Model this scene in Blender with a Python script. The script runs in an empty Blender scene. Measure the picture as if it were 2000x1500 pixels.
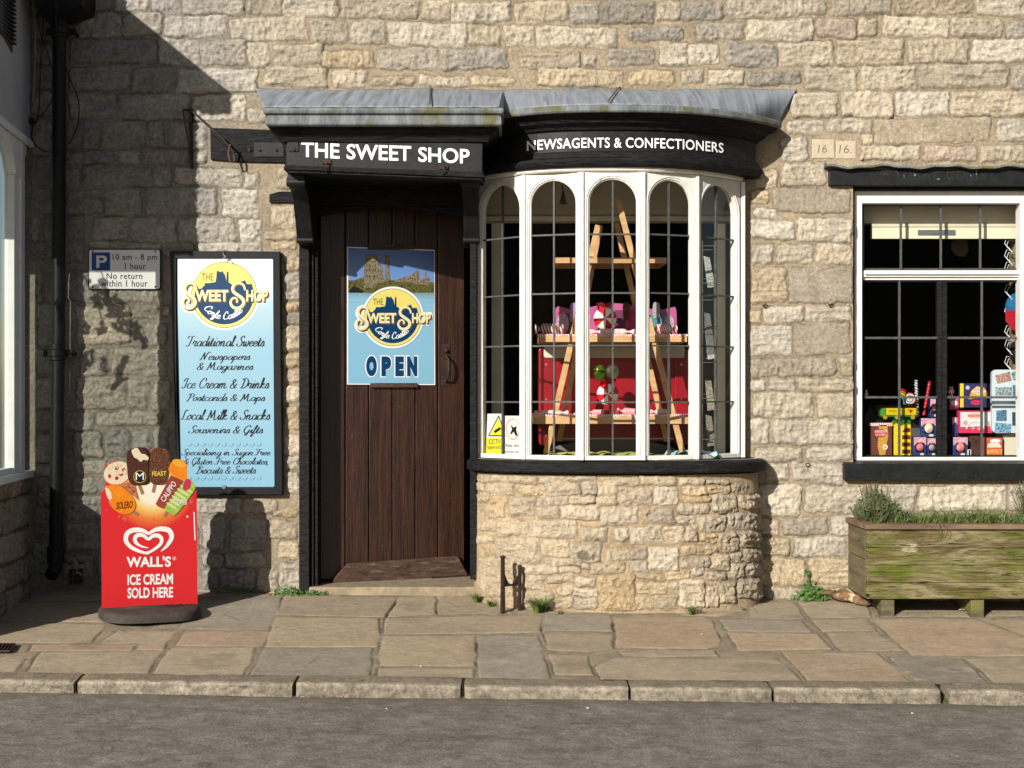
import bpy, bmesh, math, random
import numpy as np
from mathutils import Vector, Matrix

# ------------------------------------------------------------------ camera, sky, sun, exposure
S = 0.0027            # metres per photo pixel in the wall plane (y = 0)
D = 7.4               # camera distance to the wall
HC = 1.06             # camera height over the pavement at the wall foot
HOR = 770             # horizon row of the photo
scene = bpy.context.scene
cam_d = bpy.data.cameras.new('camera'); cam = bpy.data.objects.new('camera', cam_d)
scene.collection.objects.link(cam); scene.camera = cam
cam.location = (0, -D, HC); cam.rotation_euler = (math.radians(90), 0, 0)
cam_d.sensor_width = 36; cam_d.lens = 36 * D / (2000 * S)
cam_d.shift_y = (HOR - 750) / 2000.0
cam_d.clip_start = 0.05; cam_d.clip_end = 500
SUN = Vector((0.62, 1.0, -0.5)).normalized()          # direction the light travels
world = bpy.data.worlds.new('World'); scene.world = world; world.use_nodes = True
wn = world.node_tree; bg = wn.nodes['Background']
sky = wn.nodes.new('ShaderNodeTexSky'); sky.sky_type = 'NISHITA'; sky.sun_disc = False
sky.sun_elevation = math.asin(-SUN.z); sky.sun_rotation = math.atan2(-SUN.x, -SUN.y)
wn.links.new(sky.outputs[0], bg.inputs[0]); bg.inputs[1].default_value = 0.05
sl = bpy.data.lights.new('sun', 'SUN'); sl.energy = 4.9; sl.angle = math.radians(0.5); sl.color = (1, .95, .87)
so = bpy.data.objects.new('sun', sl); scene.collection.objects.link(so)
so.rotation_euler = SUN.to_track_quat('-Z', 'Y').to_euler(); so.location = (-5, -8, 6)
scene.view_settings.view_transform = 'Standard'; scene.view_settings.look = 'None'
scene.view_settings.gamma = 1; scene.view_settings.exposure = 0.7
scene.cycles.transparent_max_bounces = 24
scene.render.resolution_x = 1024; scene.render.resolution_y = 768
R = random.Random(7)

# ------------------------------------------------------------------ projection helpers
CAM = Vector((0, -D, HC))
def ray(px, py): return Vector(((px - 1000) * S / D, 1, (HOR - py) * S / D))
def P(px, py, y=0.0):
    k = D + y; r = ray(px, py); return Vector((r.x * k, y, HC + r.z * k))
class Plane:
    """a vertical plane; P(px,py,off) = where it meets the sight line of a photo pixel"""
    def __init__(s, p0, p1=None, n=None):
        s.p0 = Vector(p0)
        if n is None:
            d = Vector(p1) - s.p0; n = Vector((d.y, -d.x, 0)).normalized()
        s.n = Vector(n); s.u = Vector((-s.n.y, s.n.x, 0)).normalized()
    def P(s, px, py, off=0.0):
        r = ray(px, py); q = s.p0 + s.n * off
        t = (q - CAM).dot(s.n) / r.dot(s.n); return CAM + r * t
def YP(y): return Plane((0, y, 0), n=(0, -1, 0))
W0 = YP(0)
GS, GX = 0.07, -0.012
def gz(x, y): return GX * x + (GS * y if y < 0 else 0)
def G(px, py):
    k = (HC + GS * D) / ((py - HOR) * S + GS * D + GX * (px - 1000) * S)
    return Vector(((px - 1000) * S * k, D * (k - 1), HC - (py - HOR) * S * k))
def proj(x, y, z):
    k = (D + y) / D; return 1000 + x / (S * k), HOR - (z - HC) / (S * k)
def lin(v):
    v /= 255.0; return v / 12.92 if v <= .04045 else ((v + .055) / 1.055) ** 2.4
def C(r, g, b, k=.60): return (lin(r) * k, lin(g) * k, lin(b) * k)
def C1(r, g, b): return C(r, g, b, 1.0)

# ------------------------------------------------------------------ materials
def newmat(name):
    m = bpy.data.materials.new(name); m.use_nodes = True
    return m, m.node_tree, m.node_tree.nodes['Principled BSDF']
def pm(name, c1, c2=None, scale=12, detail=6, rough=.6, bump=0.0, bscale=90, metal=0, stretch=(1, 1, 1), spec=.22,
       lo=.35, hi=.65, c3=None, s3=3, lo3=.5, hi3=.7, bstretch=None, coat=0, st3=(1, 1, 1)):
    m, t, b = newmat(name); N = t.nodes; L = t.links
    b.inputs['Roughness'].default_value = rough; b.inputs['Metallic'].default_value = metal
    b.inputs['Specular IOR Level'].default_value = spec; b.inputs['Coat Weight'].default_value = coat
    co = N.new('ShaderNodeTexCoord')
    def noise(sc, st, det=detail):
        mp = N.new('ShaderNodeMapping'); mp.inputs['Scale'].default_value = st; L.new(co.outputs['Object'], mp.inputs[0])
        n = N.new('ShaderNodeTexNoise'); n.inputs['Scale'].default_value = sc; n.inputs['Detail'].default_value = det
        n.inputs['Roughness'].default_value = .6
        L.new(mp.outputs[0], n.inputs['Vector']); return n
    def mixc(fac, a, bcol, lo, hi):
        r = N.new('ShaderNodeMapRange'); r.inputs[1].default_value = lo; r.inputs[2].default_value = hi
        L.new(fac, r.inputs[0])
        x = N.new('ShaderNodeMix'); x.data_type = 'RGBA'; L.new(r.outputs[0], x.inputs[0])
        if isinstance(a, tuple): x.inputs[6].default_value = (*a, 1)
        else: L.new(a, x.inputs[6])
        x.inputs[7].default_value = (*bcol, 1); return x.outputs[2]
    if c2 is None: c2 = tuple(v * .86 for v in c1)
    out = mixc(noise(scale, stretch).outputs[0], tuple(c1), c2, lo, hi)
    if c3: out = mixc(noise(s3, st3).outputs[0], out, c3, lo3, hi3)
    L.new(out, b.inputs['Base Color'])
    if bump:
        bn = N.new('ShaderNodeBump'); bn.inputs['Strength'].default_value = bump; bn.inputs['Distance'].default_value = .01
        L.new(noise(bscale, bstretch or stretch, 8).outputs[0], bn.inputs['Height']); L.new(bn.outputs[0], b.inputs['Normal'])
    return m
def attr_mat(name, rough=.9, nscale=55, amt=.35, bump=.6, bscale=140, fleck=None, pits=0, bdist=.006):
    """stone: each stone's own colour comes from the mesh, grain and relief are procedural"""
    m, t, b = newmat(name); N = t.nodes; L = t.links
    b.inputs['Roughness'].default_value = rough; b.inputs['Specular IOR Level'].default_value = .2
    a = N.new('ShaderNodeAttribute'); a.attribute_name = 'stone'
    co = N.new('ShaderNodeTexCoord')
    def noise(sc, d=8, ro=.65, st=(1, 1, 1)):
        mp = N.new('ShaderNodeMapping'); mp.inputs['Scale'].default_value = st; L.new(co.outputs['Object'], mp.inputs[0])
        n = N.new('ShaderNodeTexNoise'); n.inputs['Scale'].default_value = sc; n.inputs['Detail'].default_value = d
        n.inputs['Roughness'].default_value = ro; L.new(mp.outputs[0], n.inputs['Vector']); return n.outputs[0]
    def vary(col, n, lo, hi, a0, a1):
        r = N.new('ShaderNodeMapRange'); r.inputs[1].default_value = lo; r.inputs[2].default_value = hi
        r.inputs[3].default_value = a0; r.inputs[4].default_value = a1; L.new(n, r.inputs[0])
        v = N.new('ShaderNodeVectorMath'); v.operation = 'SCALE'; L.new(col, v.inputs[0]); L.new(r.outputs[0], v.inputs['Scale'])
        return v.outputs[0]
    col = vary(a.outputs['Color'], noise(nscale), .3, .7, 1 - amt, 1 + amt)
    col = vary(col, noise(9, 4), .3, .7, 1 - amt * .6, 1 + amt * .5)
    col = vary(col, noise(130, 4, .8), .3, .7, 1 - amt * .9, 1 + amt * .8)
    if fleck:      # dark weather stains with ragged outlines
        r = N.new('ShaderNodeMapRange'); r.inputs[1].default_value = .57; r.inputs[2].default_value = .72; L.new(noise(6.5, 10, .72), r.inputs[0])
        x = N.new('ShaderNodeMix'); x.data_type = 'RGBA'; mm = N.new('ShaderNodeMath'); mm.operation = 'MULTIPLY'
        L.new(r.outputs[0], mm.inputs[0]); mm.inputs[1].default_value = fleck[3]; L.new(mm.outputs[0], x.inputs[0])
        L.new(col, x.inputs[6]); x.inputs[7].default_value = (*fleck[:3], 1); col = x.outputs[2]
    L.new(col, b.inputs['Base Color'])
    if pits:
        v = N.new('ShaderNodeTexVoronoi'); v.inputs['Scale'].default_value = pits; v.inputs['Randomness'].default_value = 1; L.new(co.outputs['Object'], v.inputs['Vector'])
        r = N.new('ShaderNodeMapRange'); r.inputs[1].default_value = .05; r.inputs[2].default_value = .24; r.inputs[3].default_value = .70; r.inputs[4].default_value = 1.0; L.new(v.outputs['Distance'], r.inputs[0])
        sc = N.new('ShaderNodeVectorMath'); sc.operation = 'SCALE'; L.new(b.inputs['Base Color'].links[0].from_socket, sc.inputs[0]); L.new(r.outputs[0], sc.inputs['Scale']); L.new(sc.outputs[0], b.inputs['Base Color'])
    b1 = N.new('ShaderNodeBump'); b1.inputs['Strength'].default_value = min(bump, 1); b1.inputs['Distance'].default_value = bdist * 1.6; L.new(noise(bscale * .32, 6, .75), b1.inputs['Height'])
    bn = N.new('ShaderNodeBump'); bn.inputs['Strength'].default_value = min(bump, 1); bn.inputs['Distance'].default_value = bdist; L.new(b1.outputs[0], bn.inputs['Normal'])
    L.new(noise(bscale, 6, .8), bn.inputs['Height']); L.new(bn.outputs[0], b.inputs['Normal'])
    return m
def glassmat(name, tint=(.9, .93, .92), dust=0.0, refl=1.0, wav=.12):
    m = bpy.data.materials.new(name); m.use_nodes = True; t = m.node_tree; N = t.nodes; L = t.links; N.clear()
    o = N.new('ShaderNodeOutputMaterial'); tr = N.new('ShaderNodeBsdfTransparent'); tr.inputs[0].default_value = (*tint, 1)
    gl = N.new('ShaderNodeBsdfGlossy'); gl.inputs['Roughness'].default_value = .02
    fr = N.new('ShaderNodeFresnel'); fr.inputs[0].default_value = 1.45
    co = N.new('ShaderNodeTexCoord'); n = N.new('ShaderNodeTexNoise'); n.inputs['Scale'].default_value = 7; n.inputs['Detail'].default_value = 1
    bn = N.new('ShaderNodeBump'); bn.inputs['Strength'].default_value = wav; bn.inputs['Distance'].default_value = .02
    L.new(co.outputs['Object'], n.inputs['Vector']); L.new(n.outputs[0], bn.inputs['Height']); L.new(bn.outputs[0], gl.inputs['Normal'])
    mx = N.new('ShaderNodeMixShader'); mt = N.new('ShaderNodeMath'); mt.operation = 'MULTIPLY'; mt.inputs[1].default_value = refl
    L.new(fr.outputs[0], mt.inputs[0]); L.new(mt.outputs[0], mx.inputs[0]); L.new(tr.outputs[0], mx.inputs[1]); L.new(gl.outputs[0], mx.inputs[2])
    last = mx
    if dust:
        df = N.new('ShaderNodeBsdfDiffuse'); df.inputs[0].default_value = (.75, .75, .7, 1)
        m2 = N.new('ShaderNodeMixShader'); m2.inputs[0].default_value = dust
        L.new(mx.outputs[0], m2.inputs[1]); L.new(df.outputs[0], m2.inputs[2]); last = m2
    L.new(last.outputs[0], o.inputs[0]); return m
def stripes(name, ca, cb, width, direction, rough=.5, frac=.5):
    """two-colour stripes printed across a surface (object space, metres)"""
    m, t, b = newmat(name); N = t.nodes; L = t.links; b.inputs['Roughness'].default_value = rough
    co = N.new('ShaderNodeTexCoord'); d = N.new('ShaderNodeVectorMath'); d.operation = 'DOT_PRODUCT'
    d.inputs[1].default_value = tuple(v / width for v in direction); L.new(co.outputs['Object'], d.inputs[0])
    f = N.new('ShaderNodeMath'); f.operation = 'FRACT'; L.new(d.outputs['Value'], f.inputs[0])
    g = N.new('ShaderNodeMath'); g.operation = 'GREATER_THAN'; g.inputs[1].default_value = frac; L.new(f.outputs[0], g.inputs[0])
    x = N.new('ShaderNodeMix'); x.data_type = 'RGBA'; x.inputs[6].default_value = (*ca, 1); x.inputs[7].default_value = (*cb, 1)
    L.new(g.outputs[0], x.inputs[0]); L.new(x.outputs[2], b.inputs['Base Color']); return m
def gradz(name, stops, z0, z1, rough=.35, axis=2, coat=.0):
    """printed vertical colour gradient"""
    m, t, b = newmat(name); N = t.nodes; L = t.links; b.inputs['Roughness'].default_value = rough; b.inputs['Coat Weight'].default_value = coat
    co = N.new('ShaderNodeTexCoord'); sp = N.new('ShaderNodeSeparateXYZ'); L.new(co.outputs['Object'], sp.inputs[0])
    r = N.new('ShaderNodeMapRange'); r.inputs[1].default_value = z0; r.inputs[2].default_value = z1; L.new(sp.outputs[axis], r.inputs[0])
    cr = N.new('ShaderNodeValToRGB'); e = cr.color_ramp.elements
    while len(e) < len(stops): e.new(.5)
    for i, (p, c) in enumerate(stops): e[i].position = p; e[i].color = (*c, 1)
    L.new(r.outputs[0], cr.inputs[0]); L.new(cr.outputs[0], b.inputs['Base Color']); return m

M = {}
M['stone'] = attr_mat('limestone', amt=.30, fleck=(.12, .112, .10, .55), bump=.8, bscale=110, bdist=.007, pits=62)
M['baystone'] = attr_mat('bay_limestone', amt=.26, fleck=(.16, .14, .11, .25), bump=.8, bscale=110, bdist=.006, pits=70)
M['flag'] = attr_mat('flagstone', rough=.85, nscale=30, amt=.17, bump=.5, bscale=70, fleck=(.11, .10, .085, .30), bdist=.004, pits=45)
M['kerb'] = attr_mat('kerbstone', rough=.9, nscale=60, amt=.34, bump=.9, bscale=90, fleck=(.10, .09, .07, .5), bdist=.008, pits=55)
M['mortar'] = pm('mortar', C(170, 150, 118, .8), C(120, 104, 82, .7), 30, rough=.95, bump=.4, bscale=160)
M['black'] = pm('black_paint', (.0045, .005, .0055), (.010, .0105, .0115), 25, rough=.5, bump=.10, bscale=60, c3=(.035, .034, .03), s3=38, lo3=.66, hi3=.72, spec=.22)
M['blackold'] = pm('cracked_black_paint', (.004, .004, .0045), (.014, .014, .014), 40, rough=.6, bump=.9, bscale=45, stretch=(.4, 1, 2.2), c3=(.05, .046, .04), s3=30, lo3=.66, hi3=.72, st3=(.4, 1, 2), spec=.12)
M['iron'] = pm('rusty_iron', (.018, .014, .011), (.05, .028, .018), 40, rough=.6, bump=.5, bscale=120, metal=.3)
M['ironblack'] = pm('black_iron', (.005, .0055, .007), (.010, .0105, .012), 30, rough=.45, bump=.05, bscale=60, spec=.2)
M['white'] = pm('white_gloss_paint', (.62, .61, .58), (.56, .545, .51), 18, rough=.35, bump=.12, bscale=60, c3=(.45, .41, .33), s3=30, lo3=.68, hi3=.76)
M['whiteb'] = pm('weathered_white_paint', (.62, .60, .555), (.54, .52, .465), 22, rough=.45, bump=.45, bscale=70, stretch=(1, 1, .3), c3=(.36, .31, .24), s3=26, lo3=.64, hi3=.72, st3=(1, 1, .35))
M['lead'] = pm('lead_sheet', (.15, .168, .188), (.235, .258, .288), 8, detail=4, rough=.6, bump=.12, bscale=30, stretch=(4, .25, .25), metal=.1, c3=(.10, .115, .135), s3=14, lo3=.50, hi3=.72, st3=(2.2, .14, .14))
M['leadlip'] = pm('mossy_lead', (.16, .175, .185), (.085, .092, .095), 14, rough=.7, bump=.5, bscale=40, stretch=(2, 1, .5), c3=(.09, .085, .04), s3=9, lo3=.5, hi3=.62)
M['bar'] = pm('lead_bar', (.075, .075, .072), (.04, .04, .04), 60, rough=.5, bump=.2)
M['glass'] = glassmat('window_glass', (.93, .95, .94), dust=0, refl=.08)
M['dustyglass'] = glassmat('dusty_glass', (.93, .95, .91), dust=.10, refl=.2)
M['door'] = pm('dark_stained_oak', (.040, .0145, .0078), (.013, .006, .004), 9, detail=10, rough=.36, bump=.35, bscale=26, stretch=(5, 5, .35), c3=(.085, .045, .03), s3=60, lo3=.66, hi3=.72, spec=.45, st3=(1, 1, .6))
M['doorworn'] = pm('worn_oak', (.075, .042, .028), (.030, .016, .011), 12, detail=10, rough=.6, bump=.5, bscale=40, stretch=(.5, 3, 6), c3=(.16, .10, .07), s3=20, lo3=.55, hi3=.7, st3=(.4, 1, 3))
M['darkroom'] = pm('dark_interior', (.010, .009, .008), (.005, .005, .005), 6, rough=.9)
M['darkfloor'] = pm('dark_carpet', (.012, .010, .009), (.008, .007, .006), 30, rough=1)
M['cream'] = pm('cream_paint', (.60, .53, .38), (.52, .46, .33), 6, rough=.6)
M['creamgrey'] = pm('cream_panel', (.50, .455, .36), (.42, .38, .30), 5, rough=.7)
M['pine'] = pm('pine', (.50, .31, .15), (.36, .20, .09), 7, detail=8, rough=.55, bump=.1, bscale=30, stretch=(.6, 4, 4), c3=(.2, .1, .05), s3=10, lo3=.68, hi3=.74)
M['asphalt'] = None

# ------------------------------------------------------------------ mesh helpers
def kidprops(o, label, cat, group, kind):
    if label: o['label'] = label
    if cat: o['category'] = cat
    if group: o['group'] = group
    if kind: o['kind'] = kind
def thing(name, loc, label, cat, group=None):
    o = bpy.data.objects.new(name, None); scene.collection.objects.link(o); o.location = loc
    o.empty_display_size = .1
    kidprops(o, label, cat, group, None); return o
def wloc(o):
    v = Vector((0, 0, 0))
    while o: v = v + Vector(o.location); o = o.parent
    return v
class MB:
    """collects shapes in world coordinates, then links them as ONE mesh object"""
    def __init__(s): s.v = []; s.f = []; s.m = []
    def add(s, vs, fs, mi=0):
        n = len(s.v); s.v += [tuple(v) for v in vs]; s.f += [tuple(i + n for i in f) for f in fs]; s.m += [mi] * len(fs); return s
    def box(s, x0, x1, y0, y1, z0, z1, mi=0):
        return s.add([(x0, y0, z0), (x1, y0, z0), (x1, y1, z0), (x0, y1, z0), (x0, y0, z1), (x1, y0, z1), (x1, y1, z1), (x0, y1, z1)],
                     [(0, 3, 2, 1), (4, 5, 6, 7), (0, 1, 5, 4), (1, 2, 6, 5), (2, 3, 7, 6), (3, 0, 4, 7)], mi)
    def bar(s, a, b, w, h, up=(0, 0, 1), mi=0):
        a = Vector(a); b = Vector(b); d = (b - a).normalized(); u = Vector(up)
        r = d.cross(u)
        if r.length < 1e-4: r = d.cross(Vector((0, 1, 0)))
        r.normalize(); u = r.cross(d).normalized(); vs = []
        for p in (a, b):
            for i, j in ((-1, -1), (1, -1), (1, 1), (-1, 1)): vs.append(p + r * (w / 2 * i) + u * (h / 2 * j))
        return s.add(vs, [(3, 2, 1, 0), (4, 5, 6, 7), (0, 1, 5, 4), (1, 2, 6, 5), (2, 3, 7, 6), (3, 0, 4, 7)], mi)
    def tube(s, pts, r, seg=10, mi=0, cap=True):
        pts = [Vector(p) for p in pts]; n = len(pts); rs = r if isinstance(r, (list, tuple)) else [r] * n; vs = []; fs = []; up = None
        for i, p in enumerate(pts):
            d = (pts[min(i + 1, n - 1)] - pts[max(i - 1, 0)]).normalized()
            if up is None: up = d.cross(Vector((.3, .9, .2))).normalized()
            up = (up - d * up.dot(d)).normalized(); w = d.cross(up)
            for k in range(seg):
                a = 2 * math.pi * k / seg; vs.append(p + (up * math.cos(a) + w * math.sin(a)) * rs[i])
        for i in range(n - 1):
            for k in range(seg):
                k2 = (k + 1) % seg; fs.append((i * seg + k, i * seg + k2, (i + 1) * seg + k2, (i + 1) * seg + k))
        if cap: fs += [tuple(range(seg))[::-1], tuple((n - 1) * seg + k for k in range(seg))]
        return s.add(vs, fs, mi)
    def prism(s, poly, pl, d0, d1, mi=0, px=True):
        """outline in photo pixels on a plane (or world points) extruded from offset d0 to d1 along the plane's normal"""
        if px: a = [pl.P(x, y, d1) for x, y in poly]
        else: a = [Vector(p) + pl.n * d1 for p in poly]
        b = [q - pl.n * (d1 - d0) for q in a]; n = len(poly)
        nn = Vector((0, 0, 0))
        for i in range(n): nn += a[i].cross(a[(i + 1) % n])
        if nn.dot(pl.n) < 0: a.reverse(); b.reverse()
        return s.add(a + b, [tuple(range(n)), tuple(range(2 * n - 1, n - 1, -1))] + [(i, i + n, (i + 1) % n + n, (i + 1) % n) for i in range(n)], mi)
    def rect(s, x0, y0, x1, y1, pl, d0, d1, mi=0, r=0):
        if r:
            pts = []
            for cx, cy, a0 in ((x1 - r, y0 + r, -90), (x1 - r, y1 - r, 0), (x0 + r, y1 - r, 90), (x0 + r, y0 + r, 180)):
                for k in range(6): a = math.radians(a0 + 18 * k); pts.append((cx + r * math.cos(a), cy + r * math.sin(a)))
        else: pts = [(x0, y0), (x1, y0), (x1, y1), (x0, y1)]
        return s.prism(pts, pl, d0, d1, mi)
    def disc(s, cx, cy, r, pl, d0, d1, mi=0, ry=None, n=48):
        ry = ry or r
        return s.prism([(cx + r * math.cos(2 * math.pi * k / n), cy + ry * math.sin(2 * math.pi * k / n)) for k in range(n)], pl, d0, d1, mi)
    def ball(s, c, r, sx=1, sy=1, sz=1, seg=12, mi=0, jit=0):
        c = Vector(c); vs = []; fs = []; h = seg // 2
        for i in range(h + 1):
            a = math.pi * i / h
            for k in range(seg):
                b = 2 * math.pi * k / seg; q = 1 + R.uniform(-jit, jit)
                vs.append(c + Vector((math.sin(a) * math.cos(b) * sx, math.sin(a) * math.sin(b) * sy, math.cos(a) * sz)) * (r * q))
        for i in range(h):
            for k in range(seg):
                k2 = (k + 1) % seg; fs.append((i * seg + k, (i + 1) * seg + k, (i + 1) * seg + k2, i * seg + k2))
        return s.add(vs, fs, mi)
    def lathe(s, c, prof, seg=24, mi=0, sx=1, sy=1):
        c = Vector(c); vs = []; fs = []
        for r, z in prof:
            for k in range(seg):
                a = 2 * math.pi * k / seg; vs.append(c + Vector((r * math.cos(a) * sx, r * math.sin(a) * sy, z)))
        for i in range(len(prof) - 1):
            for k in range(seg):
                k2 = (k + 1) % seg; fs.append((i * seg + k, i * seg + k2, (i + 1) * seg + k2, (i + 1) * seg + k))
        fs += [tuple(range(seg))[::-1], tuple((len(prof) - 1) * seg + k for k in range(seg))]
        return s.add(vs, fs, mi)
    def sweep(s, path, prof, mi=0, caps=True):
        """profile [(outward offset, z)] swept along a plan path [(x, y)] with mitred corners; outward is on the right of travel"""
        n = len(path); k = len(prof); vs = []; fs = []
        for i in range(n):
            p = Vector((path[i][0], path[i][1])); d0 = (p - Vector(path[i - 1][:2])) if i else None; d1 = (Vector(path[i + 1][:2]) - p) if i < n - 1 else None
            d0 = (d0 or d1).normalized(); d1 = (d1 or d0).normalized()
            n0 = Vector((d0.y, -d0.x)); n1 = Vector((d1.y, -d1.x)); m = (n0 + n1)
            m = m / max(m.dot(n0), .3) if m.length > 1e-6 else n0
            for o, z in prof: vs.append((p.x + m.x * o, p.y + m.y * o, z))
        for i in range(n - 1):
            for j in range(k): j2 = (j + 1) % k; fs.append((i * k + j, (i + 1) * k + j, (i + 1) * k + j2, i * k + j2))
        if caps: fs += [tuple(range(k)), tuple((n - 1) * k + j for j in range(k))[::-1]]
        return s.add(vs, fs, mi)
    def build(s, name, mat, parent=None, label=None, cat=None, group=None, kind=None, loc=None, bevel=0, smooth=False, seg=2):
        me = bpy.data.meshes.new(name); base = Vector(loc) if loc is not None else Vector((0, 0, 0))
        off = wloc(parent) + base if parent else base
        me.from_pydata([(v[0] - off.x, v[1] - off.y, v[2] - off.z) for v in s.v], [], s.f)
        mats = mat if isinstance(mat, (list, tuple)) else [mat]
        for m_ in mats: me.materials.append(m_)
        if len(mats) > 1: me.polygons.foreach_set('material_index', s.m)
        if smooth: me.polygons.foreach_set('use_smooth', [True] * len(me.polygons))
        me.update(); o = bpy.data.objects.new(name, me); scene.collection.objects.link(o); o.location = base
        if parent: o.parent = parent
        kidprops(o, label, cat, group, kind)
        bm = bmesh.new(); bm.from_mesh(me); bmesh.ops.recalc_face_normals(bm, faces=bm.faces); bm.to_mesh(me); bm.free()
        if bevel:
            b = o.modifiers.new('bevel', 'BEVEL'); b.width = bevel; b.segments = seg; b.limit_method = 'ANGLE'; b.angle_limit = math.radians(40)
        if smooth:
            try: me.set_sharp_from_angle(angle=math.radians(42))
            except Exception: pass
        return o
def copy_tree(o, parent=None):
    c = o.copy(); scene.collection.objects.link(c); c.parent = parent
    for ch in list(o.children): copy_tree(ch, c)
    return c
def text_geo(s, offset=0.0, shear=0.0, spacing=1.0, extr=0.0):
    cu = bpy.data.curves.new('lettering', 'FONT'); cu.body = s; cu.size = 1; cu.offset = offset; cu.shear = shear; cu.space_character = spacing
    cu.resolution_u = 4; cu.extrude = extr
    o = bpy.data.objects.new('lettering_tmp', cu); scene.collection.objects.link(o)
    dg = bpy.context.evaluated_depsgraph_get(); me = bpy.data.meshes.new_from_object(o.evaluated_get(dg))
    vs = [tuple(v.co) for v in me.vertices]; fs = [tuple(p.vertices) for p in me.polygons]
    bpy.data.objects.remove(o); bpy.data.curves.remove(cu); bpy.data.meshes.remove(me)
    return vs, fs
def norm01(vs):
    xs = [v[0] for v in vs]; ys = [v[1] for v in vs]; x0, x1, y0, y1 = min(xs), max(xs), min(ys), max(ys)
    return [((v[0] - x0) / (x1 - x0), (v[1] - y0) / (y1 - y0)) for v in vs]
def put_text(mb, s, box, pl, off, mi=0, offset=0.0, shear=0.0, spacing=1.0, skew=0.0, warp=None, geo=None):
    """lettering fitted into a photo rectangle (x0,y0,x1,y1) on a plane; skew = px the right end drops"""
    vs, fs = geo or text_geo(s, offset, shear, spacing); uv = norm01(vs); x0, y0, x1, y1 = box; out = []
    for idx, (u, v) in enumerate(uv):
        x = x0 + (x1 - x0) * u; y = y1 + (y0 - y1) * v + skew * u
        if warp: x, y = warp(x, y, u, v)
        out.append(pl.P(x, y, off + (idx * 8e-7 if geo else 0)))
    mb.add(out, fs, mi); return mb
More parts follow.
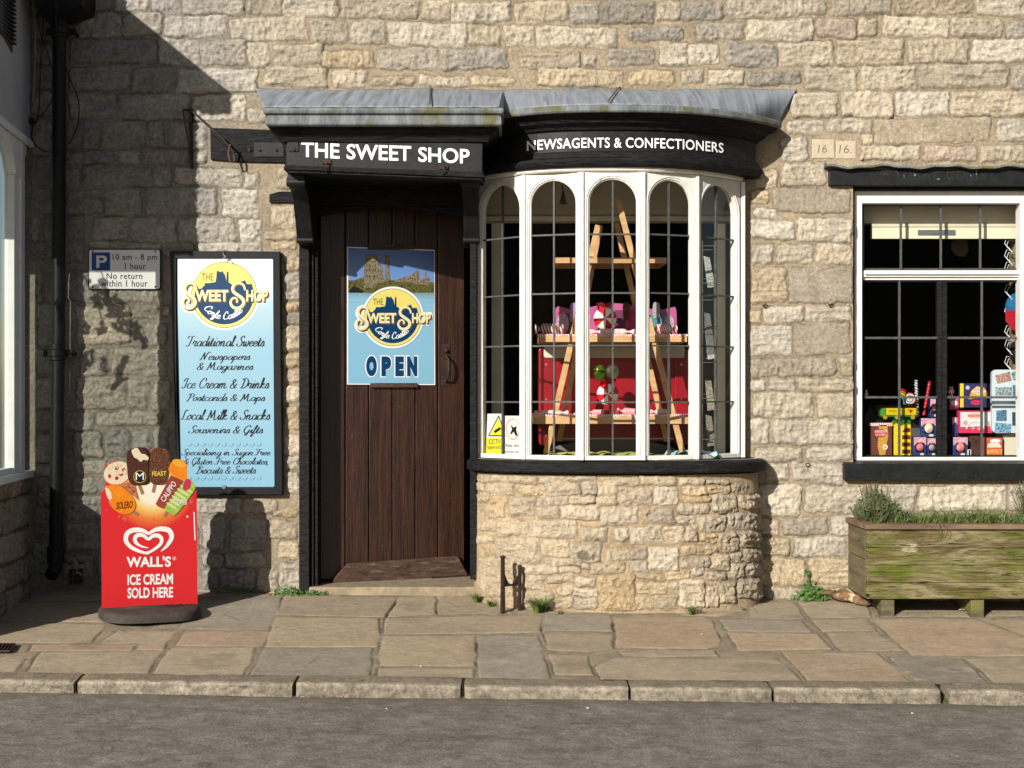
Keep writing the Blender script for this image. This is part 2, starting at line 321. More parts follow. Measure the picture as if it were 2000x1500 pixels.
# cursive monoline strokes for the script lettering: unit = x-height 1, (advance, [strokes])
GL = {
'a': (1.05, [[(.85,.8),(.55,1),(.15,.7),(.1,.25),(.35,0),(.65,.2),(.9,.95),(.82,.3),(.9,.03),(1.12,.2)]]),
'b': (.95, [[(-.05,.2),(.35,1.3),(.42,2),(.22,1.9),(.12,.9),(.2,.1),(.55,.02),(.75,.5),(.6,.9),(.35,.75)],[(.62,.85),(1,.7)]]),
'c': (.8, [[(.72,.8),(.5,1),(.15,.75),(.08,.3),(.3,0),(.6,.08),(.88,.3)]]),
'd': (1.05, [[(.85,.8),(.55,1),(.15,.7),(.1,.25),(.35,0),(.65,.2),(.95,1.2),(1.08,2)],[(1.08,2),(.85,.6),(.9,.03),(1.12,.2)]]),
'e': (.82, [[(.1,.45),(.55,.55),(.68,.85),(.45,1),(.12,.65),(.12,.2),(.38,0),(.88,.3)]]),
'f': (.65, [[(0,.2),(.45,1.2),(.6,1.9),(.45,2),(.3,1.2),(.1,-.6),(-.1,-.85),(-.15,-.6),(.25,-.1),(.7,.25)],[(.05,.95),(.65,1)]]),
'g': (1.0, [[(.85,.8),(.55,1),(.15,.7),(.1,.25),(.35,0),(.65,.25),(.9,.95),(.7,-.4),(.4,-.85),(.1,-.65),(.5,-.2),(1.1,.25)]]),
'h': (1.0, [[(-.05,.2),(.35,1.3),(.42,1.95),(.25,1.9),(.05,0)],[(.08,.4),(.5,.98),(.7,.8),(.6,.2),(.72,0),(1.05,.25)]]),
'i': (.5, [[(0,.3),(.3,1),(.2,.2),(.3,0),(.55,.22)],[(.38,1.42),(.44,1.5)]]),
'k': (.95, [[(-.05,.2),(.35,1.3),(.42,1.95),(.25,1.9),(.05,0)],[(.1,.5),(.55,1),(.62,.75),(.2,.5),(.6,.05),(1,.25)]]),
'l': (.5, [[(0,.2),(.4,1.3),(.48,1.95),(.3,1.9),(.15,.4),(.25,0),(.55,.25)]]),
'm': (1.55, [[(0,.5),(.2,1),(.1,0)],[(.14,.5),(.5,1),(.62,.8),(.5,0)],[(.55,.5),(.92,1),(1.08,.8),(.98,.15),(1.15,0),(1.6,.25)]]),
'n': (1.1, [[(0,.5),(.2,1),(.1,0)],[(.14,.5),(.52,1),(.68,.8),(.58,.15),(.75,0),(1.15,.25)]]),
'o': (.9, [[(.55,1),(.15,.7),(.12,.2),(.4,0),(.7,.35),(.68,.85),(.5,1),(.6,.8),(.95,.85)]]),
'p': (1.0, [[(0,.4),(.28,1),(-.05,-.9)],[(.15,.6),(.5,1),(.78,.75),(.65,.2),(.35,0),(.15,.2)],[(.6,.1),(1.05,.25)]]),
'r': (.8, [[(0,.4),(.2,1.05),(.4,.9),(.65,.95),(.45,.3),(.55,0),(.85,.25)]]),
's': (.75, [[(0,.2),(.4,1.05),(.6,.5),(.4,0),(.1,.12)],[(.4,0),(.8,.25)]]),
't': (.6, [[(0,.3),(.4,1.6),(.2,.25),(.32,0),(.65,.25)],[(.05,1.08),(.6,1.12)]]),
'u': (1.05, [[(0,.5),(.2,1),(.12,.25),(.35,0),(.65,.3),(.8,1)],[(.8,1),(.72,.15),(.85,0),(1.1,.22)]]),
'v': (.9, [[(0,.6),(.2,1),(.3,.1),(.4,0),(.75,.6),(.65,1),(.95,.9)]]),
'w': (1.25, [[(0,.6),(.2,1),(.15,.2),(.35,0),(.62,.7)],[(.62,.9),(.6,.2),(.8,0),(1.1,.6),(1,1),(1.3,.9)]]),
'z': (.85, [[(.1,.85),(.4,1),(.7,.9),(.1,.05),(.5,.1),(.9,.2)]]),
'T': (1.2, [[(0,1.5),(.2,1.95),(.8,1.85),(1.35,2)],[(.85,1.85),(.55,.3),(.2,0),(-.1,.2)]]),
'S': (1.1, [[(1.15,1.6),(1,2),(.6,1.8),(.55,1.3),(.9,.8),(.75,.15),(.3,0),(-.05,.25),(.1,.5)]]),
'N': (1.6, [[(-.05,.1),(.15,.05),(.55,1.9)],[(.55,1.9),(.8,.05)],[(.8,.05),(1.2,1.8),(1.5,2),(1.6,1.8)]]),
'M': (2.0, [[(-.05,.1),(.15,.05),(.5,1.9)],[(.5,1.9),(.75,.3)],[(.75,.3),(1.25,1.95)],[(1.25,1.95),(1.4,.15),(1.6,0),(1.95,.2)]]),
'I': (.85, [[(0,1.3),(.3,1.9),(.9,1.95)],[(.7,1.95),(.45,.3),(.1,0),(-.15,.3)]]),
'C': (1.25, [[(1.1,1.4),(1.15,1.9),(.7,1.95),(.2,1.2),(.2,.4),(.6,0),(1.15,.35)]]),
'D': (1.5, [[(.65,1.8),(.4,.2),(.1,.05)],[(.2,1.6),(.7,2),(1.35,1.5),(1.25,.5),(.6,0),(.1,.15)]]),
'P': (1.15, [[(.55,1.8),(.25,0),(-.05,.1)],[(.1,1.5),(.6,2),(1.15,1.6),(.9,1),(.4,.9)]]),
'L': (1.15, [[(.95,1.75),(.75,2),(.5,1.6),(.35,.4),(0,.05),(.3,.1),(.8,0),(1.15,.2)]]),
'G': (1.35, [[(1.15,1.5),(1.1,1.95),(.7,1.95),(.2,1.2),(.2,.4),(.55,0),(.95,.3),(1.1,.95),(.85,-.4),(.5,-.5),(.7,0),(1.35,.3)]]),
'F': (1.2, [[(-.05,1.6),(.15,1.95),(.8,1.85),(1.4,2)],[(.7,1.85),(.5,.4),(.15,0),(-.15,.25)],[(.15,.9),(.55,1.08),(1.1,1.02),(1.15,1.25)]]),
'B': (1.25, [[(.55,1.8),(.25,0),(-.05,.1)],[(.1,1.5),(.6,2),(1.1,1.65),(.55,1.1),(1.15,.8),(.9,.1),(.3,0)]]),
'&': (1.3, [[(1.2,.9),(.7,.1),(.3,0),(.05,.4),(.45,1.0),(.85,1.4),(.65,1.75),(.35,1.45),(.55,.8),(.9,.05),(1.25,.2)]]),
',': (.45, [[(.15,.08),(.05,-.35)]]), ' ': (.62, []),
}
def script_geo(s, w=.13, slant=.22, contrast=.55):
    vs = []; fs = []; x = 0
    for ch in s:
        adv, st = GL[ch]
        for pts in st:
            q = [Vector((px_ * .9 + py_ * slant + x, py_)) for px_, py_ in pts]; n = len(q); c = []
            for i in range(n - 1):
                p0, p1, p2, p3 = q[max(i - 1, 0)], q[i], q[i + 1], q[min(i + 2, n - 1)]
                for k in range(4):
                    t = k / 4; c.append(.5 * ((2 * p1) + (p2 - p0) * t + (2 * p0 - 5 * p1 + 4 * p2 - p3) * t * t + (3 * p1 - p0 - 3 * p2 + p3) * t ** 3))
            c.append(q[-1]); b = len(vs)
            for i, p in enumerate(c):
                d = c[min(i + 1, len(c) - 1)] - c[max(i - 1, 0)]
                if d.length < 1e-6: d = Vector((1, 0))
                d.normalize(); ww = w * (1 - contrast + contrast * 1.5 * abs(d.y)) / 2; nn = Vector((-d.y, d.x))
                a_, b_ = p + nn * ww, p - nn * ww; vs += [(a_.x, a_.y), (b_.x, b_.y)]
            for i in range(len(c) - 1): fs.append((b + 2 * i, b + 2 * i + 1, b + 2 * i + 3, b + 2 * i + 2))
        x += adv * .9
    return vs, fs

# ------------------------------------------------------------------ numpy noise
def vnoise(X, Y, sc, seed):
    r = np.random.RandomState(seed); L = r.rand(128, 128)
    x = X / sc + 1000.37; y = Y / sc + 1000.71; xi = np.floor(x).astype(int); yi = np.floor(y).astype(int)
    fx = x - xi; fy = y - yi; fx = fx * fx * (3 - 2 * fx); fy = fy * fy * (3 - 2 * fy)
    a = L[xi % 128, yi % 128]; b = L[(xi + 1) % 128, yi % 128]; c = L[xi % 128, (yi + 1) % 128]; d = L[(xi + 1) % 128, (yi + 1) % 128]
    return (a * (1 - fx) + b * fx) * (1 - fy) + (c * (1 - fx) + d * fx) * fy
def fbm(X, Y, sc, seed, o=4, g=.5):
    s = 0; a = 1; t = 0
    for i in range(o): s = s + a * (vnoise(X, Y, sc / 2 ** i, seed + i * 17) - .5); t += a; a *= g
    return s / t * 2
def ss(a, b, x): t = np.clip((x - a) / (b - a), 0, 1); return t * t * (3 - 2 * t)
TONE0 = {'n': (196, 184, 160), 'g': (158, 152, 140), 'G': (128, 122, 111), 'w': (218, 208, 186), 'y': (205, 182, 142), 'b': (170, 155, 130),
        'o': (196, 160, 100), 'p': (205, 176, 152), 's': (196, 178, 146)}
TONE = {k: tuple(a * .5 + b * .5 for a, b in zip(v, (206, 192, 168))) for k, v in TONE0.items()}
STONES = """170,-20,213,18,g;222,-25,290,20;297,-25,352,24;359,-25,475,28;482,-25,550,28;130,27,237,72,g;241,27,318,69;325,31,441,71,w;449,36,600,79,w
135,78,306,122,g;311,78,388,127;392,80,480,126;486,83,525,129;535,87,632,125;138,130,251,175,g;258,133,338,178,g;346,135,502,180,w;520,132,638,168
135,182,226,230,g;233,185,370,233,g;380,187,480,235,w;485,215,520,240,w;128,238,190,290,g;198,238,285,288,b;292,238,320,287,b;329,241,370,288,g;373,238,403,290
128,297,226,320,g;234,294,272,318;278,293,367,321,b;373,297,402,318;128,331,158,364,g;165,326,298,364,g;305,326,335,364,g;343,330,470,362;478,341,504,368,w;543,332,575,367,y
62,370,102,415,g;128,372,200,416,g;206,371,274,420,g;284,368,421,419,g;433,371,505,423,w;532,404,580,441,y;62,425,75,468;86,425,103,468,b;128,423,163,466,g;185,425,250,468
259,427,343,472,b;350,428,458,473,w;467,429,510,472,w;520,450,580,466,y;62,474,103,503,g;128,473,161,512,g;175,475,315,487;320,476,380,500,g;390,475,510,495,w;530,472,580,486,y;550,495,583,512,y
74,530,82,590;90,535,102,590;130,532,210,590,g;216,565,318,590;72,598,103,675;150,598,255,672,y;258,598,310,620,b;318,598,332,615;283,634,325,673;62,180,100,222,g;62,130,100,173,g;62,232,98,300,g;62,308,98,360,g
71,684,103,727,w;158,684,208,734;220,682,325,732,y;72,738,103,798,w;150,738,243,797,y;250,744,290,798,g;300,744,330,798;70,806,103,840;130,806,185,842;193,805,316,831
70,848,103,900;145,845,200,892;207,838,252,890,g;260,842,293,880,g;302,840,330,880;150,899,205,924;143,935,183,948;143,950,186,963;125,970,200,1012,g;125,1022,190,1075,g;72,905,100,930;75,935,100,985;70,992,112,1050,g;66,1060,110,1120,b;122,1085,180,1130,g;190,1085,300,1140,g
210,900,300,960,g;308,890,395,962,g;205,970,300,1010,g;206,1020,280,1075,g;288,1020,385,1075,g;385,972,468,1002;475,975,541,1001;395,1012,440,1072,g;450,1014,520,1074,g;395,1080,435,1104,g;440,1080,515,1106,g;526,1018,582,1052,y;535,996,580,1008,o;545,1060,586,1092,y;430,1112,498,1150,g;395,1112,424,1150,g;505,1112,540,1156;545,1100,586,1158
555,500,585,528,y;552,534,586,583,w;553,590,586,606,o;555,611,586,632,G;552,637,586,684;552,691,587,717,y;552,723,586,745,p;554,754,586,783,w;556,794,586,837,y;556,851,586,886,p;556,892,584,915;560,923,586,962,w
553,-20,658,33;665,-20,815,35,b;823,2,880,38;884,4,996,43;608,41,679,84;687,42,753,84;760,45,910,88;915,49,975,88;986,52,1040,90;632,100,730,132,y;740,94,855,136,g;862,96,990,135,g
651,138,716,168;726,152,813,167,y;821,150,915,168;923,152,1004,168,y;1004,5,1108,44,y;1114,8,1168,43,g;1173,3,1278,46,G;1286,4,1326,38;1330,4,1412,38,G;1422,-5,1612,32;823,-30,1000,-5;1010,-30,1170,-3;1180,-30,1300,-4;1310,-30,1415,-4
1047,54,1205,93;1229,56,1335,78,g;1360,46,1452,80,g;1459,40,1587,80;1015,104,1133,133,b;1143,110,1165,130,w;1187,97,1276,127,G;1289,84,1345,127,w;1347,88,1404,125,w;1420,87,1515,130,g
1053,137,1215,168,y;1227,140,1315,165,y;1332,137,1375,162,g;1384,138,1452,163,w;1463,140,1560,165,G;1622,-10,1740,30,b;1752,-10,1897,28,b;1906,-10,2012,31;1595,38,1672,74,p;1677,38,1713,70;1726,35,1848,70,w;1856,38,1958,72;1967,39,2060,72,g
1520,84,1626,128;1635,79,1763,127,s;1774,78,1890,122,b;1898,79,2030,120,w;1571,132,1673,176;1683,131,1789,173;1798,127,1968,171;1975,130,2070,173,g;1545,182,1634,227,w;1642,180,1745,229;1752,180,1854,224,w;1860,180,2040,225
1538,236,1609,260;1617,234,1700,259,w;1708,232,1934,278,S;1949,232,2040,277,w;1525,270,1575,315,w;1683,266,1703,283;1683,286,1798,312;1806,287,1907,313,p;1916,286,2040,315;1529,322,1611,360,w
1475,335,1520,365,y;1465,371,1500,396,y;1513,368,1660,413,B;1473,408,1517,425,w;1466,432,1552,466,w;1560,427,1663,471,w;1470,480,1508,515,w;1518,478,1586,515;1594,477,1662,515;1467,525,1535,591,y;1542,524,1664,591,B
1465,606,1485,629,y;1492,601,1567,628,w;1573,600,1661,626;1467,636,1547,692,w;1555,634,1660,691,B;1466,700,1632,734,b;1642,700,1664,733;1466,742,1493,762,w;1502,742,1551,762;1558,741,1664,761;1472,768,1587,813,w;1598,768,1665,813,S
1467,819,1500,865,w;1511,820,1664,866;1475,875,1568,902;1578,874,1664,898,w;1495,908,1540,938,w;1550,905,1647,941,w;1477,948,1565,1006,w;1575,949,1690,1001,w;1698,950,1732,1000;1740,950,1788,1000;1796,950,1964,997,w;1972,950,2080,998
1478,1013,1521,1043,p;1531,1012,1614,1043,g;1624,1008,1700,1043;1476,1051,1540,1083,y;1550,1050,1653,1086;1477,1091,1575,1140,y;1582,1093,1662,1142,y;1495,1148,1590,1172;1600,1150,1700,1174
60,-40,160,20,g;62,30,100,78,g;62,86,100,124,g"""
BAY = """930,930,955,943;958,930,990,943;995,931,1047,944;1052,932,1093,944;1107,932,1165,940,w;932,945,945,960;950,946,1003,965;1008,948,1064,968,y;1068,945,1134,967;1138,942,1165,967,g;1167,944,1205,968
933,964,957,981,y;960,966,992,985,o;996,970,1043,1007,g;1048,970,1112,988,g;1115,970,1163,986;1166,970,1205,988;942,986,985,1010,y;1050,989,1090,1012,g;1095,990,1170,1014;1175,991,1245,1023
934,1015,968,1035;971,1018,1030,1044;1036,1018,1125,1050;1135,1028,1182,1056,g;934,1046,965,1062,w;945,1064,966,1085,o;968,1052,1056,1100;1060,1056,1110,1088;1112,1060,1173,1097,w;936,1092,976,1165;986,1102,1018,1128
1064,1092,1136,1106;1020,1106,1087,1122;1090,1109,1133,1120;1137,1100,1150,1110,w;1152,1098,1218,1118,y;1068,1124,1120,1138;1124,1128,1162,1145,w;1090,1146,1118,1162;1120,1150,1165,1164,w;990,1133,1016,1166;1085,1168,1118,1186;1122,1168,1165,1186;1025,1125,1062,1150;1022,1155,1080,1185
1190,934,1250,948,g;1252,931,1322,947;1328,933,1376,948;1380,939,1424,947;1210,954,1273,986,g;1276,950,1324,984,w;1335,950,1377,966,y;1380,951,1427,963,o;1430,945,1460,962,g;1335,970,1388,981,o;1390,967,1440,1003,g;1445,966,1488,993
1262,992,1316,1022,G;1324,985,1385,1003;1320,1007,1366,1020;1369,1008,1418,1038;1422,1004,1488,1034,g;1201,1030,1229,1054,w;1233,1030,1290,1063,w;1295,1028,1334,1063;1336,1026,1363,1058;1367,1042,1403,1058,o;1406,1040,1440,1076;1443,1040,1488,1068
1187,1074,1228,1092,g;1230,1074,1262,1092,g;1266,1072,1324,1112,w;1330,1066,1404,1084,y;1330,1088,1388,1108,g;1392,1082,1424,1112;1426,1080,1450,1095;1453,1072,1488,1097;1230,1098,1262,1116,w;1354,1110,1376,1122,w;1425,1099,1452,1128;1456,1101,1488,1124
1168,1124,1240,1190,o;1244,1120,1297,1132,y;1299,1116,1345,1130,y;1378,1118,1420,1132;1246,1138,1304,1160,y;1308,1136,1322,1150,w;1326,1132,1376,1184,w;1380,1144,1402,1184;1404,1136,1438,1176;1442,1131,1488,1168;1243,1168,1274,1190,y;1278,1163,1322,1188,y"""
def parse(t):
    o = []
    for q in t.replace('\n', ';').split(';'):
        a = q.split(','); o.append((float(a[0]), float(a[1]), float(a[2]), float(a[3]), a[4] if len(a) > 4 else 'n'))
    return o
def fill_rows(x0, x1, y0, y1, seed, hmin=34, hmax=52):
    r = random.Random(seed); o = []; y = y0
    while y < y1 - 12:
        h = r.uniform(hmin, hmax); x = x0 - r.uniform(0, 60)
        if y + h > y1: h = y1 - y
        while x < x1:
            w = r.uniform(55, 165); o.append((max(x, x0), y, min(x + w, x1), y + h - 7, r.choice('nngwyb'))); x += w + 7
        y += h
    return [q for q in o if q[2] - q[0] > 14]
def stone_field(PX, PY, stones, seed, joint, amp=1.0, grid=True, groove=1.0, mixto=0, nxy=None):
    """relief (metres, outwards) and colour of a rubble wall whose stones are given as rectangles"""
    r = random.Random(seed)
    RX, RY = PX, PY
    if nxy is not None: PX, PY = nxy
    wx = RX + 5.0 * fbm(PX, PY, 34, seed, 3) + 3.0 * fbm(PX, PY, 9, seed + 5, 2)
    wy = RY + 4.0 * fbm(PX, PY, 44, seed + 9, 3) + 3.0 * fbm(PX, PY, 9, seed + 14, 2)
    jc = np.array(C1(*joint)); H = np.zeros(PX.shape); Cc = np.zeros(PX.shape + (3,)); Cc[:] = jc
    Cc *= (1 + .18 * fbm(PX, PY, 60, seed + 33, 4))[..., None]
    H += .0012 * fbm(PX, PY, 14, seed + 30, 4); Mx = np.zeros(PX.shape)
    rough = fbm(PX, PY, 26, seed + 40, 5, .62); rough2 = fbm(PX * .35, PY, 13, seed + 44, 5, .62); cg = fbm(PX, PY, 15, seed + 60, 4, .62); crag = .55 * fbm(PX, PY, 7, seed + 61, 2, .6) + (.30 - np.abs(cg) * 1.5)
    tool = fbm(PX + .12 * PY, PY * .22, 6.5, seed + 110, 3, .6); bed = fbm(PX * .16, PY + .05 * PX, 5.5, seed + 120, 3, .6)
    x1d = RX[0] if grid else None; y1d = RY[:, 0] if grid else None
    for x0, y0, x1, y1, tn in stones:
        if grid:
            a = np.searchsorted(x1d, x0 - 14); b = np.searchsorted(x1d, x1 + 14); c = np.searchsorted(y1d, y0 - 14); d = np.searchsorted(y1d, y1 + 14)
            if b <= a or d <= c: continue
            sl = (slice(c, d), slice(a, b))
        else: sl = (slice(None), slice(None))
        X = wx[sl]; Y = wy[sl]; cx = (x0 + x1) / 2; cy = (y0 + y1) / 2; hw = (x1 - x0) / 2 + 1.2; hh = (y1 - y0) / 2 + 1.2; rr = min(r.uniform(2.5, 8), hh * .8, hw * .8)
        sh = r.uniform(-.12, .12) * hh; Xc = X - cx - sh * (Y - cy) / hh * .4; Yc = Y - cy - r.uniform(-.05, .05) * (X - cx)
        qx = np.abs(Xc) - hw + rr; qy = np.abs(Yc) - hh + rr
        sd = np.hypot(np.maximum(qx, 0), np.maximum(qy, 0)) + np.minimum(np.maximum(qx, qy), 0) - rr
        sd = sd + .9 * crag[sl]; m = ss(.8, -.9, sd); dome = ss(0, -7, sd); gr_ = np.exp(-((sd - .6) / 1.5) ** 2); flat = tn in 'BS'
        up = tn.lower() if tn in 'BS' else tn
        rr_ = (.25 if flat else 1.0) * amp
        hz = (r.uniform(.003, .0075) + r.uniform(-.0035, .0035) * (X - cx) / max(hw, 1) + r.uniform(-.003, .003) * (Y - cy) / max(hh, 1)) * amp
        hz = m * (hz + dome * (.0045 + (.008 * rough[sl] + .011 * rough2[sl] + .0085 * crag[sl])) * rr_)
        sty = r.random(); tl = (tool if sty < .45 else bed if sty < .8 else crag * .6)[sl]; hz = hz + m * dome * tl * .0065 * rr_
        base = np.array(C1(*TONE[up])) * (1 - mixto) + jc * 1.08 * mixto; k = r.uniform(.86, 1.12); hue = r.uniform(-.05, .05)
        col = base * k * np.array([1 + hue * .5, 1, 1 - hue])
        if flat: col = col * .92
        col = col * (1 + (.20 if not flat else .08) * tl + .12 * crag[sl])[..., None]
        pick = m > Mx[sl]; Mx[sl] = np.where(pick, m, Mx[sl]); H[sl] = np.where(pick, np.maximum(hz, -.004) + H[sl] * (1 - m), H[sl])
        mm = (m * pick)[..., None]; Cc[sl] = Cc[sl] * (1 - mm) + col * mm
        gn = gr_ * groove * np.clip(.75 + 1.2 * rough[sl], .15, 1.3); H[sl] -= .0035 * gn; Cc[sl] *= (1 - .42 * np.clip(gn, 0, 1))[..., None]  # stone edges also darkened in the colour, painting shadow into the groove
    # weather-darkened hollows of the stone itself, pitted beds
    pit = ss(.42, .62, fbm(PX, PY, 11, seed + 70, 3)) * ss(.1, .5, fbm(PX, PY, 120, seed + 80, 3)) * Mx
    H -= pit * .009 * amp
    Cc *= (1 + .10 * fbm(PX, PY, 160, seed + 90, 3))[..., None]
    return H, np.clip(Cc * np.array([.605, .607, .63]), .01, .9)
def grid_mesh(name, co, col, keep, mat, parent=None, **kw):
    """co: (rows, cols, 3) world coordinates"""
    ny, nx, _ = co.shape; idx = np.arange(ny * nx).reshape(ny, nx)
    q = np.stack([idx[:-1, :-1], idx[1:, :-1], idx[1:, 1:], idx[:-1, 1:]], -1)
    if keep is not None: q = q[keep]
    q = q.reshape(-1, 4); used = np.unique(q); rm = np.full(ny * nx, -1); rm[used] = np.arange(len(used)); q = rm[q]
    v = co.reshape(-1, 3)[used]; off = wloc(parent) if parent else Vector((0, 0, 0)); v = v - np.array(off)
    me = bpy.data.meshes.new(name); me.vertices.add(len(v)); me.vertices.foreach_set('co', v.astype(np.float32).ravel())
    me.loops.add(q.size); me.loops.foreach_set('vertex_index', q.astype(np.int32).ravel())
    me.polygons.add(len(q)); me.polygons.foreach_set('loop_start', np.arange(0, q.size, 4, dtype=np.int32))
    me.polygons.foreach_set('loop_total', np.full(len(q), 4, dtype=np.int32)); me.update(calc_edges=True)
    me.polygons.foreach_set('use_smooth', np.ones(len(q), bool))
    if col is not None:
        ca = me.color_attributes.new('stone', 'FLOAT_COLOR', 'POINT'); c = np.ones((len(v), 4), np.float32); c[:, :3] = col.reshape(-1, 3)[used]
        ca.data.foreach_set('color', c.ravel())
    me.materials.append(mat); o = bpy.data.objects.new(name, me); scene.collection.objects.link(o)
    if parent: o.parent = parent
    kidprops(o, kw.get('label'), kw.get('cat'), kw.get('group'), kw.get('kind')); return o

# ------------------------------------------------------------------ the ground: road, kerb, pavement
ROADZ = -0.168
def road():
    xs = np.linspace(-4, 4.2, 500); ys = np.linspace(-1.70, -5.2, 240); X, Y = np.meshgrid(xs, ys)
    Z = ROADZ + GX * X + .004 * fbm(X * 100, Y * 100, 60, 3, 3) + .0016 * fbm(X * 100, Y * 100, 3.2, 8, 2) + .012 * np.clip((-Y - 1.74) / 1, 0, 1)
    base = np.array(C1(133, 125, 114)) * .84; col = base[None, None, :] * (1 + .09 * fbm(X * 100, Y * 100, 45, 11, 4) + .30 * fbm(X * 100, Y * 100, 3.4, 12, 2))[..., None]
    sc = ss(.35, .55, fbm(X * 40, Y * 160, 20, 15, 4)); col = col * (1 - .16 * sc)[..., None]
    rs = np.random.RandomState(9)
    for _ in range(70):
        gx_, gy_ = rs.uniform(-2.6, 2.6), rs.uniform(-3.4, -1.85); a = rs.uniform(-.6, .6); l_ = rs.uniform(.008, .04); u_ = (X - gx_) * math.cos(a) + (Y - gy_) * math.sin(a); v_ = -(X - gx_) * math.sin(a) + (Y - gy_) * math.cos(a)
        col = col * (1 + rs.uniform(-.4, .6) * np.exp(-(u_ / l_) ** 4 - (v_ / .007) ** 2))[..., None]
    # grit swept against the kerb
    g = ss(.16, .0, -Y - 1.74 + .04 * fbm(X * 100, Y * 100, 12, 5, 3))[..., None] * .5
    col = col * (1 - g) + np.array(C1(120, 104, 80)) * .6 * g
    co = np.stack([X, Y, Z], -1); m = attr_mat('asphalt', rough=.85, nscale=95, amt=.42, bump=.8, bscale=95, bdist=.006, pits=75)
    M['asphalt'] = m
    r = grid_mesh('road', co, np.clip(col, 0.01, 1), None, m, kind='structure')
    mm = MB(); z = ROADZ + .008
    mm.add([(-60, -60, z - .05), (60, -60, z - .05), (60, -5.2, z - .05), (-60, -5.2, z - .05)], [(0, 1, 2, 3)])
    mm.add([(-60, -5.2, z - .05), (-3.99, -5.2, z - .05), (-3.99, -1.72, z - .02), (-60, -1.72, z - .02)], [(0, 1, 2, 3)])
    mm.add([(4.19, -5.2, z - .07), (60, -5.2, z - .07), (60, -1.72, z - .07), (4.19, -1.72, z - .07)], [(0, 1, 2, 3)])
    mm.build('ground', pm('far_asphalt', C(136, 127, 114, .9), C(126, 118, 105, .9), 30, rough=.9, bump=.5, bscale=120), kind='structure')
road()
FLAGS = """a:-60,1215;207,1219;180,1256;-60,1254 b:-60,1178;200,1180;205,1215;-60,1212 a:228,1232;345,1232;322,1257;195,1257 p:65,1258;265,1258;255,1271;55,1271 p:272,1258;322,1258;318,1270;262,1270
p:362,1232;540,1232;512,1262;338,1262 a:80,1273;318,1271;288,1316;45,1317 a:330,1266;500,1265;478,1322;295,1318 a:-60,1284;55,1285;22,1316;-60,1318 g:385,1174;552,1166;527,1230;350,1229
b:556,1164;778,1166;755,1205;540,1201 t:540,1205;742,1207;738,1263;517,1264 g:515,1267;730,1266;722,1328;487,1325 a:780,1166;850,1164;850,1200;758,1204 b:853,1164;960,1166;1000,1197;853,1200
b:754,1207;1056,1201;1060,1236;745,1239 t:745,1242;928,1242;930,1301;740,1300 a:738,1305;928,1306;925,1331;735,1329 g:932,1242;1052,1240;1077,1331;935,1331 g:1065,1201;1192,1200;1196,1234;1062,1232
b:1064,1237;1196,1238;1200,1266;1150,1273;1068,1269 a:1072,1276;1150,1281;1158,1320;1082,1318 T:1197,1206;1375,1204;1392,1212;1408,1250;1404,1260;1380,1266;1205,1266 a:1160,1302;1200,1285;1520,1287;1576,1339;1174,1336
g:1402,1210;1568,1212;1588,1234;1424,1232 T:1420,1235;1598,1237;1628,1269;1440,1270 a:1462,1178;1550,1175;1573,1209;1465,1208 a:1556,1176;1690,1174;1703,1205;1582,1208 b:1585,1211;1694,1209;1712,1232;1608,1233
b:1614,1236;1716,1236;1772,1271;1642,1272 T:1527,1274;1714,1275;1788,1340;1584,1338 T:1700,1209;1903,1208;2005,1247;2062,1281;1782,1280 G:1737,1284;1880,1286;1943,1343;1802,1342 a:1886,1286;2080,1285;2110,1345;1957,1344
t:1912,1208;2080,1208;2150,1245;2014,1246 a:1330,1186;1440,1172;1456,1190;1405,1203;1330,1202 a:1206,1271;1395,1270;1405,1281;1215,1282 a:-420,1215;-64,1215;-64,1315;-420,1315 b:2086,1208;2300,1208;2400,1340;2180,1340 b:1710,1172;2300,1170;2300,1202;1720,1204
b:970,1168;1180,1180;1190,1197;1010,1198 a:60,1150;380,1150;380,1172;60,1174"""
FT0 = {'a': (160, 145, 122), 'b': (148, 132, 112), 't': (163, 143, 113), 'T': (168, 143, 114), 'g': (126, 121, 112), 'G': (104, 100, 94), 'p': (168, 138, 116)}
FT = {k: tuple(a * .45 + b * .55 for a, b in zip(v, (152, 138, 117))) for k, v in FT0.items()}
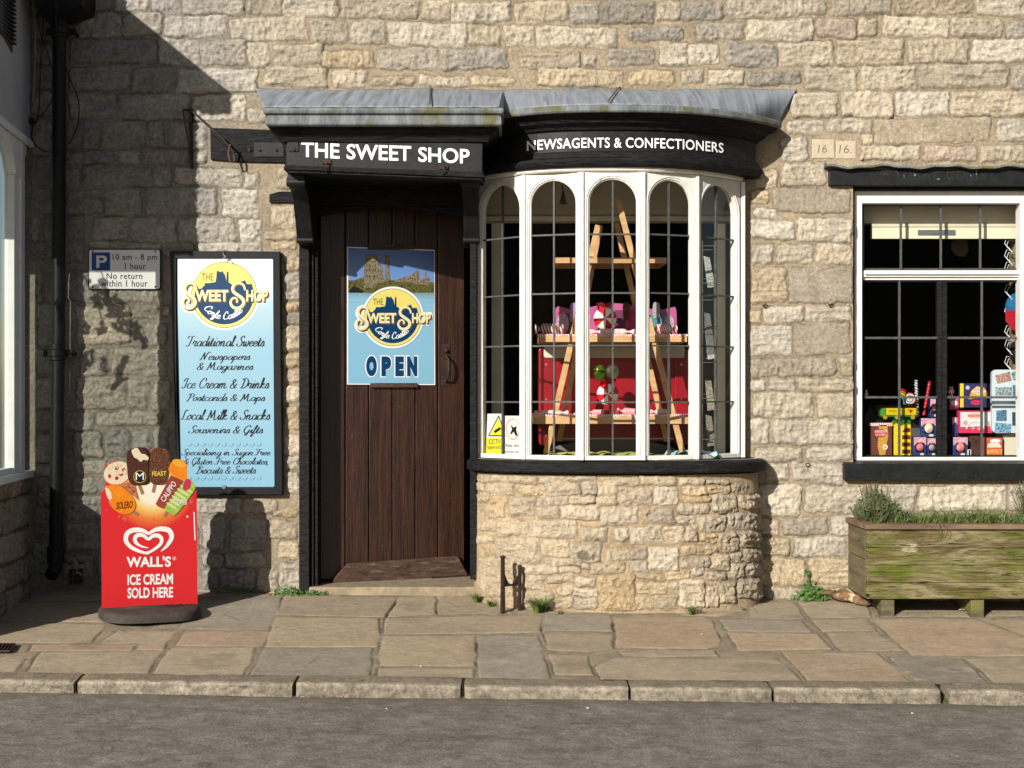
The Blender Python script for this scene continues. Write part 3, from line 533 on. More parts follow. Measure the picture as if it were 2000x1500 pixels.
def pavement():
    xs = np.arange(-3.3, 3.6, .0062); ys = np.arange(-1.615, .17, .0062); X, Y = np.meshgrid(xs, ys)
    Z0 = GX * X + GS * np.minimum(Y, 0); H = -.0012 + .0035 * fbm(X * 100, Y * 100, 8, 50, 4)
    col = np.zeros(X.shape + (3,)); col[:] = np.array(C1(142, 129, 109)) * .82; col *= (1 + .3 * fbm(X * 100, Y * 100, 10, 54, 4))[..., None]
    wX = X + .012 * fbm(X * 100, Y * 100, 18, 61, 4); wY = Y + .010 * fbm(X * 100, Y * 100, 20, 71, 4)
    crk = fbm(X * 100, Y * 100, 3, 99, 3); gn_ = fbm(X * 100, Y * 100, 14, 98, 4)
    r = random.Random(5)
    for q in FLAGS.replace('\n', ' ').split():
        t, pts = q.split(':'); pts = [tuple(map(float, a.split(','))) for a in pts.split(';')]
        w = [G(*p) for p in pts]; sd = np.full(X.shape, -9.0); cx = sum(p.x for p in w) / len(w); cy = sum(p.y for p in w) / len(w)
        for i in range(len(w)):
            a, b = w[i], w[(i + 1) % len(w)]; dx, dy = b.x - a.x, b.y - a.y; l = math.hypot(dx, dy); nx, ny = dy / l, -dx / l
            if (cx - a.x) * nx + (cy - a.y) * ny > 0: nx, ny = -nx, -ny
            sd = np.maximum(sd, (wX - a.x) * nx + (wY - a.y) * ny)
        m = ss(.003, -.0045, sd + .0015 * crk); wear = ss(0, -.03, sd)
        h = r.uniform(-.0005, .0018) + .0035 * fbm(X * 100, Y * 100, 24, r.randint(100, 900), 5) + .0006 * wear
        gv = np.exp(-((sd - .0015) / .0042) ** 2) * np.clip(.55 + 1.6 * gn_, 0, 1.2)
        H = H * (1 - m) + h * m - .0045 * gv; k = r.uniform(.93, 1.07)
        cc = np.array(C1(*FT[t])) * k * .90
        cl = cc[None, None, :] * (1 + .10 * fbm(X * 100, Y * 220, 22, r.randint(100, 900), 5))[..., None]
        if t == 'G': cl = cl * (1 + .5 * ss(.1, .4, fbm(X * 100, Y * 200, 12, 77, 4)))[..., None]
        col = (col * (1 - m[..., None]) + cl * m[..., None]) * (1 - .62 * np.clip(gv, 0, 1))[..., None]
    CR = '540,1226;600,1219;660,1214;700,1211 545,1232;620,1224;690,1218 556,1240;640,1230;720,1222 600,1246;680,1236;735,1230 390,1206;440,1200;470,1212;520,1206 560,1186;620,1180;700,1184;760,1182 300,1299;360,1297;430,1300;480,1298 870,1172;900,1186;990,1196 600,1300;620,1288;632,1284 1095,1175;1150,1172;1182,1180 1335,1196;1400,1188;1430,1180 1440,1250;1500,1254;1560,1252 1700,1372;1710,1370 1480,1196;1466,1180 960,1262;1010,1258;1040,1264 1620,1310;1700,1306'
    cw = .0022 * fbm(X * 100, Y * 100, 4, 131, 3)
    for q in CR.split():
        w = [G(*map(float, a.split(','))) for a in q.split(';')]
        for a, b in zip(w, w[1:]):
            dx, dy = b.x - a.x, b.y - a.y; t = np.clip(((X - a.x) * dx + (Y - a.y) * dy) / (dx * dx + dy * dy + 1e-9), 0, 1)
            d = np.hypot(X + cw * 3 - a.x - t * dx, Y + cw * 3 - a.y - t * dy); k = np.exp(-(d / .0036) ** 2); H -= .003 * k; col *= (1 - .45 * k)[..., None]
    st_ = ss(.25, .5, fbm(X * 100, Y * 100, 30, 140, 5)); col *= (1 - .16 * st_)[..., None]
    gum = np.random.RandomState(4)
    for _ in range(60):
        gx_, gy_ = gum.uniform(-2.6, 2.8), gum.uniform(-1.55, -.1); d = np.hypot(X - gx_, (Y - gy_)); k = np.exp(-(d / gum.uniform(.006, .014)) ** 4); col = col * (1 + gum.uniform(-.35, .25) * k)[..., None]
    co = np.stack([X, Y, Z0 + H], -1)
    grid_mesh('pavement', co, np.clip(col, .01, .9), None, M['flag'], kind='structure')
pavement()
def kerb():
    """a line of rough kerbstones with open joints"""
    js = [(-620, 148), (153, 573), (578, 901), (906, 1228), (1231, 1507), (1510, 1836), (1852, 2500)]
    V = []; F = []; Cl = []; r = random.Random(3)
    k0 = (D - 1.72) / D
    for a, b in js:
        xa, xb = (a - 1000) * S * k0, (b - 1000) * S * k0; n = max(int((xb - xa) / .008), 4); base = len(V); dz = r.uniform(-.003, .004)
        prof = [(-1.61, -.05), (-1.61, 0), (-1.64, .002), (-1.67, .002), (-1.70, .001), (-1.725, .0008), (-1.737, -.0015), (-1.741, -.007), (-1.742, -.016), (-1.743, -.026), (-1.744, -.034), (-1.745, -.042), (-1.745, -.050), (-1.746, -.06), (-1.746, -.08)]
        tone = np.array(C1(178, 166, 146)) * r.uniform(.56, .66)
        PA = np.array([[(xa + (xb - xa) * i / n) * 100.0 for j in prof] for i in range(n + 1)]); PB = np.array([[q_[0] * 100 + q_[1] * 160.0 for q_ in prof] for i in range(n + 1)])
        N1 = fbm(PA, PB, 7, 210, 4); N2 = fbm(PA, PB, 2.5, 240, 2)
        for i in range(n + 1):
            x = xa + (xb - xa) * i / n; e = min(i, n - i) / 3.0; en = max(0, 1 - e) * .007
            for j, (y, dzz) in enumerate(prof):
                nz = float(N1[i, j]); face = max(0, min(1, (j - 4) / 3)); n2 = float(N2[i, j])
                V.append((x + (en if i < n / 2 else -en) * (.4 + .6 * face) * .5, y + face * (nz * .007 + n2 * .009) + en * face, GX * x + GS * y + .002 + dzz + dz + (nz * .004 if j > 0 else 0) - en * .4))
                Cl.append(tone * (1 + .2 * nz + .35 * n2) * (1.28 if j in (5, 6) else 1.0 if j == 7 else .84) if j >= 5 else np.array(C1(146, 132, 112)) * .78 * (1 + .15 * nz))  # arris painted brighter as a lit edge; top takes the paving tone
        m = len(prof)
        for i in range(n):
            for j in range(m - 1): q = base + i * m + j; F.append((q, q + m, q + m + 1, q + 1))
        F.append(tuple(base + j for j in range(m))); F.append(tuple(base + n * m + j for j in range(m))[::-1])
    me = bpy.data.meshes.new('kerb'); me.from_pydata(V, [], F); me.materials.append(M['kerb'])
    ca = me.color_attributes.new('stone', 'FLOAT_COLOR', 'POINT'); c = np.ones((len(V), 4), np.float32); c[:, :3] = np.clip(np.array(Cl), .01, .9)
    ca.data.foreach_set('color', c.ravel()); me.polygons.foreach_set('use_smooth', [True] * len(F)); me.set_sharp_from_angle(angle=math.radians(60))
    o = bpy.data.objects.new('kerb', me); scene.collection.objects.link(o); o['kind'] = 'structure'
kerb()

# ------------------------------------------------------------------ the shop building
shop = thing('shop_building', P(1000, 1165), 'old limestone shop building with a bowed white shopfront window and black-framed brown door', 'shop')
def stone_wall():
    xs = np.arange(44, 2210, 2.0); ys = np.arange(-120, 1186, 2.0); PX, PY = np.meshgrid(xs, ys)
    st = parse(STONES) + fill_rows(2085, 2210, -120, 320, 3) + fill_rows(44, 2210, -122, -42, 4) + fill_rows(1705, 2210, 1008, 1186, 6)
    H, col = stone_field(PX, PY, st, 11, (182, 165, 136))
    # the left part of the wall is greyer and darker
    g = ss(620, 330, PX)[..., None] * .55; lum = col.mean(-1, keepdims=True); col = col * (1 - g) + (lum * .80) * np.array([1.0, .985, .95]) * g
    co = np.stack([(PX - 1000) * S, -H, HC - (PY - HOR) * S], -1)
    cx = (PX[:-1, :-1] + 1); cy = (PY[:-1, :-1] + 1)
    hole = ((cx > 588) & (cx < 932) & (cy > 345)) | ((cx > 560) & (cx < 1452) & (cy > 250) & (cy < 900)) & (cx > 588) | ((cx > 1666) & (cx < 2014) & (cy > 362) & (cy < 904)) | ((cx > 940) & (cx < 1440) & (cy > 250))
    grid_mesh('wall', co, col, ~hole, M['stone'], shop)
    b = MB()
    def bx(x0, x1, y0, y1, d=.34): a = P(x0, y1); c = P(x1, y0); b.box(a.x, c.x, .012, d, a.z, c.z)
    bx(44, 586, -120, 1190); bx(586, 2210, -120, 172); bx(1462, 1664, 172, 1190); bx(1664, 2016, 172, 360); bx(1664, 2016, 906, 1190); bx(2016, 2210, 172, 1190)
    bx(586, 1462, 172, 250, .2)
    b.build('wall_core', M['mortar'], shop)
stone_wall()
# the bowed shop window: plan curve and facets
def bowy(x): u = min(abs((x - .505) / .6925), 1); return -(.06 + .33 * (1 - u ** 2.6))
FP = [Vector((-.1875, -.06)), Vector((.0597, -.285)), Vector((.351, -.383)), Vector((.6585, -.383)), Vector((.940, -.285)), Vector((1.197, -.06))]
CURVE = [(-.1875 + 1.3845 * (.5 - .5 * math.cos(math.pi * i / 28)), 0) for i in range(29)]
CURVE = [(x, bowy(x)) for x, _ in CURVE]
BPATH = [(-.1875, .01)] + CURVE + [(1.197, .01)]
def bay_base():
    t = np.linspace(math.pi, 0, 420); n = 2.5; c, a, b = .548, .742, .375
    X0 = c + a * np.sign(np.cos(t)) * np.abs(np.cos(t)) ** (2 / n); Y0 = -b * np.abs(np.sin(t)) ** (2 / n)
    dl = np.r_[0, np.cumsum(np.hypot(np.diff(X0), np.diff(Y0)))]; u = np.linspace(0, dl[-1], 430); X0 = np.interp(u, dl, X0); Y0 = np.interp(u, dl, Y0)
    tx = np.gradient(X0); ty = np.gradient(Y0); l = np.hypot(tx, ty); nx, ny = ty / l, -tx / l
    zs = np.linspace(-.07, .655, 190)[::-1]; Z = np.repeat(zs[:, None], 430, 1); X = np.repeat(X0[None], 190, 0); Y = np.repeat(Y0[None], 190, 0)
    out = (.66 - Z) * .03; X = X + nx * out * .35; Y = Y + ny * out * .35       # slight batter
    k = (D + Y) / D; PX = 1000 + X / (S * k); PY = HOR - (Z - HC) / (S * k)
    H, col = stone_field(PX, PY, parse(BAY), 23, (196, 172, 136), amp=.9, grid=False, groove=.75, mixto=.34, nxy=(np.repeat(u[None], 190, 0) / S, PY))
    s = ss(1290, 1420, PX); H = H * (1 + .35 * s)
    w = ss(1250, 960, PX)[..., None] * .35; avg = np.array(C1(202, 180, 148)) * .56; col = col * (1 - w) + avg * w       # left side paler and more even
    stn = (ss(.15, .35, fbm(PX, PY, 22, 5, 4)) * (np.hypot((PX - 1150) / 32, (PY - 1076) / 18) < 1))[..., None]; col = col * (1 - stn * .6)
    # moss along two joints
    ms = (ss(.1, .5, fbm(PX, PY, 30, 91, 4)) * ss(22, 0, np.abs(PY - 1058)) * ss(1100, 1180, PX) * ss(1330, 1240, PX))[..., None] * .6
    col = col * (1 - ms) + np.array(C1(120, 112, 60)) * .5 * ms
    co = np.stack([X + nx * H, Y + ny * H, Z], -1)
    grid_mesh('bay_base', co, np.clip(col * 1.02, .01, .9), None, M['baystone'], shop)
    b = MB(); path = [(X0[i] - nx[i] * .02, Y0[i] - ny[i] * .02) for i in range(0, 430, 8)]
    b.add([(p[0], p[1], .652) for p in path], [tuple(range(len(path)))]); b.build('bay_top', M['mortar'], shop)
bay_base()
def cap(s, o=0): return s
# sill of the bay
def zc(py, y): return HC - (py - HOR) * S * (D + y) / D
m = MB(); c, a, bb, n = .548, .742, .375, 2.5; sp = []
for i in range(61):
    t = math.pi * (1 - i / 60); sp.append((c + a * math.copysign(abs(math.cos(t)) ** (2 / n), math.cos(t)), -bb * abs(math.sin(t)) ** (2 / n)))
sp = [(sp[0][0], .01)] + sp[1:-1] + [(sp[-1][0], .01)]
m.sweep(sp, [(-.2, .728), (-.02, .728), (.03, .720), (.042, .714), (.045, .706), (.045, .672), (.035, .664), (-.02, .660), (-.2, .66)])
m.build('bay_sill', M['blackold'], shop, bevel=.002)
m = MB(); m.add([(p[0], p[1], .7275) for p in sp], [tuple(range(len(sp)))]); m.build('window_board', M['whiteb'], shop)
# the five arched lights
bw = thing('bay_window', (0, 0, 0), None, None); bw.parent = shop; bw.location = -Vector(shop.location)
ZB, ZT, ZS = .730, HC + 1.112, None
bw.name = 'bay_window'
ZC = HC + 1.082
frame = MB(); bars = MB(); beads = MB()
for i in range(5):
    p0, p1 = FP[i], FP[i + 1]; L_ = (p1 - p0).length; pl = Plane((p0.x, p0.y, 0), (p1.x, p1.y, 0)); u = (p1 - p0).normalized()
    def W(a, z): return Vector((p0.x + u.x * a, p0.y + u.y * a, z))
    wst = .030; r_ = L_ / 2 - wst; zs = ZC - r_; cxx = L_ / 2; zb = ZB + .022
    e = .0015
    frame.prism([W(e, ZB), W(wst, ZB), W(wst, zs), W(e, zs)], pl, -.045, 0, px=False)
    frame.prism([W(L_ - wst, ZB), W(L_ - e, ZB), W(L_ - e, zs), W(L_ - wst, zs)], pl, -.045, 0, px=False)
    frame.prism([W(wst, ZB), W(L_ - wst, ZB), W(L_ - wst, zb), W(wst, zb)], pl, -.045, 0, px=False)
    N_ = 20; arc = [(cxx - r_ * math.cos(math.pi * k / N_), zs + r_ * math.sin(math.pi * k / N_)) for k in range(N_ + 1)]
    for k in range(N_):      # head, in strips from the arch up to the top rail
        (a0, z0), (a1, z1) = arc[k], arc[k + 1]
        q0 = e if k == 0 else a0; q1 = L_ - e if k == N_ - 1 else a1
        if k == 0: frame.prism([W(e, zs), W(a0, z0), W(a1, z1), W(a1, ZT), W(e, ZT)], pl, -.045, 0, px=False)
        elif k == N_ - 1: frame.prism([W(a0, z0), W(a1, z1), W(L_ - e, zs), W(L_ - e, ZT), W(a0, ZT)], pl, -.045, 0, px=False)
        else: frame.prism([W(a0, z0), W(a1, z1), W(a1, ZT), W(a0, ZT)], pl, -.045, 0, px=False)
    # inner bead: stepped moulding round the opening
    arc2 = [W(a, z) + pl.n * -.012 for a, z in [(cxx - (r_ - .002) * math.cos(math.pi * k / 24), zs + (r_ - .002) * math.sin(math.pi * k / 24)) for k in range(25)]]
    beads.tube([W(wst + .002, zb) - pl.n * .012] + arc2 + [W(L_ - wst - .002, zb) - pl.n * .012], .0055, 6)
    arc3 = [W(a, z) + pl.n * .002 for a, z in [(cxx - (r_ + .012) * math.cos(math.pi * k / 24), zs + (r_ + .012) * math.sin(math.pi * k / 24)) for k in range(25)]]
    beads.tube([W(wst - .012, zb) + pl.n * .002] + arc3 + [W(L_ - wst + .012, zb) + pl.n * .002], .0035, 6)
    g = MB(); g.prism([W(wst - .01, zb - .01), W(L_ - wst + .01, zb - .01)] + [W(cxx + (r_ + .01) * math.cos(math.pi * k / 20), zs + (r_ + .01) * math.sin(math.pi * k / 20)) for k in range(21)], pl, -.026, -.0255, px=False); g.f = g.f[:1]; g.m = g.m[:1]
    g.build('glass', M['glass'], bw)
    # leaded bars: one upright, four across (and the arch springing left clear)
    bars.prism([W(cxx - .0042, zb), W(cxx + .0042, zb), W(cxx + .0042, ZC), W(cxx - .0042, ZC)], pl, -.030, -.018, px=False)
    for k, zz in enumerate((.804, .508, .246, -.0385)):
        zz += HC + R.uniform(-.002, .002); bars.prism([W(wst - .004, zz - .0042), W(L_ - wst + .004, zz - .0042), W(L_ - wst + .004, zz + .0042), W(wst - .004, zz + .0042)], pl, -.029, -.0165, px=False)
    # corner bead between the lights
    if i: frame.tube([(p0.x, p0.y - .001, ZB), (p0.x, p0.y - .001, ZT - .002)], .0125, 8)
for p, sg in ((FP[0], -1), (FP[5], 1)): frame.box(p.x - .03 if sg < 0 else p.x + .001, p.x - .001 if sg < 0 else p.x + .022, p.y - .006, .06, ZB, ZT)
frame.build('window_frame', M['whiteb'], bw, bevel=.002)
beads.build('bead_moulding', M['whiteb'], bw, smooth=True)
bars.build('glazing_bars', M['bar'], bw)
m = MB(); m.sweep(BPATH, [(-.03, ZT + .001), (.004, ZT + .001), (.012, ZT + .008), (.012, ZT + .020), (-.03, ZT + .020)]); m.build('head_rail', M['whiteb'], bw)
HP = [(x if x < .505 else .505 + (x - .505) * 1.09, y) for x, y in BPATH]
# fascia over the bay, its mouldings and lead
m = MB(); m.sweep(HP, [(-.03, HC + 1.134), (.03, HC + 1.134), (.042, HC + 1.142), (.05, HC + 1.16), (.05, HC + 1.172), (.036, HC + 1.18), (.03, HC + 1.205), (.018, HC + 1.212), (-.03, HC + 1.212)])
m.build('fascia_moulding', M['blackold'], shop)
m = MB(); m.sweep(HP, [(-.03, HC + 1.212), (.012, HC + 1.212), (.016, HC + 1.316), (-.03, HC + 1.316)]); fas = m.build('fascia_board', M['black'], shop)
m = MB(); m.sweep(HP, [(-.04, HC + 1.317), (.03, HC + 1.317), (.04, HC + 1.330), (.07, HC + 1.345), (.085, HC + 1.367), (.12, HC + 1.377), (.12, HC + 1.388), (-.04, HC + 1.388)])
m.build('cornice', M['blackold'], shop)
m = MB(); m.sweep(HP, [(-.04, HC + 1.389), (.135, HC + 1.382), (.142, HC + 1.39), (.142, HC + 1.412), (.130, HC + 1.420), (.12, HC + 1.420), (-.04, HC + 1.426)]); m.build('lead_lip', M['leadlip'], shop, bevel=.003)
# lead roof: from the wall line down to the curved lip (bay) and to the straight lip (door)
def lead_roof():
    n = 300; V = []; F = []; rows = 22
    dfy, dz0 = -.612, 1.392
    for i in range(n + 1):
        px_ = 500 + (1556 - 500) * i / n; top = P(px_, 174 + 1.2 * math.sin(px_ * .021) + .7 * math.sin(px_ * .06), -.008)
        x = top.x
        if px_ < 985: fx = -1.205 + (x + 1.35) * (1.15 / 1.31); fy = dfy; fz = HC + dz0
        else:
            s2 = min(max((x + .0405) / 1.54, 0), 1); xx = -.04 + 1.30 * s2; u = .505 + (xx - .505) / 1.09 if xx > .505 else xx
            fx = xx + .145 * max(0, (s2 - .6) / .4) ** 2; fy = bowy(min(max(u, -.1875), 1.197)) - .135 * (1 - s2 ** 8); fz = HC + 1.422
            if s2 > .9: e = (s2 - .9) / .1; fy *= 1 - .8 * e * e
        for j in range(rows + 1):
            t = j / rows; bulge = .014 * math.sin(math.pi * t)
            nz = .0014 * float(math.sin(px_ * .13 + j) * math.sin(px_ * .041 - j * .7))
            V.append((x * (1 - t) + fx * t, top.y * (1 - t) + fy * t - bulge, top.z * (1 - t) + fz * t + nz + bulge * .3))
    for i in range(n):
        if abs(500 + (1556 - 500) * (i + .5) / n - 985) < 2.0: pass
        for j in range(rows): q = i * (rows + 1) + j; F.append((q, q + rows + 1, q + rows + 2, q + 1))
    b = MB(); b.add(V, F); o = b.build('lead_roof', M['lead'], shop, smooth=True)
    sd = o.modifiers.new('thickness', 'SOLIDIFY'); sd.thickness = .006
    for px_ in (841, 1210):
        s = MB()
        t = P(px_, 172, -.012); 
        fx = -1.205 + (t.x + 1.35) * (1.15 / 1.31) if px_ < 985 else -.04 + 1.30 * (t.x + .0405) / 1.54
        f = Vector((fx, -.63 if px_ < 985 else bowy(fx) - .14, HC + (1.396 if px_ < 985 else 1.43)))
        s.tube([t + (f - t) * k / 6 + Vector((0, -.022 * math.sin(math.pi * k / 6), .006)) for k in range(7)], .004, 6)
        s.build('lead_seam', M['bar'], shop)
lead_roof()
# door canopy: lead lip, cornice, sign box
dl, dr, dfr = -1.19, -.055, -.60
dp = [(dl, .0), (dl, dfr), (dr, dfr), (dr, -.30)]
m = MB(); m.sweep(dp, [(-.05, HC + 1.30), (.0, HC + 1.302), (.006, HC + 1.31), (.002, HC + 1.345), (-.006, HC + 1.352), (.012, HC + 1.36), (.016, HC + 1.372), (.012, HC + 1.386), (-.05, HC + 1.39)])
m.build('canopy_lip', M['leadlip'], shop, bevel=.003)
m = MB(); m.box(dl + .02, dr - .02, dfr + .03, -.01, HC + 1.300, HC + 1.32)
m.sweep([(-1.13, 0), (-1.13, -.51), (-.12, -.51), (-.12, -.33)], [(-.05, HC + 1.24), (.0, HC + 1.24), (.012, HC + 1.262), (.03, HC + 1.275), (.05, HC + 1.285), (.055, HC + 1.299), (-.05, HC + 1.299)])
m.build('canopy_cornice', M['blackold'], shop)
fpl = YP(-.5)
m = MB(); m.prism([(560, 264), (943, 280), (942, 345), (559, 325)], fpl, -.14, 0)
fb = m.build('sign_board', M['black'], shop, bevel=.004)
m = MB(); m.prism([(556, 322), (944, 336), (947, 347), (553, 331)], fpl, -.1, .022); m.prism([(560, 331), (942, 347), (940, 352), (563, 337)], fpl, -.1, .01); m.build('sign_moulding', M['blackold'], shop, bevel=.004)
m = MB(); m.box(-1.10, -.16, -.36, .0, HC + 1.10, HC + 1.125); m.box(-1.12, -1.09, -.49, .0, HC + 1.13, HC + 1.27); m.box(-.17, -.145, -.49, -.2, HC + 1.07, HC + 1.24)
m.build('canopy_soffit', M['blackold'], shop)
m = MB(); put_text(m, 'THE', (588, 277, 663, 306), fpl, .0015, offset=.018, skew=4); put_text(m, 'SWEET', (677, 281, 803, 311), fpl, .0015, offset=.018, skew=4); put_text(m, 'SHOP', (817, 287, 917, 316), fpl, .0015, offset=.018, skew=4)
m.build('lettering', pm('sign_white', C(240, 240, 240, .95), C(225, 225, 222, .9), 30, rough=.5), shop)
for px_ in (638, 866):
    m = MB(); q = fpl.P(px_, 318 if px_ < 700 else 324, .004); m.rect(px_ - 9, q and (312 if px_ < 700 else 322), px_ + 9, (320 if px_ < 700 else 330), fpl, -.002, .008)
    m.tube([q + Vector((0, -.01, 0)), q + Vector((.004, -.035, -.004)), q + Vector((.004, -.04, -.03)), q + Vector((0, -.02, -.045)), q + Vector((-.004, -.012, -.03))], .0035, 8)
    m.build('hook', M['iron'], shop)
m = MB(); m.rect(562, 264, 583, 296, fpl, 0, .006, r=3); m.disc(574, 271, 3, fpl, .006, .013, n=10); m.disc(574, 291, 3, fpl, .006, .013, n=10); m.build('iron_plate', M['ironblack'], shop, bevel=.001)
# lettering on the curved fascia
tab = []
for i in range(len(HP) - 1):
    for k in range(12):
        q = Vector(HP[i]) * (1 - k / 12) + Vector(HP[i + 1]) * (k / 12); tan = Vector(HP[i + 1]) - Vector(HP[i]); tan.normalize(); nn = Vector((tan.y, -tan.x)); q = q + nn * .0175
        tab.append((1000 + q.x / (S * (D + q.y) / D), q.x, q.y))
tab = [t for t in tab if t[2] < -.1]; TX = np.array([t[0] for t in tab]); TQ = np.array([t[1] for t in tab]); TY = np.array([t[2] for t in tab]); od = np.argsort(TX); TX, TQ, TY = TX[od], TQ[od], TY[od]
def onbow(px_, z, off):
    return Vector((float(np.interp(px_, TX, TQ)), float(np.interp(px_, TX, TY)) - off, z))
vs, fs = text_geo('NEWSAGENTS & CONFECTIONERS', offset=.012, spacing=1.05); uv = norm01(vs); m = MB()
ZF0, ZF1 = HC + 1.228, HC + 1.279
m.add([onbow(1029 + (1413 - 1029) * u ** .97, ZF0 + (ZF1 - ZF0) * v, .0015 * 0 + .001) for u, v in uv], fs)
m.build('lettering', bpy.data.materials['sign_white'], shop)
# door surround
def vbox(mb, x0, x1, y0, y1, d0, d1):       # a box given in photo pixels, spanning depth d0 (front) to d1
    a = P(x0, y1, d0); b = P(x1, y0, d0); mb.box(a.x, b.x, d0, d1, a.z, b.z)
m = MB(); vbox(m, 584, 604, 463, 1162, -.035, .12); vbox(m, 606, 613, 463, 1160, -.012, .12); vbox(m, 615, 621, 463, 1160, .0, .12); vbox(m, 918, 931, 458, 1132, -.12, .10)
vbox(m, 604, 910, 348, 402, .03, .12)
m.prism([(604, 402), (910, 402), (910, 425), (860, 412), (760, 401.5), (660, 410), (604, 425)], YP(.035), -.08, 0)
m.build('door_frame', M['blackold'], shop, bevel=.004)
for x0, x1, s_ in ((576, 607, -1), (905, 934, 1)):
    m = MB(); a = P(x0, 400, -.2).x; b = P(x1, 400, -.2).x; zz = [(-.44, 1.10), (-.44, 1.06), (-.40, 1.03), (-.33, 1.02), (-.27, .99), (-.22, .93), (-.17, .86), (-.13, .80), (-.06, .775), (.03, .77), (.03, 1.10)]
    pts = [(a, y, HC + z) for y, z in zz]; pt2 = [(b, y, HC + z) for y, z in zz]; n_ = len(zz)
    m.add(pts + pt2, [tuple(range(n_)), tuple(range(2 * n_ - 1, n_ - 1, -1))] + [(i, i + n_, (i + 1) % n_ + n_, (i + 1) % n_) for i in range(n_)])
    m.tube([(a - .006, -.42, HC + 1.055), (b + .006, -.42, HC + 1.055)], .024, 12); m.tube([(a - .003, -.12, HC + .80), (b + .003, -.12, HC + .80)], .018, 12)
    m.build('bracket', M['black'], shop, bevel=.003)
# the door, hinged on the left and standing a little open
dA = Vector(((627 - 1000) * S * (D + .12) / D, .12, 0)); dB = Vector((-.262, .382, 0)); dpl = Plane(dA, dB); du = (dB - dA).normalized(); dw = (dB - dA).length
dn = Vector((-du.y, du.x, 0)) * -1
door = thing('door', (0, 0, 0), None, None); door.parent = shop; door.location = dA - Vector(shop.location); door.name = 'door'
def dq(px_, py_, off=0): return dpl.P(px_, py_, off)
edges = [627, 675, 720, 766, 811, 855, 907]; m = MB(); zb_, zt_ = .065, HC + 1.02
for i in range(6):
    a = dq(edges[i] + (1.0 if i else 0), 800); b = dq(edges[i + 1] - (1.0 if i < 5 else 0), 800)
    m.prism([(a.x, a.y, zb_), (b.x, b.y, zb_), (b.x, b.y, zt_), (a.x, a.y, zt_)], dpl, -.035, R.uniform(-.001, .001) - (.012 if i == 0 else 0), px=False)
m.prism([(dA.x, dA.y, zb_), (dB.x, dB.y, zb_), (dB.x, dB.y, zt_), (dA.x, dA.y, zt_)], dpl, -.05, -.036, px=False)
m.build('planks', M['door'], door, bevel=.003)
m = MB(); m.prism([(640, 1144), (680, 1101), (895, 1086), (915, 1124)], dpl, 0, .03); m.prism([(640, 1144), (915, 1125), (915, 1130), (640, 1150)], dpl, -.02, .045); m.build('weatherboard', M['doorworn'], door, bevel=.006)
m = MB(); m.rect(862, 672, 879, 754, dpl, 0, .004); m.disc(870.5, 684, 7, dpl, .004, .008, n=6)
q = [dq(869, 692, .006), dq(871, 694, .03), dq(876, 702, .045), dq(877, 722, .048), dq(875, 738, .04), dq(870, 746, .006)]
h = m.build('latch_plate', M['iron'], door, bevel=.001); m = MB(); m.tube(q, [.005, .006, .007, .008, .006, .006], 10); m.build('handle', M['iron'], h, smooth=True)
m = MB(); m.tube([dq(870.5, 684, .008), dq(870.5, 684, .02)], .009, 10); m.build('thumb_latch', M['iron'], h)
m = MB(); vbox(m, 598, 930, 1142, 1166, -.03, .8)
m.v = [(x, y - (.05 * (1 - ((x + .64) / .46) ** 2) if y < .3 else 0), z - (.012 if y < .3 and z > .02 else 0)) for x, y, z in m.v]
m.build('doorstep', pm('worn_step', C(170, 152, 126, .66), C(140, 126, 104, .66), 20, rough=.85, bump=.4, bscale=50), shop, bevel=.008)
# right-hand window
m = MB(); vbox(m, 1620, 2120, 331, 362, -.032, .1); m.build('lintel', M['black'], shop, bevel=.003)
m = MB()
for i in range(60):
    x0 = 1614 + 506 * i / 60; x1 = 1614 + 506 * (i + 1) / 60
    y0, y1 = [322 + 2.5 * math.sin(x * .05) + 1.2 * math.sin(x * .13) + (x - 1614) * .004 for x in (x0, x1)]
    a, b = P(x0, y0, -.07), P(x1, y1, -.07); c1, c2 = P(x0, y0 + 4, -.07), P(x1, y1 + 4, -.07)
    m.add([a, b, (b.x, .01, b.z + .004), (a.x, .01, a.z + .004), c1, c2, (b.x, .01, c2.z), (a.x, .01, c1.z)], [(0, 1, 2, 3), (4, 7, 6, 5), (0, 4, 5, 1)] + ([(0, 3, 7, 4)] if i == 0 else []))
m.build('lintel_flashing', M['leadlip'], shop)
m = MB(); vbox(m, 1664, 2030, 363, 371, .02, .1); m.build('lintel_underside', M['blackold'], shop)
m = MB(); tp = YP(-.0325)
for k, (ch, x0, x1) in enumerate((('T', 1746, 1762), ('O', 1764, 1782), ('B', 1785, 1798), ('A', 1801, 1818), ('C', 1822, 1838), ('C', 1848, 1864), ('O', 1868, 1885), ('N', 1888, 1902), ('I', 1906, 1909), ('S', 1914, 1926), ('T', 1930, 1944))):
    put_text(m, ch, (x0, 333, x1, 351), tp, 0.0)
m.build('lettering', pm('ghost_paint', (.022, .023, .025), (.012, .013, .015), 30, rough=.6, spec=.15, c3=(.22, .22, .21), s3=42, lo3=.60, hi3=.66), shop)
sw = thing('sash_window', (0, 0, 0), None, None); sw.parent = shop; sw.location = -Vector(shop.location); sw.name = 'sash_window'
def frame_rect(mb, X0, Y0, X1, Y1, x0, y0, x1, y1, d0, d1):
    """frame between an outer and an inner pixel rectangle, butted pieces"""
    vbox(mb, X0, x0, Y0, Y1, d0, d1); vbox(mb, x1, X1, Y0, Y1, d0, d1); vbox(mb, x0, x1, Y0, y0, d0, d1); vbox(mb, x0, x1, y1, Y1, d0, d1)
m = MB(); frame_rect(m, 1669, 373, 2012, 902, 1684, 397, 1993, 893, .055, .13)
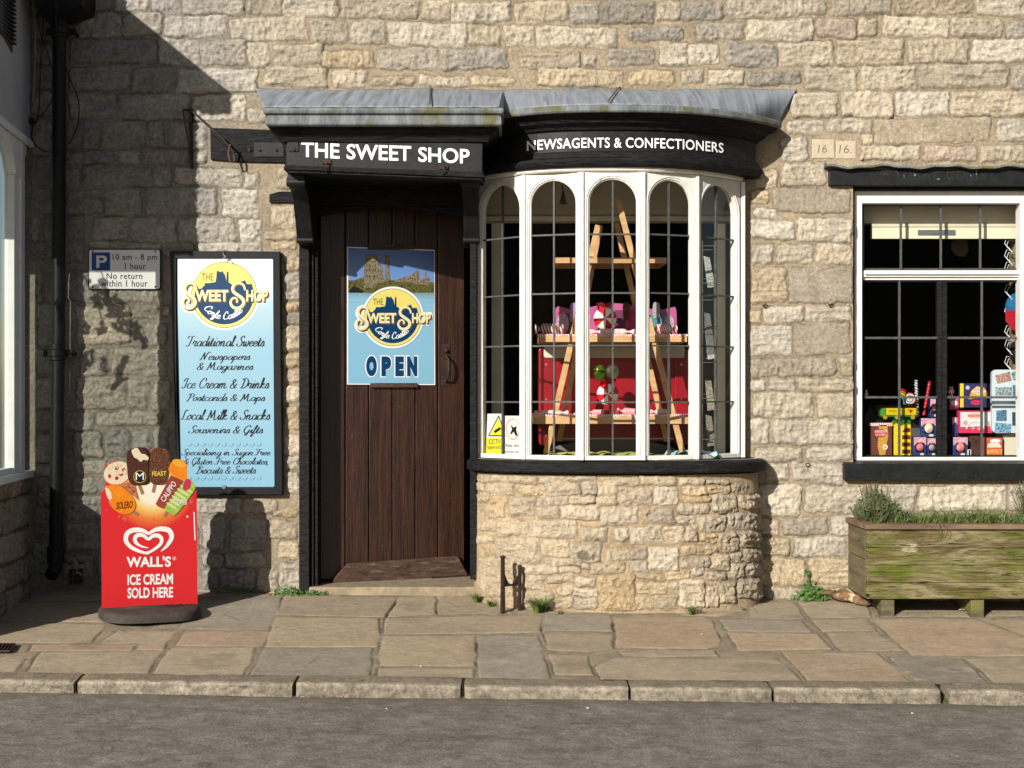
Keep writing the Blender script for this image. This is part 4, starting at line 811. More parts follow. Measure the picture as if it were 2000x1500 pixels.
vbox(m, 1686, 1991, 528, 541, .085, .14); vbox(m, 1690, 1992, 530.5, 536, .07, .085); vbox(m, 1685.5, 1991.5, 541, 547, .10, .13)
m.build('window_frame', M['white'], sw, bevel=.003)
m = MB(); frame_rect(m, 1684.5, 397.5, 1992.5, 527, 1688, 402, 1989, 524, .112, .125); m.build('sash_rim', M['bar'], sw)
m = MB()
for x in (1760, 1838, 1915): vbox(m, x - 2, x + 2, 402, 527, .098, .112)
vbox(m, 1755, 1759, 548, 893, .108, .122); vbox(m, 1916, 1920, 548, 893, .108, .122)
for y in (660, 776): vbox(m, 1688, 1833, y - 2.2, y + 2.2, .104, .12); vbox(m, 1848, 1990, y - 2.2, y + 2.2, .104, .12)
m.build('glazing_bars', M['bar'], sw, bevel=.001)
m = MB(); vbox(m, 1831, 1840, 548, 893, .10, .135); vbox(m, 1841, 1850, 548, 893, .095, .135); vbox(m, 1686, 1688.5, 548, 893, .11, .13); vbox(m, 1987, 1991, 548, 893, .11, .13); vbox(m, 1689, 1831, 548, 551, .11, .13); vbox(m, 1850, 1987, 548, 551, .11, .13); vbox(m, 1689, 1831, 889, 893, .11, .13); vbox(m, 1850, 1987, 889, 893, .11, .13)
m.build('casement', M['blackold'], sw, bevel=.002)
for a in ((1685, 398, 1992, 527), (1687, 549, 1832, 892), (1849, 549, 1990, 892)):
    m = MB(); m.rect(a[0], a[1], a[2], a[3], YP(.12), 0, .0004); m.f = m.f[:1]; m.m = m.m[:1]; m.build('glass', M['glass'], sw)
m = MB(); vbox(m, 1650, 2120, 906, 937, -.055, .0); m.prism([P(1650, 906, -.055), P(2120, 906, -.055), Vector((P(2120, 906, -.055).x, .10, HC - .345)), Vector((P(1650, 906, -.055).x, .10, HC - .345))], Plane((0, 0, 0), n=(0, -1, 0)), 0, 0.0001, px=False)
a = P(1650, 905, -.05); b = P(2120, 905, -.05); m.add([(a.x + .04, .0, a.z - .004), (b.x, .0, a.z - .004), (b.x, .12, a.z + .012), (a.x + .04, .12, a.z + .012), (a.x + .04, .0, a.z - .05), (b.x, .0, a.z - .05), (b.x, .12, a.z - .05), (a.x + .04, .12, a.z - .05)], [(0, 1, 2, 3), (0, 4, 5, 1), (0, 3, 7, 4)])
m.build('window_sill', M['black'], shop, bevel=.003)
spl = YP(-.055)
for x in (1829, 1900):
    m = MB(); m.rect(x - 9, 914, x + 9, 932, spl, 0, .005); m.tube([spl.P(x, 918, .005), spl.P(x + 3, 922, .014), spl.P(x, 927, .012), spl.P(x - 3, 922, .008)], .0025, 6); m.build('iron_fixing', M['ironblack'], shop, bevel=.001)
m = MB(); m.rect(1655, 918, 1722, 932, spl, 0, .003); m.build('iron_plate', M['ironblack'], shop, bevel=.001)
# black timber set in the wall left of the door, iron strap, small block
m = MB(); m.prism([(410, 249), (556, 254), (556, 318), (462, 316), (411, 312)], W0, -.02, .016); m.build('wall_timber', M['blackold'], shop, bevel=.006)
m = MB(); m.rect(496, 278, 554, 306, W0, .016, .022); m.rect(484, 289, 489, 296, W0, .016, .024)
for x in (506, 539): m.disc(x, 292, 3.2, W0, .022, .03, n=8)
m.build('iron_strap', M['ironblack'], shop, bevel=.001)
m = MB(); m.prism([(528, 379), (545, 374), (578, 374), (578, 397), (528, 396)], W0, -.01, .008); m.rect(526, 379, 580, 396, W0, .008, .014); m.build('timber_block', M['blackold'], shop, bevel=.002)
# date stones
for x0, y0, x1, y1, t, bx_ in ((1586, 272, 1630, 309, '16', (1598, 283, 1615, 298)), (1633, 275, 1672, 310, '16.', (1639, 283, 1663, 299))):
    m = MB(); m.rect(x0, y0, x1, y1, W0, -.005, .004); o = m.build('date_stone', pm('dressed_stone', C(210, 196, 170, .64), C(194, 180, 156, .62), 60, rough=.9, bump=.35, bscale=90), shop, bevel=.003)
    m = MB(); put_text(m, t, bx_, W0, .0045, shear=.1, offset=-.012); m.build('numeral', pm('cut_letter', (.085, .07, .05)), o)
# interior: dark room behind, bulkheads, window backs
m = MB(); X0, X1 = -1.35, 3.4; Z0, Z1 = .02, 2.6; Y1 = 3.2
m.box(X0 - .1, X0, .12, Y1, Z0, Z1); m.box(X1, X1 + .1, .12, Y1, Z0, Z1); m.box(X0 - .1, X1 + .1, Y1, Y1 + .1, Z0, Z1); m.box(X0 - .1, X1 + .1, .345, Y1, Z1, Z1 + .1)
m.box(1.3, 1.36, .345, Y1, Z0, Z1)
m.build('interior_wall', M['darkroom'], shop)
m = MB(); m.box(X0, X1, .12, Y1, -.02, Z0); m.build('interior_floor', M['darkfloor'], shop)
m = MB(); m.box(-.155, 1.235, .20, .24, HC + .93, 2.58); m.box(-.16, 1.24, .14, .20, HC + .93, HC + .955); m.box(-.16, 1.24, .182, .20, HC + .97, HC + 1.0)
m.box(-.19, 1.2, -.05, .20, HC + 1.14, HC + 1.16); m.build('bulkhead', M['creamgrey'], shop)
m = MB(); m.box(1.07, 1.125, .0, .03, .745, HC + .90); m.build('window_lining', M['cream'], shop)
m = MB(); m.box(-.11, -.06, .14, .17, .745, HC + .92); m.build('window_lining', M['creamgrey'], shop)
m = MB(); m.box(-.16, 1.23, -.05, .55, .70, .7255); m.build('display_shelf', M['darkfloor'], shop)
m = MB(); vbox(m, 1684, 1996, 375, 436, .24, .30); vbox(m, 1703, 1996, 437, 443, .20, .24); m.build('bulkhead', M['creamgrey'], shop)
m = MB(); vbox(m, 1703, 1996, 444, 466, .205, .24); o = m.build('shutter_box', M['cream'], shop)
m = MB(); vbox(m, 1793, 1866, 449, 459, .199, .204); vbox(m, 1822, 1836, 451, 457, .195, .199); m.build('metal_catch', pm('zinc', C(150, 155, 160, .7), metal=.7, rough=.35), o)
m = MB(); vbox(m, 1684, 1996, 893, 906, .13, .75); m.build('display_shelf', M['darkfloor'], shop)

# ------------------------------------------------------------------ the neighbouring shop on the left: its bay throws the big shadow
def nx(y): return -2.54 - .115 * y            # its side face (y negative = towards the street)
nb = thing('neighbouring_building', (-2.9, -.5, 0), 'pale painted building with white shop bay window cut off at the left edge', 'building')
M['npaint'] = pm('pale_grey_render', C(190, 190, 196, .8), C(176, 176, 182, .8), 4, rough=.7, bump=.1, bscale=40)
M['nwhite'] = pm('clean_white_paint', (.74, .75, .76), (.66, .67, .68), 10, rough=.4)
ZSl, ZHd = HC - .40, HC + 1.31
def side_poly(pts, mb, d0, d1): mb.prism([(nx(y), y, z) for y, z in pts], NPL, d0, d1, px=False)
NPL = Plane((nx(0), 0, 0), n=Vector((1, .115, 0)).normalized())
def nprism(mb, pts, z0, z1): n_ = len(pts); mb.add([(x, y, z0) for x, y in pts] + [(x, y, z1) for x, y in pts], [tuple(range(n_))[::-1], tuple(range(n_, 2 * n_))] + [(i, (i + 1) % n_, (i + 1) % n_ + n_, i + n_) for i in range(n_)])
# stone plinth below the sill
def plinth():
    us = np.linspace(0, 1.12, 190); zs = np.linspace(.63, -.14, 130); U, Z = np.meshgrid(us, zs); PXs = U / S; PYs = (1.2 - Z) / S
    H, col = stone_field(PXs, PYs, fill_rows(-10, 430, 200, 520, 31, 46, 72), 37, (150, 134, 108)); co = np.stack([nx(-U) + H + .0, -U, Z], -1)
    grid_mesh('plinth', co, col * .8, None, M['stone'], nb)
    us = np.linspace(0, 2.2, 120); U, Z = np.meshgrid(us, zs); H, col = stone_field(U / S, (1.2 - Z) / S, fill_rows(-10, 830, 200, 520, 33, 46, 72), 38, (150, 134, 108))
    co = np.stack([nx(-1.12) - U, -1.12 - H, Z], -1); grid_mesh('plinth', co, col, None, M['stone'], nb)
plinth()
m = MB(); nprism(m, [(nx(0) + .02, .0), (nx(-1.15) + .025, -1.16), (-5.2, -1.16), (-5.2, 0)][::-1], ZSl - .035, ZSl); nprism(m, [(nx(0), .0), (nx(-1.12), -1.12), (-5.2, -1.12), (-5.2, 0)][::-1], .60, ZSl - .036); m.build('window_sill', M['nwhite'], nb, bevel=.004)
m = MB(); FA = -1.21
side_poly([(0, ZHd), (FA, ZHd), (FA, HC + 2.16), (0, HC + 2.16)], m, -.2, 0)
m.box(-6.5, nx(FA) - .2, FA, FA + .2, ZHd, HC + 2.3); m.box(-6.5, -3.9, FA, FA + .2, 0, ZHd)
m.build('wall', M['npaint'], nb)
m = MB(); side_poly([(.0, ZHd - .012), (FA, ZHd - .012), (FA, ZHd + .016), (0, ZHd + .016)], m, .0, .02); side_poly([(.0, ZHd + .016), (FA, ZHd + .016), (FA, ZHd + .03), (0, ZHd + .03)], m, .0, .01); m.build('fascia_moulding', M['nwhite'], nb, bevel=.003)
# roof with its verge: the diagonal edge of the big shadow
m = MB(); xe, ye, z0 = -2.31, -1.35, HC + 2.145; sl_ = .71
m.add([(xe, ye, z0), (xe, .0, z0), (xe - 4, 0, z0 + 4 * sl_), (xe - 4, ye, z0 + 4 * sl_), (xe, ye, z0 + .11), (xe, 0, z0 + .11), (xe - 4, 0, z0 + .11 + 4 * sl_), (xe - 4, ye, z0 + .11 + 4 * sl_)],
      [(0, 1, 2, 3), (7, 6, 5, 4), (0, 4, 5, 1), (3, 2, 6, 7), (0, 3, 7, 4), (1, 5, 6, 2)])
m.build('roof', pm('stone_tiles', C(120, 112, 98, .6), C(90, 84, 74, .6), 12, rough=.9, bump=.6, bscale=14), nb)
m = MB(); m.add([(-2.45, FA + .02, HC + 2.0), (-6.3, FA + .02, HC + 2.0), (-6.3, FA + .02, HC + 4.985), (-2.45, FA + .02, HC + 2.25), (-2.45, FA + .2, HC + 2.0), (-6.3, FA + .2, HC + 2.0), (-6.3, FA + .2, HC + 4.985), (-2.45, FA + .2, HC + 2.25)], [(0, 1, 2, 3), (4, 7, 6, 5), (0, 3, 7, 4), (0, 4, 5, 1), (2, 6, 7, 3)]); m.build('gable', M['npaint'], nb)
m = MB(); m.box(-2.46, xe, ye, 0, z0 - .002, z0 + .108); m.build('boxed_eave', M['nwhite'], nb)
# side window of the bay, its corner post and the front window
nwf = thing('shop_window', (0, 0, 0), None, None); nwf.parent = nb; nwf.location = (0, 0, 0)
m = MB(); side_poly([(.0, ZSl), (-.035, ZSl), (-.035, ZHd - .012), (0, ZHd - .012)], m, -.08, -.03)
side_poly([(-.12, ZSl), (-.20, ZSl), (-.20, ZHd - .012), (-.12, ZHd - .012)], m, -.07, .0); side_poly([(-.201, ZSl), (-.30, ZSl), (-.30, ZHd - .20), (-.201, ZHd - .20)], m, -.06, -.012); side_poly([(-.036, ZHd - .06), (-.119, ZHd - .06), (-.119, ZHd - .012), (-.036, ZHd - .012)], m, -.07, -.01)
side_poly([(-.201, ZHd - .199), (-.30, ZHd - .199), (-.38, ZHd - .10), (-.50, ZHd - .05), (-.99, ZHd - .05), (-.99, ZHd - .012), (-.201, ZHd - .012)], m, -.06, -.002)
side_poly([(-.301, ZSl), (-.99, ZSl), (-.99, ZSl + .03), (-.301, ZSl + .03)], m, -.06, -.02)
m.build('side_frame', M['nwhite'], nwf, bevel=.002)
m = MB(); nprism(m, [(nx(-.991), -.991), (nx(-1.10), -1.10), (nx(-1.10) - .08, -1.10), (nx(-.991) - .05, -.991)], ZSl, ZHd - .0125); m.build('corner_post', M['nwhite'], nwf, bevel=.002)
m = MB()
for x in (-3.95,): m.box(x - .06, x, -1.10, -1.03, ZSl, ZHd - .013)
m.box(-3.94, nx(-1.1) - .081, -1.10, -1.03, ZHd - .13, ZHd - .013); m.build('front_frame', M['nwhite'], nwf, bevel=.002)
m = MB(); side_poly([(-.03, ZSl + .02), (-.995, ZSl + .02), (-.995, ZHd - .04), (-.03, ZHd - .04)], m, -.046, -.043); m.f = m.f[:1]; m.m = m.m[:1]; m.build('glass', M['dustyglass'], nwf)
m = MB(); m.box(-3.95, nx(-1.1) - .12, -1.07, -1.067, ZSl, ZHd - .1); m.f = m.f[2:3]; m.m = m.m[:1]; fg = m.build('glass', M['dustyglass'], nwf)
m = MB(); m.box(-3.95, nx(-1.1) - .15, -1.05, -.02, ZSl + .001, ZSl + .012); m.build('display_floor', M['darkfloor'], nwf)
# lettering on the front pane: its shadow falls on the stone wall
def back(px_, py_, y=-1.072):
    w = P(px_, py_); return Vector((w.x + SUN.x / SUN.y * y, y, w.z + SUN.z / SUN.y * y))
m = MB()
for ch, bx_ in (('o', (166, 682, 190, 716)), ('n', (196, 696, 214, 730)), ('f', (214, 694, 256, 764))):
    vs, fs = script_geo(ch, w=.26, slant=.05); uv = norm01(vs); m.add([back(bx_[0] + (bx_[2] - bx_[0]) * u, bx_[3] + (bx_[1] - bx_[3]) * v) for u, v in uv], fs)
m.build('lettering', M['black'], nwf)
m = MB(); side_poly([(-.41, HC + 1.70), (-.66, HC + 1.75), (-.66, HC + 2.0), (-.41, HC + 1.98)], m, .0, .006)
vt = m.build('vent', pm('vent_grey', C(90, 90, 94, .7), rough=.6), nb)
m = MB()
for k in range(11): z = HC + 1.735 + .021 * k; m.box(nx(-.42) + .006, nx(-.42) + .030, -.655, -.425, z, z + .008)
m.build('slats', pm('vent_slats', C(60, 60, 64, .7), rough=.6), vt)
# plant hanging in the neighbour's window (seen only as a shadow on the wall and sign)
M['leaf'] = pm('leaf', (.045, .085, .02), (.03, .06, .015), 8, rough=.5, spec=.3)
M['weed'] = pm('weed_leaf', (.07, .14, .03), (.04, .09, .02), 20, rough=.55, spec=.3)
M['grass'] = pm('grass_blade', (.13, .17, .045), (.065, .10, .025), 30, rough=.55, c3=(.25, .22, .08), s3=40, lo3=.62, hi3=.72)
M['rosemary'] = pm('needle_leaf', (.11, .145, .06), (.055, .08, .032), 25, rough=.6)
M['twig'] = pm('twig', (.12, .08, .05), (.07, .05, .03), 20, rough=.9)
pot = thing('hanging_plant', back(235, 560), 'leafy trailing plant in the pale neighbouring bay window', 'plant')
m = MB(); st = MB()
for x0, y0, x1, y1, n_, w in ((168, 540, 195, 600, 5, 10), (195, 600, 200, 655, 5, 9), (205, 575, 262, 655, 26, 26), (225, 600, 285, 680, 22, 22), (160, 615, 175, 650, 4, 11), (182, 500, 215, 560, 8, 12)):
    st.tube([back(x0, y0, -1.0), back((x0 + x1) / 2 + 4, (y0 + y1) / 2, -.99), back(x1, y1, -1.0)], .004, 5)
    for k in range(n_):
        t = R.random(); c_ = back(x0 + (x1 - x0) * t + R.uniform(-w, w) * .7, y0 + (y1 - y0) * t + R.uniform(-w, w) * .5, R.uniform(-1.04, -.94)); a = R.uniform(0, 6.28); s_ = R.uniform(.016, .034)
        u = Vector((math.cos(a), R.uniform(-.4, .4), math.sin(a))) * s_; v = Vector((-math.sin(a), R.uniform(-.4, .4), math.cos(a))) * s_ * .55
        m.add([c_ - u, c_ - u * .3 + v, c_ + u * .5 + v * .8, c_ + u * 1.1, c_ + u * .5 - v * .8, c_ - u * .3 - v], [(0, 1, 2, 3, 4, 5)])
m.build('leaves', M['leaf'], pot); st.build('stem', M['twig'], pot)

# ------------------------------------------------------------------ drainpipe, hopper and cables
dpx = thing('drainpipe', P(112, 1150, -.11), 'black iron drainpipe with a square hopper on the stone wall', 'drainpipe')
xc = P(114, 600, -.11).x; m = MB(); r_ = .034
m.tube([(P(116, 60, -.11).x, -.11, HC + 1.86), (xc, -.11, HC + .3), (P(109, 1100, -.11).x, -.11, HC - .80)], r_, 20); m.build('pipe', M['ironblack'], dpx, smooth=True)
for py_ in (690, 60):
    c_ = P(112 if py_ > 100 else 117, py_, -.11); m = MB(); m.lathe(c_, [(r_, -.04), (r_ + .008, -.036), (r_ + .008, -.02), (r_ + .014, -.016), (r_ + .014, .016), (r_ + .006, .022), (r_ + .006, .045), (r_, .048)], 20)
    m.box(c_.x - .075, c_.x + .075, c_.y + .005, c_.y + .03, c_.z - .018, c_.z + .018); m.tube([c_ + Vector((-.06, .0, 0)), c_ + Vector((-.06, .11, 0))], .01, 8); m.tube([c_ + Vector((.06, .0, 0)), c_ + Vector((.06, .11, 0))], .01, 8)
    m.build('collar', M['ironblack'], dpx, smooth=True)
c_ = P(109, 1090, -.11); m = MB(); m.lathe(c_, [(r_, -.03), (r_ + .01, -.02), (r_ + .01, .06), (r_, .07)], 20); m.tube([c_, c_ + Vector((0, -.02, -.05)), c_ + Vector((0, -.07, -.08))], r_, 14); m.build('shoe', M['ironblack'], dpx, smooth=True)
m = MB(); a = P(76, 30, -.16); b = P(168, -60, -.16)
m.add([(a.x, -.22, a.z + .03), (b.x, -.22, a.z + .03), (b.x, -.005, a.z + .03), (a.x, -.005, a.z + .03), (a.x, -.26, b.z), (b.x + .02, -.26, b.z), (b.x + .02, -.005, b.z), (a.x, -.005, b.z), (xc - .05, -.15, a.z - .02), (xc + .06, -.15, a.z - .02), (xc + .06, -.05, a.z - .02), (xc - .05, -.05, a.z - .02)],
      [(0, 1, 5, 4), (1, 2, 6, 5), (2, 3, 7, 6), (3, 0, 4, 7), (4, 5, 6, 7), (8, 9, 1, 0), (9, 10, 2, 1), (10, 11, 3, 2), (11, 8, 0, 3), (8, 11, 10, 9)])
m.build('hopper', M['ironblack'], dpx, bevel=.006)
def cable(name, pts, r_, mat, label, y=-.03, group=None):
    q = [P(p[0], p[1], p[2] if len(p) > 2 else y) for p in pts]; c = []
    for i in range(len(q) - 1):
        p0, p1, p2, p3 = q[max(i - 1, 0)], q[i], q[i + 1], q[min(i + 2, len(q) - 1)]
        for k in range(6): t = k / 6; c.append(.5 * ((2 * p1) + (p2 - p0) * t + (2 * p0 - 5 * p1 + 4 * p2 - p3) * t * t + (3 * p1 - p0 - 3 * p2 + p3) * t ** 3))
    c.append(q[-1]); m = MB(); m.tube(c, r_, 7); return m.build(name, mat, None, label, 'cable', group, loc=c[0], smooth=True)
pvc = pm('grey_pvc', C(150, 148, 145, .8), rough=.4); blk = pm('black_cable', (.012, .012, .013), rough=.5)
cable('cable', [(64, -30), (66, 20), (69, 70), (68, 130), (66, 175), (63, 200)], .005, pvc, 'pale grey cable running down beside the neighbouring building', -.05)
cable('cable', [(110, -20, -.27), (110, 60, -.26), (118, 100, -.2), (135, 150, -.17), (153, 195, -.16), (152, 240, -.16), (138, 275, -.16), (115, 293, -.17), (90, 296, -.17), (68, 282, -.15), (62, 262, -.12), (70, 235, -.1), (90, 215, -.06), (104, 190, -.06)], .0032, blk, 'thin black cable hanging in a big loop round the drainpipe', -.1)
cable('cable', [(84, -20), (84, 60), (80, 110), (78, 160), (76, 215), (70, 240), (62, 246)], .0028, blk, 'thin black cable hanging straight beside the drainpipe', -.06)
cable('cable', [(72, 20), (80, 70), (92, 100), (104, 140)], .0024, blk, 'short black cable slanting into the top of the drainpipe', -.05)
cable('cable', [(70, 26), (72, 18), (78, 20), (84, 27)], .0028, pvc, 'short curl of pale wire under the hopper', -.09)
m = MB(); q = P(58, 236, -.02); m.box(q.x - .015, q.x + .02, -.045, .0, q.z - .016, q.z + .014); m.tube([q + Vector((-.004, -.03, -.01)), q + Vector((-.008, -.03, -.035))], .002, 5); m.build('junction_box', M['iron'], None, 'small rusty connector box beside the neighbouring window head', 'box', loc=q, bevel=.003)
# air brick and the iron sign bracket, wall rings
m = MB(); ap = YP(-.01); m.rect(133, 1098, 162, 1142, ap, -.01, .004); o = m.build('air_brick', pm('terracotta', C(96, 84, 72, .6), rough=.9, bump=.4), None, 'dark pierced air brick low in the wall beside the drainpipe', 'air brick', loc=P(147, 1142, -.01), bevel=.002)
m = MB()
for i in range(3):
    for j in range(4): m.rect(136 + i * 9, 1101 + j * 10, 141 + i * 9, 1108 + j * 10, ap, .004, .0046)
m.build('holes', pm('hole_black', (.003, .003, .003)), None, loc=(0, 0, 0)).parent = o
o.children[0].location = -Vector(o.location)
br = thing('iron_bracket', P(370, 240), 'old rusty wrought-iron sign bracket on the wall left of the black timber', 'bracket')
m = MB(); vbox(m, 371, 375, 211, 328, -.028, -.004); m.build('upright', M['iron'], br, bevel=.002)
m = MB(); m.tube([P(358, 214, -.05), P(372, 216, -.03)], .006, 8); m.tube([P(372, 214, -.03), P(398, 238, -.05), P(432, 268, -.07), P(452, 290, -.08), P(459, 306, -.08)], [.006, .006, .005, .004, .004], 8); m.build('arm', M['iron'], br, smooth=True)
m = MB(); m.tube([P(357, 214, -.05), P(361, 240, -.05), P(368, 275, -.04), P(370, 300, -.03)], .005, 8); m.build('strap', pm('rust', (.10, .055, .03), (.05, .03, .02), 30, rough=.9, bump=.5), br, smooth=True)
m = MB(); m.tube([P(450, 282, -.08), P(446, 300, -.08), P(450, 316, -.08), P(458, 314, -.08), P(457, 302, -.08)], .006, 8); m.build('hook', bpy.data.materials['rust'], br, smooth=True)
for k, (x, y, lb) in enumerate(((1495, 598, 'small iron ring in the stone wall right beside the bay window'), (1624, 597, 'small iron ring in the wall near the frame of the right-hand window'), (1578, 908, 'small iron ring in the wall between bay sill and right-hand window sill'))):
    q = P(x, y, -.012); m = MB(); m.tube([q + Vector((.011 * math.cos(a), -.004 * math.sin(a * 2), .009 * math.sin(a))) for a in [i * .45 for i in range(14)]], .0022, 6)
    m.tube([q + Vector((-.012, .012, .006)), q + Vector((-.011, -.002, .004))], .003, 6); m.build('iron_ring', M['iron'], None, lb, 'ring', 'iron rings in the wall', loc=q, smooth=True)

# ------------------------------------------------------------------ parking sign
def litbuild(mb, name, mat, parent, **k): return mb.build(name, mat, parent, **k)
pp = YP(-.022); ps = thing('parking_sign', pp.P(243, 526), 'white parking plate with a blue P on the shaded stone wall', 'sign')
M['plate'] = pm('white_plate', (.60, .61, .62), (.56, .57, .58), 20, rough=.35); M['ink'] = pm('black_ink', (.008, .008, .009), rough=.5, spec=.15)
m = MB(); m.rect(172, 486, 314, 566, pp, -.004, 0, r=5); m.build('backing', M['ink'], ps)
m = MB(); m.rect(174, 488, 312, 564, pp, .0, .0012, r=4); m.build('plate', M['plate'], ps)
m = MB(); m.rect(179, 493, 215, 528, pp, .0012, .0018, r=2); m.build('blue_panel', pm('sign_blue', C(20, 75, 160), C(18, 70, 150), 20, rough=.4), ps)
m = MB(); put_text(m, 'P', (188, 499, 209, 523), pp, .0024, offset=.02); m.build('letter_p', M['plate'], ps)
m = MB()
for t, b in (('10 am - 8 pm', (220, 496, 307, 511)), ('1 hour', (244, 514, 285, 526)), ('No return', (208, 533, 278, 545)), ('within 1 hour', (197, 547, 288, 560))): put_text(m, t, b, pp, .002, offset=.006, spacing=1.08)
m.build('lettering', M['ink'], ps)
for x, y in ((181, 491), (303, 491), (181, 561), (303, 560)): m = MB(); m.disc(x, y, 1.8, pp, .0012, .004, n=8); m.build('screw', M['iron'], ps)

# ------------------------------------------------------------------ the shop emblem (used on two signs)
M['navy'] = pm('navy_ink', C(6, 58, 100, .75), C(6, 54, 94, .75), 20, rough=.4); M['yellow'] = pm('yellow_ink', C(244, 232, 130), C(240, 226, 120), 20, rough=.4)
M['pwhite'] = pm('white_ink', (.62, .63, .64), (.60, .61, .62), 20, rough=.4); M['lettercream'] = pm('cream_ink', C(250, 240, 190), C(244, 232, 176), 20, rough=.4); M['bronze'] = pm('bronze_ink', C(112, 92, 56), C(90, 74, 46), 20, rough=.4)
SK = [(310,640),(350,632),(430,660),(475,660),(535,600),(540,562),(600,565),(700,550),(722,545),(735,480),(745,360),(775,352),(790,372),(820,372),(838,352),(860,390),(885,420),(900,480),(910,540),(917,380),(930,358),(945,380),(948,555),(980,565),(1010,600),(1090,600),(1105,560),(1145,580),(1150,540),(1190,530),(1225,520),(1232,495),(1240,540),(1260,580),(1310,582),(1315,520),(1322,580),(1365,590),(1375,640)]
def emblem(pl, cx, cy, r, parent, off0):
    """round emblem: castle skyline, SWEET SHOP in big capitals, script below. Coordinates measured on the framed sign, circle radius 64"""
    k = r / 64.0; e = off0; st = .0006
    m = MB(); m.disc(cx, cy, 69 * k, pl, e, e + st); wts = []
    m.build('emblem_border', M['pwhite'], parent)
    m = MB(); m.disc(cx, cy, 64.5 * k, pl, e + st, e + st * 2); m.build('emblem_rim', M['bronze'], parent)
    m = MB(); m.disc(cx, cy, 63.4 * k, pl, e + st * 2, e + st * 3); m.build('emblem_disc', M['yellow'], parent)
    # navy part of the disc: skyline above, arc below
    ri = 57.5 * k; pts = []; q = [(x / 8.82 - 99, y / 8.82 - 87) for x, y in SK]
    a0 = math.atan2(q[-1][1], 57.5); a1 = math.pi - math.atan2(q[0][1], 57.5)
    pts = [(cx + x * k, cy + y * k) for x, y in q if x * x + y * y < 57 ** 2]
    s_, f_ = pts[-1], pts[0]; b0 = math.atan2((s_[1] - cy), (s_[0] - cx)); b1 = math.atan2((f_[1] - cy), (f_[0] - cx))
    if b1 < b0: b1 += 2 * math.pi
    pts += [(cx + ri * math.cos(b0 + (b1 - b0) * i / 40), cy + ri * math.sin(b0 + (b1 - b0) * i / 40)) for i in range(41)]
    m = MB(); m.prism(pts, pl, e + st * 3, e + st * 4); m.build('castle_skyline', M['navy'], parent)
    def word(dx, dy, off, mat, nm, grow):
        m = MB()
        for t, b in (('WEET', (-57, -10, 8, 13)), ('HOP', (43, -10, 85, 13))):
            put_text(m, t, (cx + (b[0] - grow + dx) * k, cy + (b[1] - grow + dy) * k, cx + (b[2] + grow + dx) * k, cy + (b[3] + grow + dy) * k), pl, off, offset=.045 + .02 * grow)
        for x0, x1 in ((-82, -54), (11, 41)):     # swash S with curled ends
            w_ = (x1 - x0); c_ = [(.98, .30), (.90, .12), (.66, .02), (.36, .05), (.18, .2), (.24, .36), (.5, .48), (.8, .62), (.9, .78), (.74, .94), (.42, 1.0), (.14, .92), (.04, .76), (.16, .62), (.36, .6), (.48, .7), (.4, .8)]
            P2 = [Vector((cx + (x0 + w_ * a + dx) * k, cy + (-24 + 50 * b_ + dy) * k)) for a, b_ in c_]; c2 = []
            for i in range(len(P2) - 1):
                p0, p1, p2, p3 = P2[max(i - 1, 0)], P2[i], P2[i + 1], P2[min(i + 2, len(P2) - 1)]
                for j in range(4): t = j / 4; c2.append(.5 * ((2 * p1) + (p2 - p0) * t + (2 * p0 - 5 * p1 + 4 * p2 - p3) * t * t + (3 * p1 - p0 - 3 * p2 + p3) * t ** 3))
            b = len(m.v); vs = []
            for i, p in enumerate(c2):
                d = (c2[min(i + 1, len(c2) - 1)] - c2[max(i - 1, 0)]).normalized(); ww = (5.6 + grow * 2) * k * (.55 + .45 * math.sin(math.pi * min(i / len(c2) * 1.15, 1))) / 2 * 1.15; n_ = Vector((-d.y, d.x))
                for g in (1, -1): z = p + n_ * ww * g; vs.append(pl.P(z.x, z.y, off + i * 2e-6))
            m.add(vs, [(2 * i, 2 * i + 1, 2 * i + 3, 2 * i + 2) for i in range(len(c2) - 1)])
        m.build(nm, mat, parent)
    word(1, 1.5, e + st * .5, M['pwhite'], 'word_halo', 4.0)
    word(2.0, 2.2, e + st * 5, M['bronze'], 'word_shade', .8); word(0, 0, e + st * 6, M['lettercream'], 'shop_name', 0)
    m = MB(); put_text(m, 'THE', (cx - 44 * k, cy - 42 * k, cx - 21 * k, cy - 28 * k), pl, e + st * 4, shear=-.1); m.build('word_the', M['bronze'], parent)
    m = MB()
    def arc(x, y, u, v):
        a = math.radians(147 - 108 * u); R_ = (32 + (1 - v) * 23) * k
        return cx + R_ * math.cos(a), cy + R_ * math.sin(a)
    geo = script_geo('Corfe Castle', w=.2, slant=.15); put_text(m, '', (0, 0, 1, 1), pl, e + st * 5, warp=arc, geo=geo); m.build('script', M['pwhite'], parent)

